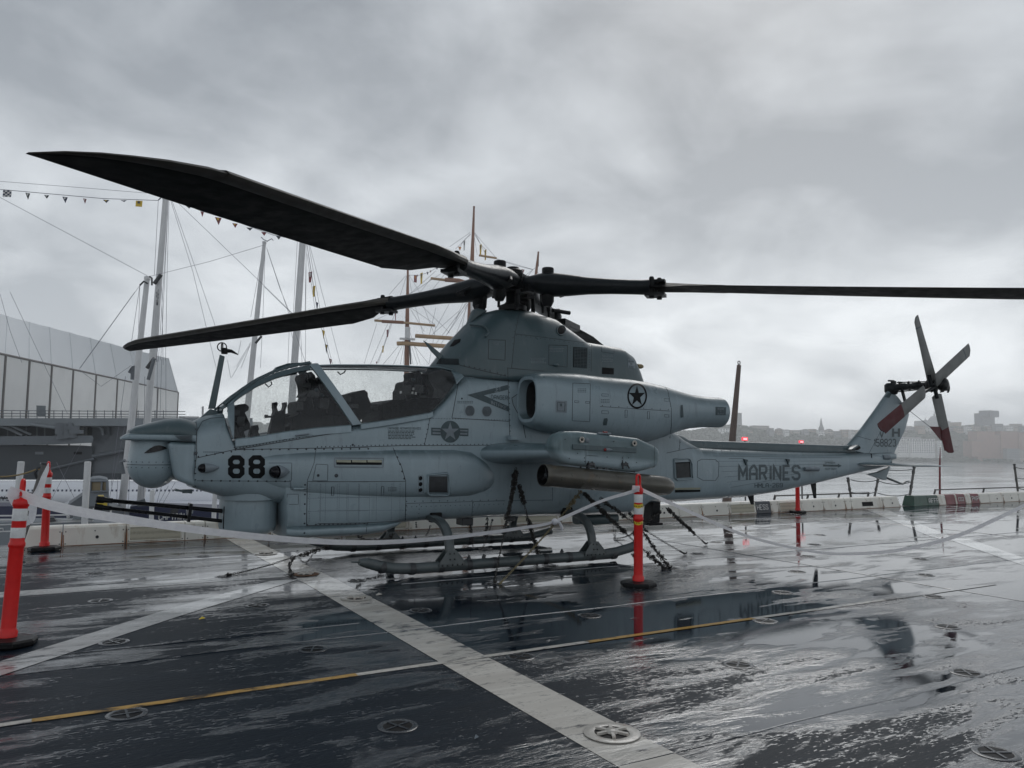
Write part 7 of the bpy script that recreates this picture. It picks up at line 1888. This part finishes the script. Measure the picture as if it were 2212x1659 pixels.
flags('m', [(0, 388), (300, 415), (640, 445), (985, 457)], [(46, 393, 54, 42, 'q', 'bw'), (173, 408, 30, 45, 't', 'kw'), (290, 422, 32, 24, 't', 'kw'), (405, 433, 34, 40, 't', 'bw'), (528, 444, 22, 34, 't', 'rw'), (660, 452, 40, 20, 't', 'ky'), (770, 455, 38, 10, 't', 'bw'), (866, 458, 42, 38, 'q', 'yk')], 60, 'line of small signal flags at upper left with a blue and white chequered one')
flags('m', [(1060, 445), (1250, 522), (1500, 600), (1700, 672), (1850, 702)], [(1175, 487, 44, 20, 't', 'kw'), (1258, 525, 22, 35, 't', 'r'), (1358, 560, 42, 50, 't', 'ry'), (1462, 598, 34, 30, 't', 'ry'), (1553, 625, 40, 20, 't', 'k'), (1642, 653, 34, 24, 't', 'r'), (1733, 675, 34, 26, 't', 'k')], 62, 'line of red and dark pennants running under the big rotor blade')
flags('m', [(1905, 700), (1975, 1150), (2060, 1490)], [(1931, 905, 24, 60, 'v', 'rw'), (1954, 992, 18, 62, 'v', 'y'), (1973, 1088, 14, 50, 't', 'b'), (2012, 1262, 18, 58, 't', 'y'), (2030, 1350, 18, 62, 't', 'ky'), (2056, 1440, 16, 50, 't', 'rw')], 66, 'vertical line of signal flags right of the fourth mast')
flags('m', [(985, 1010), (975, 1110)], [(980, 1025, 16, 44, 'q', 'bw'), (978, 1075, 12, 34, 'q', 'kw')], 61, 'furled chequered flag on the second mast')
# ------------------------------------------------------------------ brown square-rigged ship
DT = 140
def fan(c, top, y1, xs_): return [(c, top, (x, y1)) for x in xs_]
T1 = mast('square_rig_mast', 's', (1032, 140), (996, 1160), DT, .16, .62, M['brown'], 'tallest brown mast of the square-rigged ship behind the rotor',
     [('s', (1000, 365), (820, 490)), ('s', (1003, 380), (870, 510)), ('s', (1033, 365), (1222, 585)), ('s', (1030, 380), (1060, 560)), ('s', (1040, 370), (1150, 590)), ('s', (1215, 590), (1380, 640), (1545, 688)), ('s', (1230, 600), (1400, 655), (1545, 690)), ('s', (985, 960), (650, 1400)), ('s', (990, 970), (800, 1250)), ('s', (960, 980), (720, 1380)), ('s', (1000, 830), (870, 1130)), ('s', (980, 990), (880, 1240)), ('s', (1010, 980), (970, 1180)), ('s', (655, 770), (560, 890), (300, 1010)), ('s', (800, 700), (560, 1000)), ('s', (870, 640), (480, 900)), ('s', (700, 1020), (640, 1270)), ('s', (830, 960), (700, 1200)), ('s', (965, 1000), (920, 1230)), ('s', (940, 960), (1090, 965)), ('s', (900, 1050), (560, 1350))],
     [('yard', 's', [(655, 765), (980, 805)], .24, 'spar'), ('yard', 's', [(1075, 565), (1230, 590)], .2, 'spar'), ('furled_sail', 's', [(780, 778), (900, 785), (950, 800)], .4, 'brown'), ('yard', 's', [(520, 1266), (880, 1290)], .36, 'spar'), ('yard', 's', [(360, 1333), (420, 1332), (830, 1360)], .38, 'spar'), ('topmast_platform', 's', [(930, 945), (1045, 955)], .25, 'mast_w'), ('doubling', 's', [(1015, 930), (1020, 1160)], .35, 'mast_w')])
T2 = mast('square_rig_mast', 's', (456, 645), (446, 1515), DT, .16, .55, M['brown'], 'brown mast with two tan yards left of the cowling',
     [('s', (440, 740), (290, 910)), ('s', (445, 745), (390, 910)), ('s', (465, 740), (490, 890)), ('s', (468, 740), (560, 890)), ('s', (430, 1010), (170, 1130)), ('s', (465, 1010), (690, 1165)), ('s', (470, 1020), (600, 1230)), ('s', (440, 1280), (330, 1515)), ('s', (430, 1290), (240, 1515)), ('s', (430, 1300), (390, 1515)), ('s', (460, 1290), (500, 1515)), ('s', (465, 1290), (540, 1515)), ('s', (470, 1300), (640, 1515)), ('s', (185, 1160), (75, 1510)), ('s', (280, 1160), (130, 1510)), ('s', (320, 1150), (200, 1500)), ('s', (590, 1000), (700, 1290)), ('s', (520, 1010), (600, 1290)), ('s', (440, 930), (700, 700)), ('s', (440, 1250), (415, 1515)), ('s', (468, 1250), (480, 1515)), ('s', (700, 1180), (640, 1510)), ('s', (460, 890), (820, 1240)), ('s', (430, 1100), (560, 1500))],
     [('yard', 's', [(165, 1132), (440, 1153), (692, 1177)], .22, 'spar'), ('furled_sail', 's', [(230, 1140), (420, 1150)], .3, 'brown'), ('topmast_platform', 's', [(385, 1290), (520, 1297)], .2, 'mast_w'), ('doubling', 's', [(455, 1190), (452, 1285)], .5, 'mast_w'), ('shroud', 's', [(470, 1300), (480, 1515)], .16, 'hull_dk')])
T3 = mast('square_rig_mast', 's', (1593, 535), (1572, 730), DT, .14, .3, M['brown'], 'small brown mast top with a flag between hub and right blade', [('s', (1570, 670), (1480, 740)), ('s', (1575, 680), (1600, 735)), ('s', (1545, 690), (1490, 760))])
flags('s', [(465, 738), (560, 738), (640, 712), (755, 645)], [(522, 735, 26, 68, 'q', 'ro'), (575, 722, 22, 90, 'v', 'yk'), (540, 732, 12, 24, 't', 'r'), (627, 708, 18, 30, 't', 'b'), (654, 696, 14, 22, 't', 'r'), (708, 668, 22, 24, 't', 'b'), (736, 650, 20, 30, 't', 'bw')], DT, 'short flag line between the brown masts under the big blade')
flags('s', [(1000, 380), (940, 440), (900, 510)], [(948, 440, 18, 80, 'v', 'wk'), (908, 488, 28, 38, 't', 'o')], DT, 'white cross flag and orange flag left of the tallest brown mast')
flags('s', [(1035, 380), (1090, 470), (1140, 520)], [(1090, 475, 20, 90, 'v', 'yb'), (1132, 520, 18, 85, 'v', 'yk'), (1228, 640, 20, 18, 't', 'b'), (1458, 685, 28, 40, 't', 'rw')], DT, 'blue and yellow flags right of the tallest brown mast')
flags('s', [(350, 1060), (300, 1180), (240, 1370), (185, 1510)], [(349, 1060, 10, 70, 'v', 'r'), (280, 1215, 20, 60, 'v', 'r'), (240, 1355, 14, 56, 'v', 'y'), (183, 1490, 12, 24, 't', 'r')], DT, 'red and yellow pennants hanging down the left shrouds')
flags('s', [(1032, 150), (1025, 280)], [(1032, 150, 12, 125, 'v', 'kr')], DT, 'dark ensign at the top of the tallest brown mast')
flags('s', [(1593, 535), (1592, 650)], [(1594, 560, 10, 100, 'v', 'kr')], DT, 'dark ensign at the top of the small brown mast')

# ------------------------------------------------------------------ far shore: wooded bluff with buildings
M['woods'] = far('distant_woods', (.040, .058, .036), .9, .35, .02); M['bank'] = far('river_bank', (.075, .080, .065), .9, .25, .01)
M['b_white'] = far('white_facade', (.78, .78, .76)); M['b_beige'] = far('beige_facade', (.45, .40, .35)); M['b_brick'] = far('brick_facade', (.30, .17, .13)); M['b_dark'] = far('dark_tower', (.11, .12, .15)); M['b_glass'] = far('dark_window', (.05, .06, .07), .2); M['b_grey'] = far('grey_facade', (.26, .27, .28)); M['b_roof'] = far('grey_roof', (.16, .16, .16)); M['b_tan'] = far('tan_facade', (.36, .28, .22))
SHORE = 1300.0
rng = random.Random(21)
def gpt(px_, d, z): 
    """ground position seen at horizontal picture position px_ (crop 4 units) and distance d"""
    p = atD(4, px_, 1000, d); return Vector((p.x, p.y, z))
hx = [-3600+ (6900*i/170) for i in range(171)]
def ridge(px_): return 33+5*math.sin(px_*.004+1)+4*math.sin(px_*.011)+(6 if px_ > 1200 else 0)
mb = MB(); rows = []
for x in hx:
    rows.append([gpt(x, 1235+6*math.sin(x*.02), WZ-.5), gpt(x, 1245, WZ+2), gpt(x, 1285, WZ+6+2*math.sin(x*.03)), gpt(x, 1310, WZ+14+3*math.sin(x*.017)), gpt(x, 1350, ridge(x)*.55), gpt(x, 1385, ridge(x)*.9), gpt(x, 1420, ridge(x)), gpt(x, 1760, ridge(x)+2)])
mb.rings(rows, False, False, True, closed=False); tag(mb.build('hill', M['bank'], None), 'long wooded bluff across the river', kind='structure')
mb = MB()
def clump(mb, p, r_, sq=.8):
    rs = []
    for j, (a, hgt) in enumerate(((.5, -.6), (1, 0), (.8, .55))):
        rs.append([p+Vector((math.cos(k*PI/3+j)*r_*a*rng.uniform(.75, 1.2), math.sin(k*PI/3+j)*r_*a*rng.uniform(.75, 1.2), hgt*r_*sq*rng.uniform(.8, 1.2))) for k in range(6)])
    mb.rings(rs, True, True, False)
for i in range(7000):
    x = rng.uniform(-3500, 3200) if i > 4200 else rng.uniform(-700, 2600); f = rng.random(); 
    d = 1290+130*f; rg = ridge(x)
    z = interp([(1285, WZ+6), (1310, WZ+14), (1350, rg*.55), (1385, rg*.9), (1420, rg)], d)[0]+rng.uniform(0, 2.5)
    if f > .85: z = rg+rng.uniform(-2, 2)
    r_ = rng.uniform(2.6, 6.0)
    clump(mb, gpt(x, d, z), r_)
for i in range(1100):
    x = rng.uniform(-700, 2600); clump(mb, gpt(x, rng.uniform(1245, 1275), WZ+rng.uniform(2, 6)), rng.uniform(2.5, 5))
tag(mb.build('woodland', M['woods'], None, recalc=False), 'dense far-off trees covering the bluff', kind='stuff')
def building(c, x0, y0, x1, y1, d, mat, label, dep=25, win=None, name='building', winmat='b_glass', roof=None, group=None):
    """block whose facade fills the measured rectangle at distance d, standing on the slope"""
    a, b_, t_ = atD(c, x0, y1, d), atD(c, x1, y1, d), atD(c, x0, y0, d)
    root = empty(name, a, label, 'building', group)
    u = (b_-a); u.z = 0; Wd = u.length; u.normalize(); H_ = t_.z-a.z; bk = Vector((-u.y, u.x, 0)); bk = bk if bk.dot(FW) > 0 else -bk
    mb = MB(); a0 = a-Vector((0, 0, 8)); mb.prism([a0, a0+u*Wd, a0+u*Wd+bk*dep, a0+bk*dep], (0, 0, H_+8)); wl = mb.build('wall', M[mat], root)
    if win:
        nx, ny = win; ww = Wd/nx*.55; wh = H_/ny*.55
        for i in range(nx):
            for j in range(ny):
                p = a+u*(Wd*(i+.5)/nx)+Vector((0, 0, H_*(j+.5)/ny))-bk*.15
                mb = MB(); mb.prism([p-u*ww/2-Vector((0, 0, wh/2)), p+u*ww/2-Vector((0, 0, wh/2)), p+u*ww/2+Vector((0, 0, wh/2)), p-u*ww/2+Vector((0, 0, wh/2))], bk*.1); mb.build('window', M[winmat], root)
    if roof:
        mb = MB(); q = a+Vector((0, 0, H_)); mb.prism([q, q+u*Wd, q+u*Wd/2+Vector((0, 0, H_*roof))], bk*dep); mb.build('roof', M['b_roof'], root)
    else:
        mb = MB(); q = a+Vector((0, 0, H_))-u*.4-bk*.4; mb.prism([q, q+u*(Wd+.8), q+u*(Wd+.8)+bk*(dep+.8), q+bk*(dep+.8)], (0, 0, .6)); mb.build('parapet', M['b_roof'], root)
    return root, a, u, bk, Wd, H_
building('f', 560, 590, 710, 705, 1262, 'b_white', 'left lower wing of the white waterside apartment block', win=(6, 6))
building('f', 705, 560, 1003, 706, 1258, 'b_white', 'white gridded waterside apartment block right of the fin', win=(11, 7))
building('f', 600, 520, 830, 600, 1275, 'b_white', 'upper white apartment block behind the gridded one', win=(9, 3))
building('f', 665, 535, 1000, 560, 1268, 'b_white', 'flat white top storey of the apartment block', win=(10, 1))
building('f', 1035, 560, 1085, 745, 1262, 'b_white', 'narrow white block behind the lower tail rotor blade', win=(3, 8))
building('f', 1440, 560, 1580, 690, 1250, 'b_brick', 'left low brick-coloured block on the shore')
building('f', 1505, 445, 1720, 745, 1255, 'b_brick', 'tallest brick-coloured slab on the shore at right')
building('f', 1720, 490, 1790, 745, 1258, 'b_brick', 'recessed middle part of the brick-coloured blocks')
building('f', 1790, 445, 2010, 745, 1256, 'b_brick', 'brick-coloured slab just left of the frame edge')
building('f', 2010, 460, 2300, 700, 1254, 'b_brick', 'brick-coloured slab at the frame edge')
building('f', 1855, 655, 2010, 765, 1246, 'b_grey', 'low grey building in front of the brick-coloured slabs', win=(7, 4))
building('f', 2010, 670, 2200, 765, 1247, 'b_beige', 'low pale building at the frame edge on the shore', win=(7, 4))
R_ = building('f', 1565, 232, 1713, 375, 1420, 'b_dark', 'dark square tower block on the ridge', win=(9, 10), winmat='b_grey')
mb = MB(); q = atD('f', 1640, 222, 1425); mb.box(q+Vector((0, 0, -3)), (30, 20, 12)); mb.build('roof_plant', M['b_dark'], R_[0])
R_ = building('f', 1270, 342, 1315, 375, 1410, 'b_tan', 'small tan block on the ridge by the tower')
DM = empty('domed_church', atD('f', 990, 375, 1700), 'faint domed church far behind the ridge', 'church')
for x, y, r_, n_ in ((995, 345, 14, 1), (950, 358, 6, 0), (1020, 352, 5, 0), (885, 350, 7, 0)):
    mb = MB(); q = atD('f', x, y, 1700); mb.lathe([(r_, -22), (r_, 0), (r_*.9, r_*.5), (r_*.5, r_*.95), (r_*.15, r_*1.1), (.5, r_*1.7), (.01, r_*2)], q, (0, 0, 1), 12, cap0=True); mb.build('dome', M['b_grey'], DM, auto=40)
mb = MB(); mb.box(atD('f', 970, 385, 1700), (70, 20, 22), Matrix.Rotation(-R(YAW), 3, 'Z')); mb.build('nave', M['b_grey'], DM)
mb = MB(); q = atD(4, 757, 845, 1430); mb.lathe([(5, -8), (5, 0), (3, 3), (.1, 20)], q, (0, 0, 1), 6, cap0=True); SP_ = mb.build('church_spire', M['b_grey'], None); tag(SP_, 'pointed church spire on the ridge above the boom', 'church')
building(4, 178, 745, 212, 850, 1450, 'b_grey', 'pale high-rise right beside the tapered pole', win=(4, 12))
building(4, 292, 832, 400, 870, 1415, 'b_beige', 'broad beige block on the ridge above the boom', win=(12, 3))
labs = ['white', 'beige', 'grey', 'tan']; k = 0
def house_label(i, x, mt):
    col = {'b_white': 'white', 'b_beige': 'beige', 'b_grey': 'grey', 'b_tan': 'tan'}[mt]; rf = 'pitched' if i % 3 == 0 else 'flat'
    near = 'just right of the tapered pole' if x < 280 else 'above the first red sign' if x < 480 else 'above the second red sign' if x < 640 else 'left of the church spire' if x < 757 else 'right of the church spire' if x < 880 else 'left of the tail fin' if x < 1100 else 'behind the tail fin' if x < 1400 else 'between the tail rotor and the church domes' if x < 1560 else 'between the domes and the dark tower' if x < 1850 else 'right of the dark tower'
    n = sum(1 for q in rows_ if q[0] < x and abs(q[0]-x) < 130)
    ordn = ['leftmost', 'second', 'third', 'fourth', 'fifth', 'sixth'][min(5, n)]
    return '%s %s %s-roofed ridge house %s' % (ordn, col, rf, near)
rows_ = [(60, 858, 95), (100, 868, 60), (400, 856, 40), (455, 862, 46), (505, 866, 40), (560, 870, 60), (640, 866, 40), (690, 862, 44), (740, 870, 52), (800, 868, 50), (860, 876, 40), (905, 866, 55), (960, 872, 40), (1010, 868, 48), (215, 866, 40), (255, 872, 40), (20, 878, 50), (1270, 838, 60), (1345, 848, 70), (1425, 838, 60), (1490, 850, 50), (1545, 846, 34), (1640, 840, 45), (1690, 850, 60), (1760, 846, 44), (1805, 838, 60), (1960, 826, 60), (1900, 842, 50), (2030, 838, 60), (2085, 826, 66), (2140, 842, 60)]
for i, (x, y, w) in enumerate(rows_):
    h = 16+((i*7) % 13); mt = ['b_white', 'b_beige', 'b_grey', 'b_tan'][(i*5) % 4]
    building(4, x, y-6, x+w*.8, y+h, 1358+((i*37) % 24), mt, house_label(i, x, mt), dep=14, win=(4, 2), name='ridge_house', roof=.3 if i % 3 == 0 else None, group='houses along the ridge')

# ------------------------------------------------------------------ damp air over the river
hz_m = bpy.data.materials.new('damp_air'); hz_m.use_nodes = True; t = hz_m.node_tree; t.nodes.clear()
o_ = t.nodes.new('ShaderNodeOutputMaterial'); v_ = t.nodes.new('ShaderNodeVolumePrincipled'); v_.inputs['Color'].default_value = (.99, .995, 1.0, 1); v_.inputs['Density'].default_value = .00042; v_.inputs['Anisotropy'].default_value = .7
t.links.new(v_.outputs[0], o_.inputs['Volume'])
mb = MB(); mb.box((300, 780, 36), (6400, 2060, 108)); hz_o = tag(mb.build('haze', hz_m, None), 'thin pale rain haze over the river', kind='stuff')
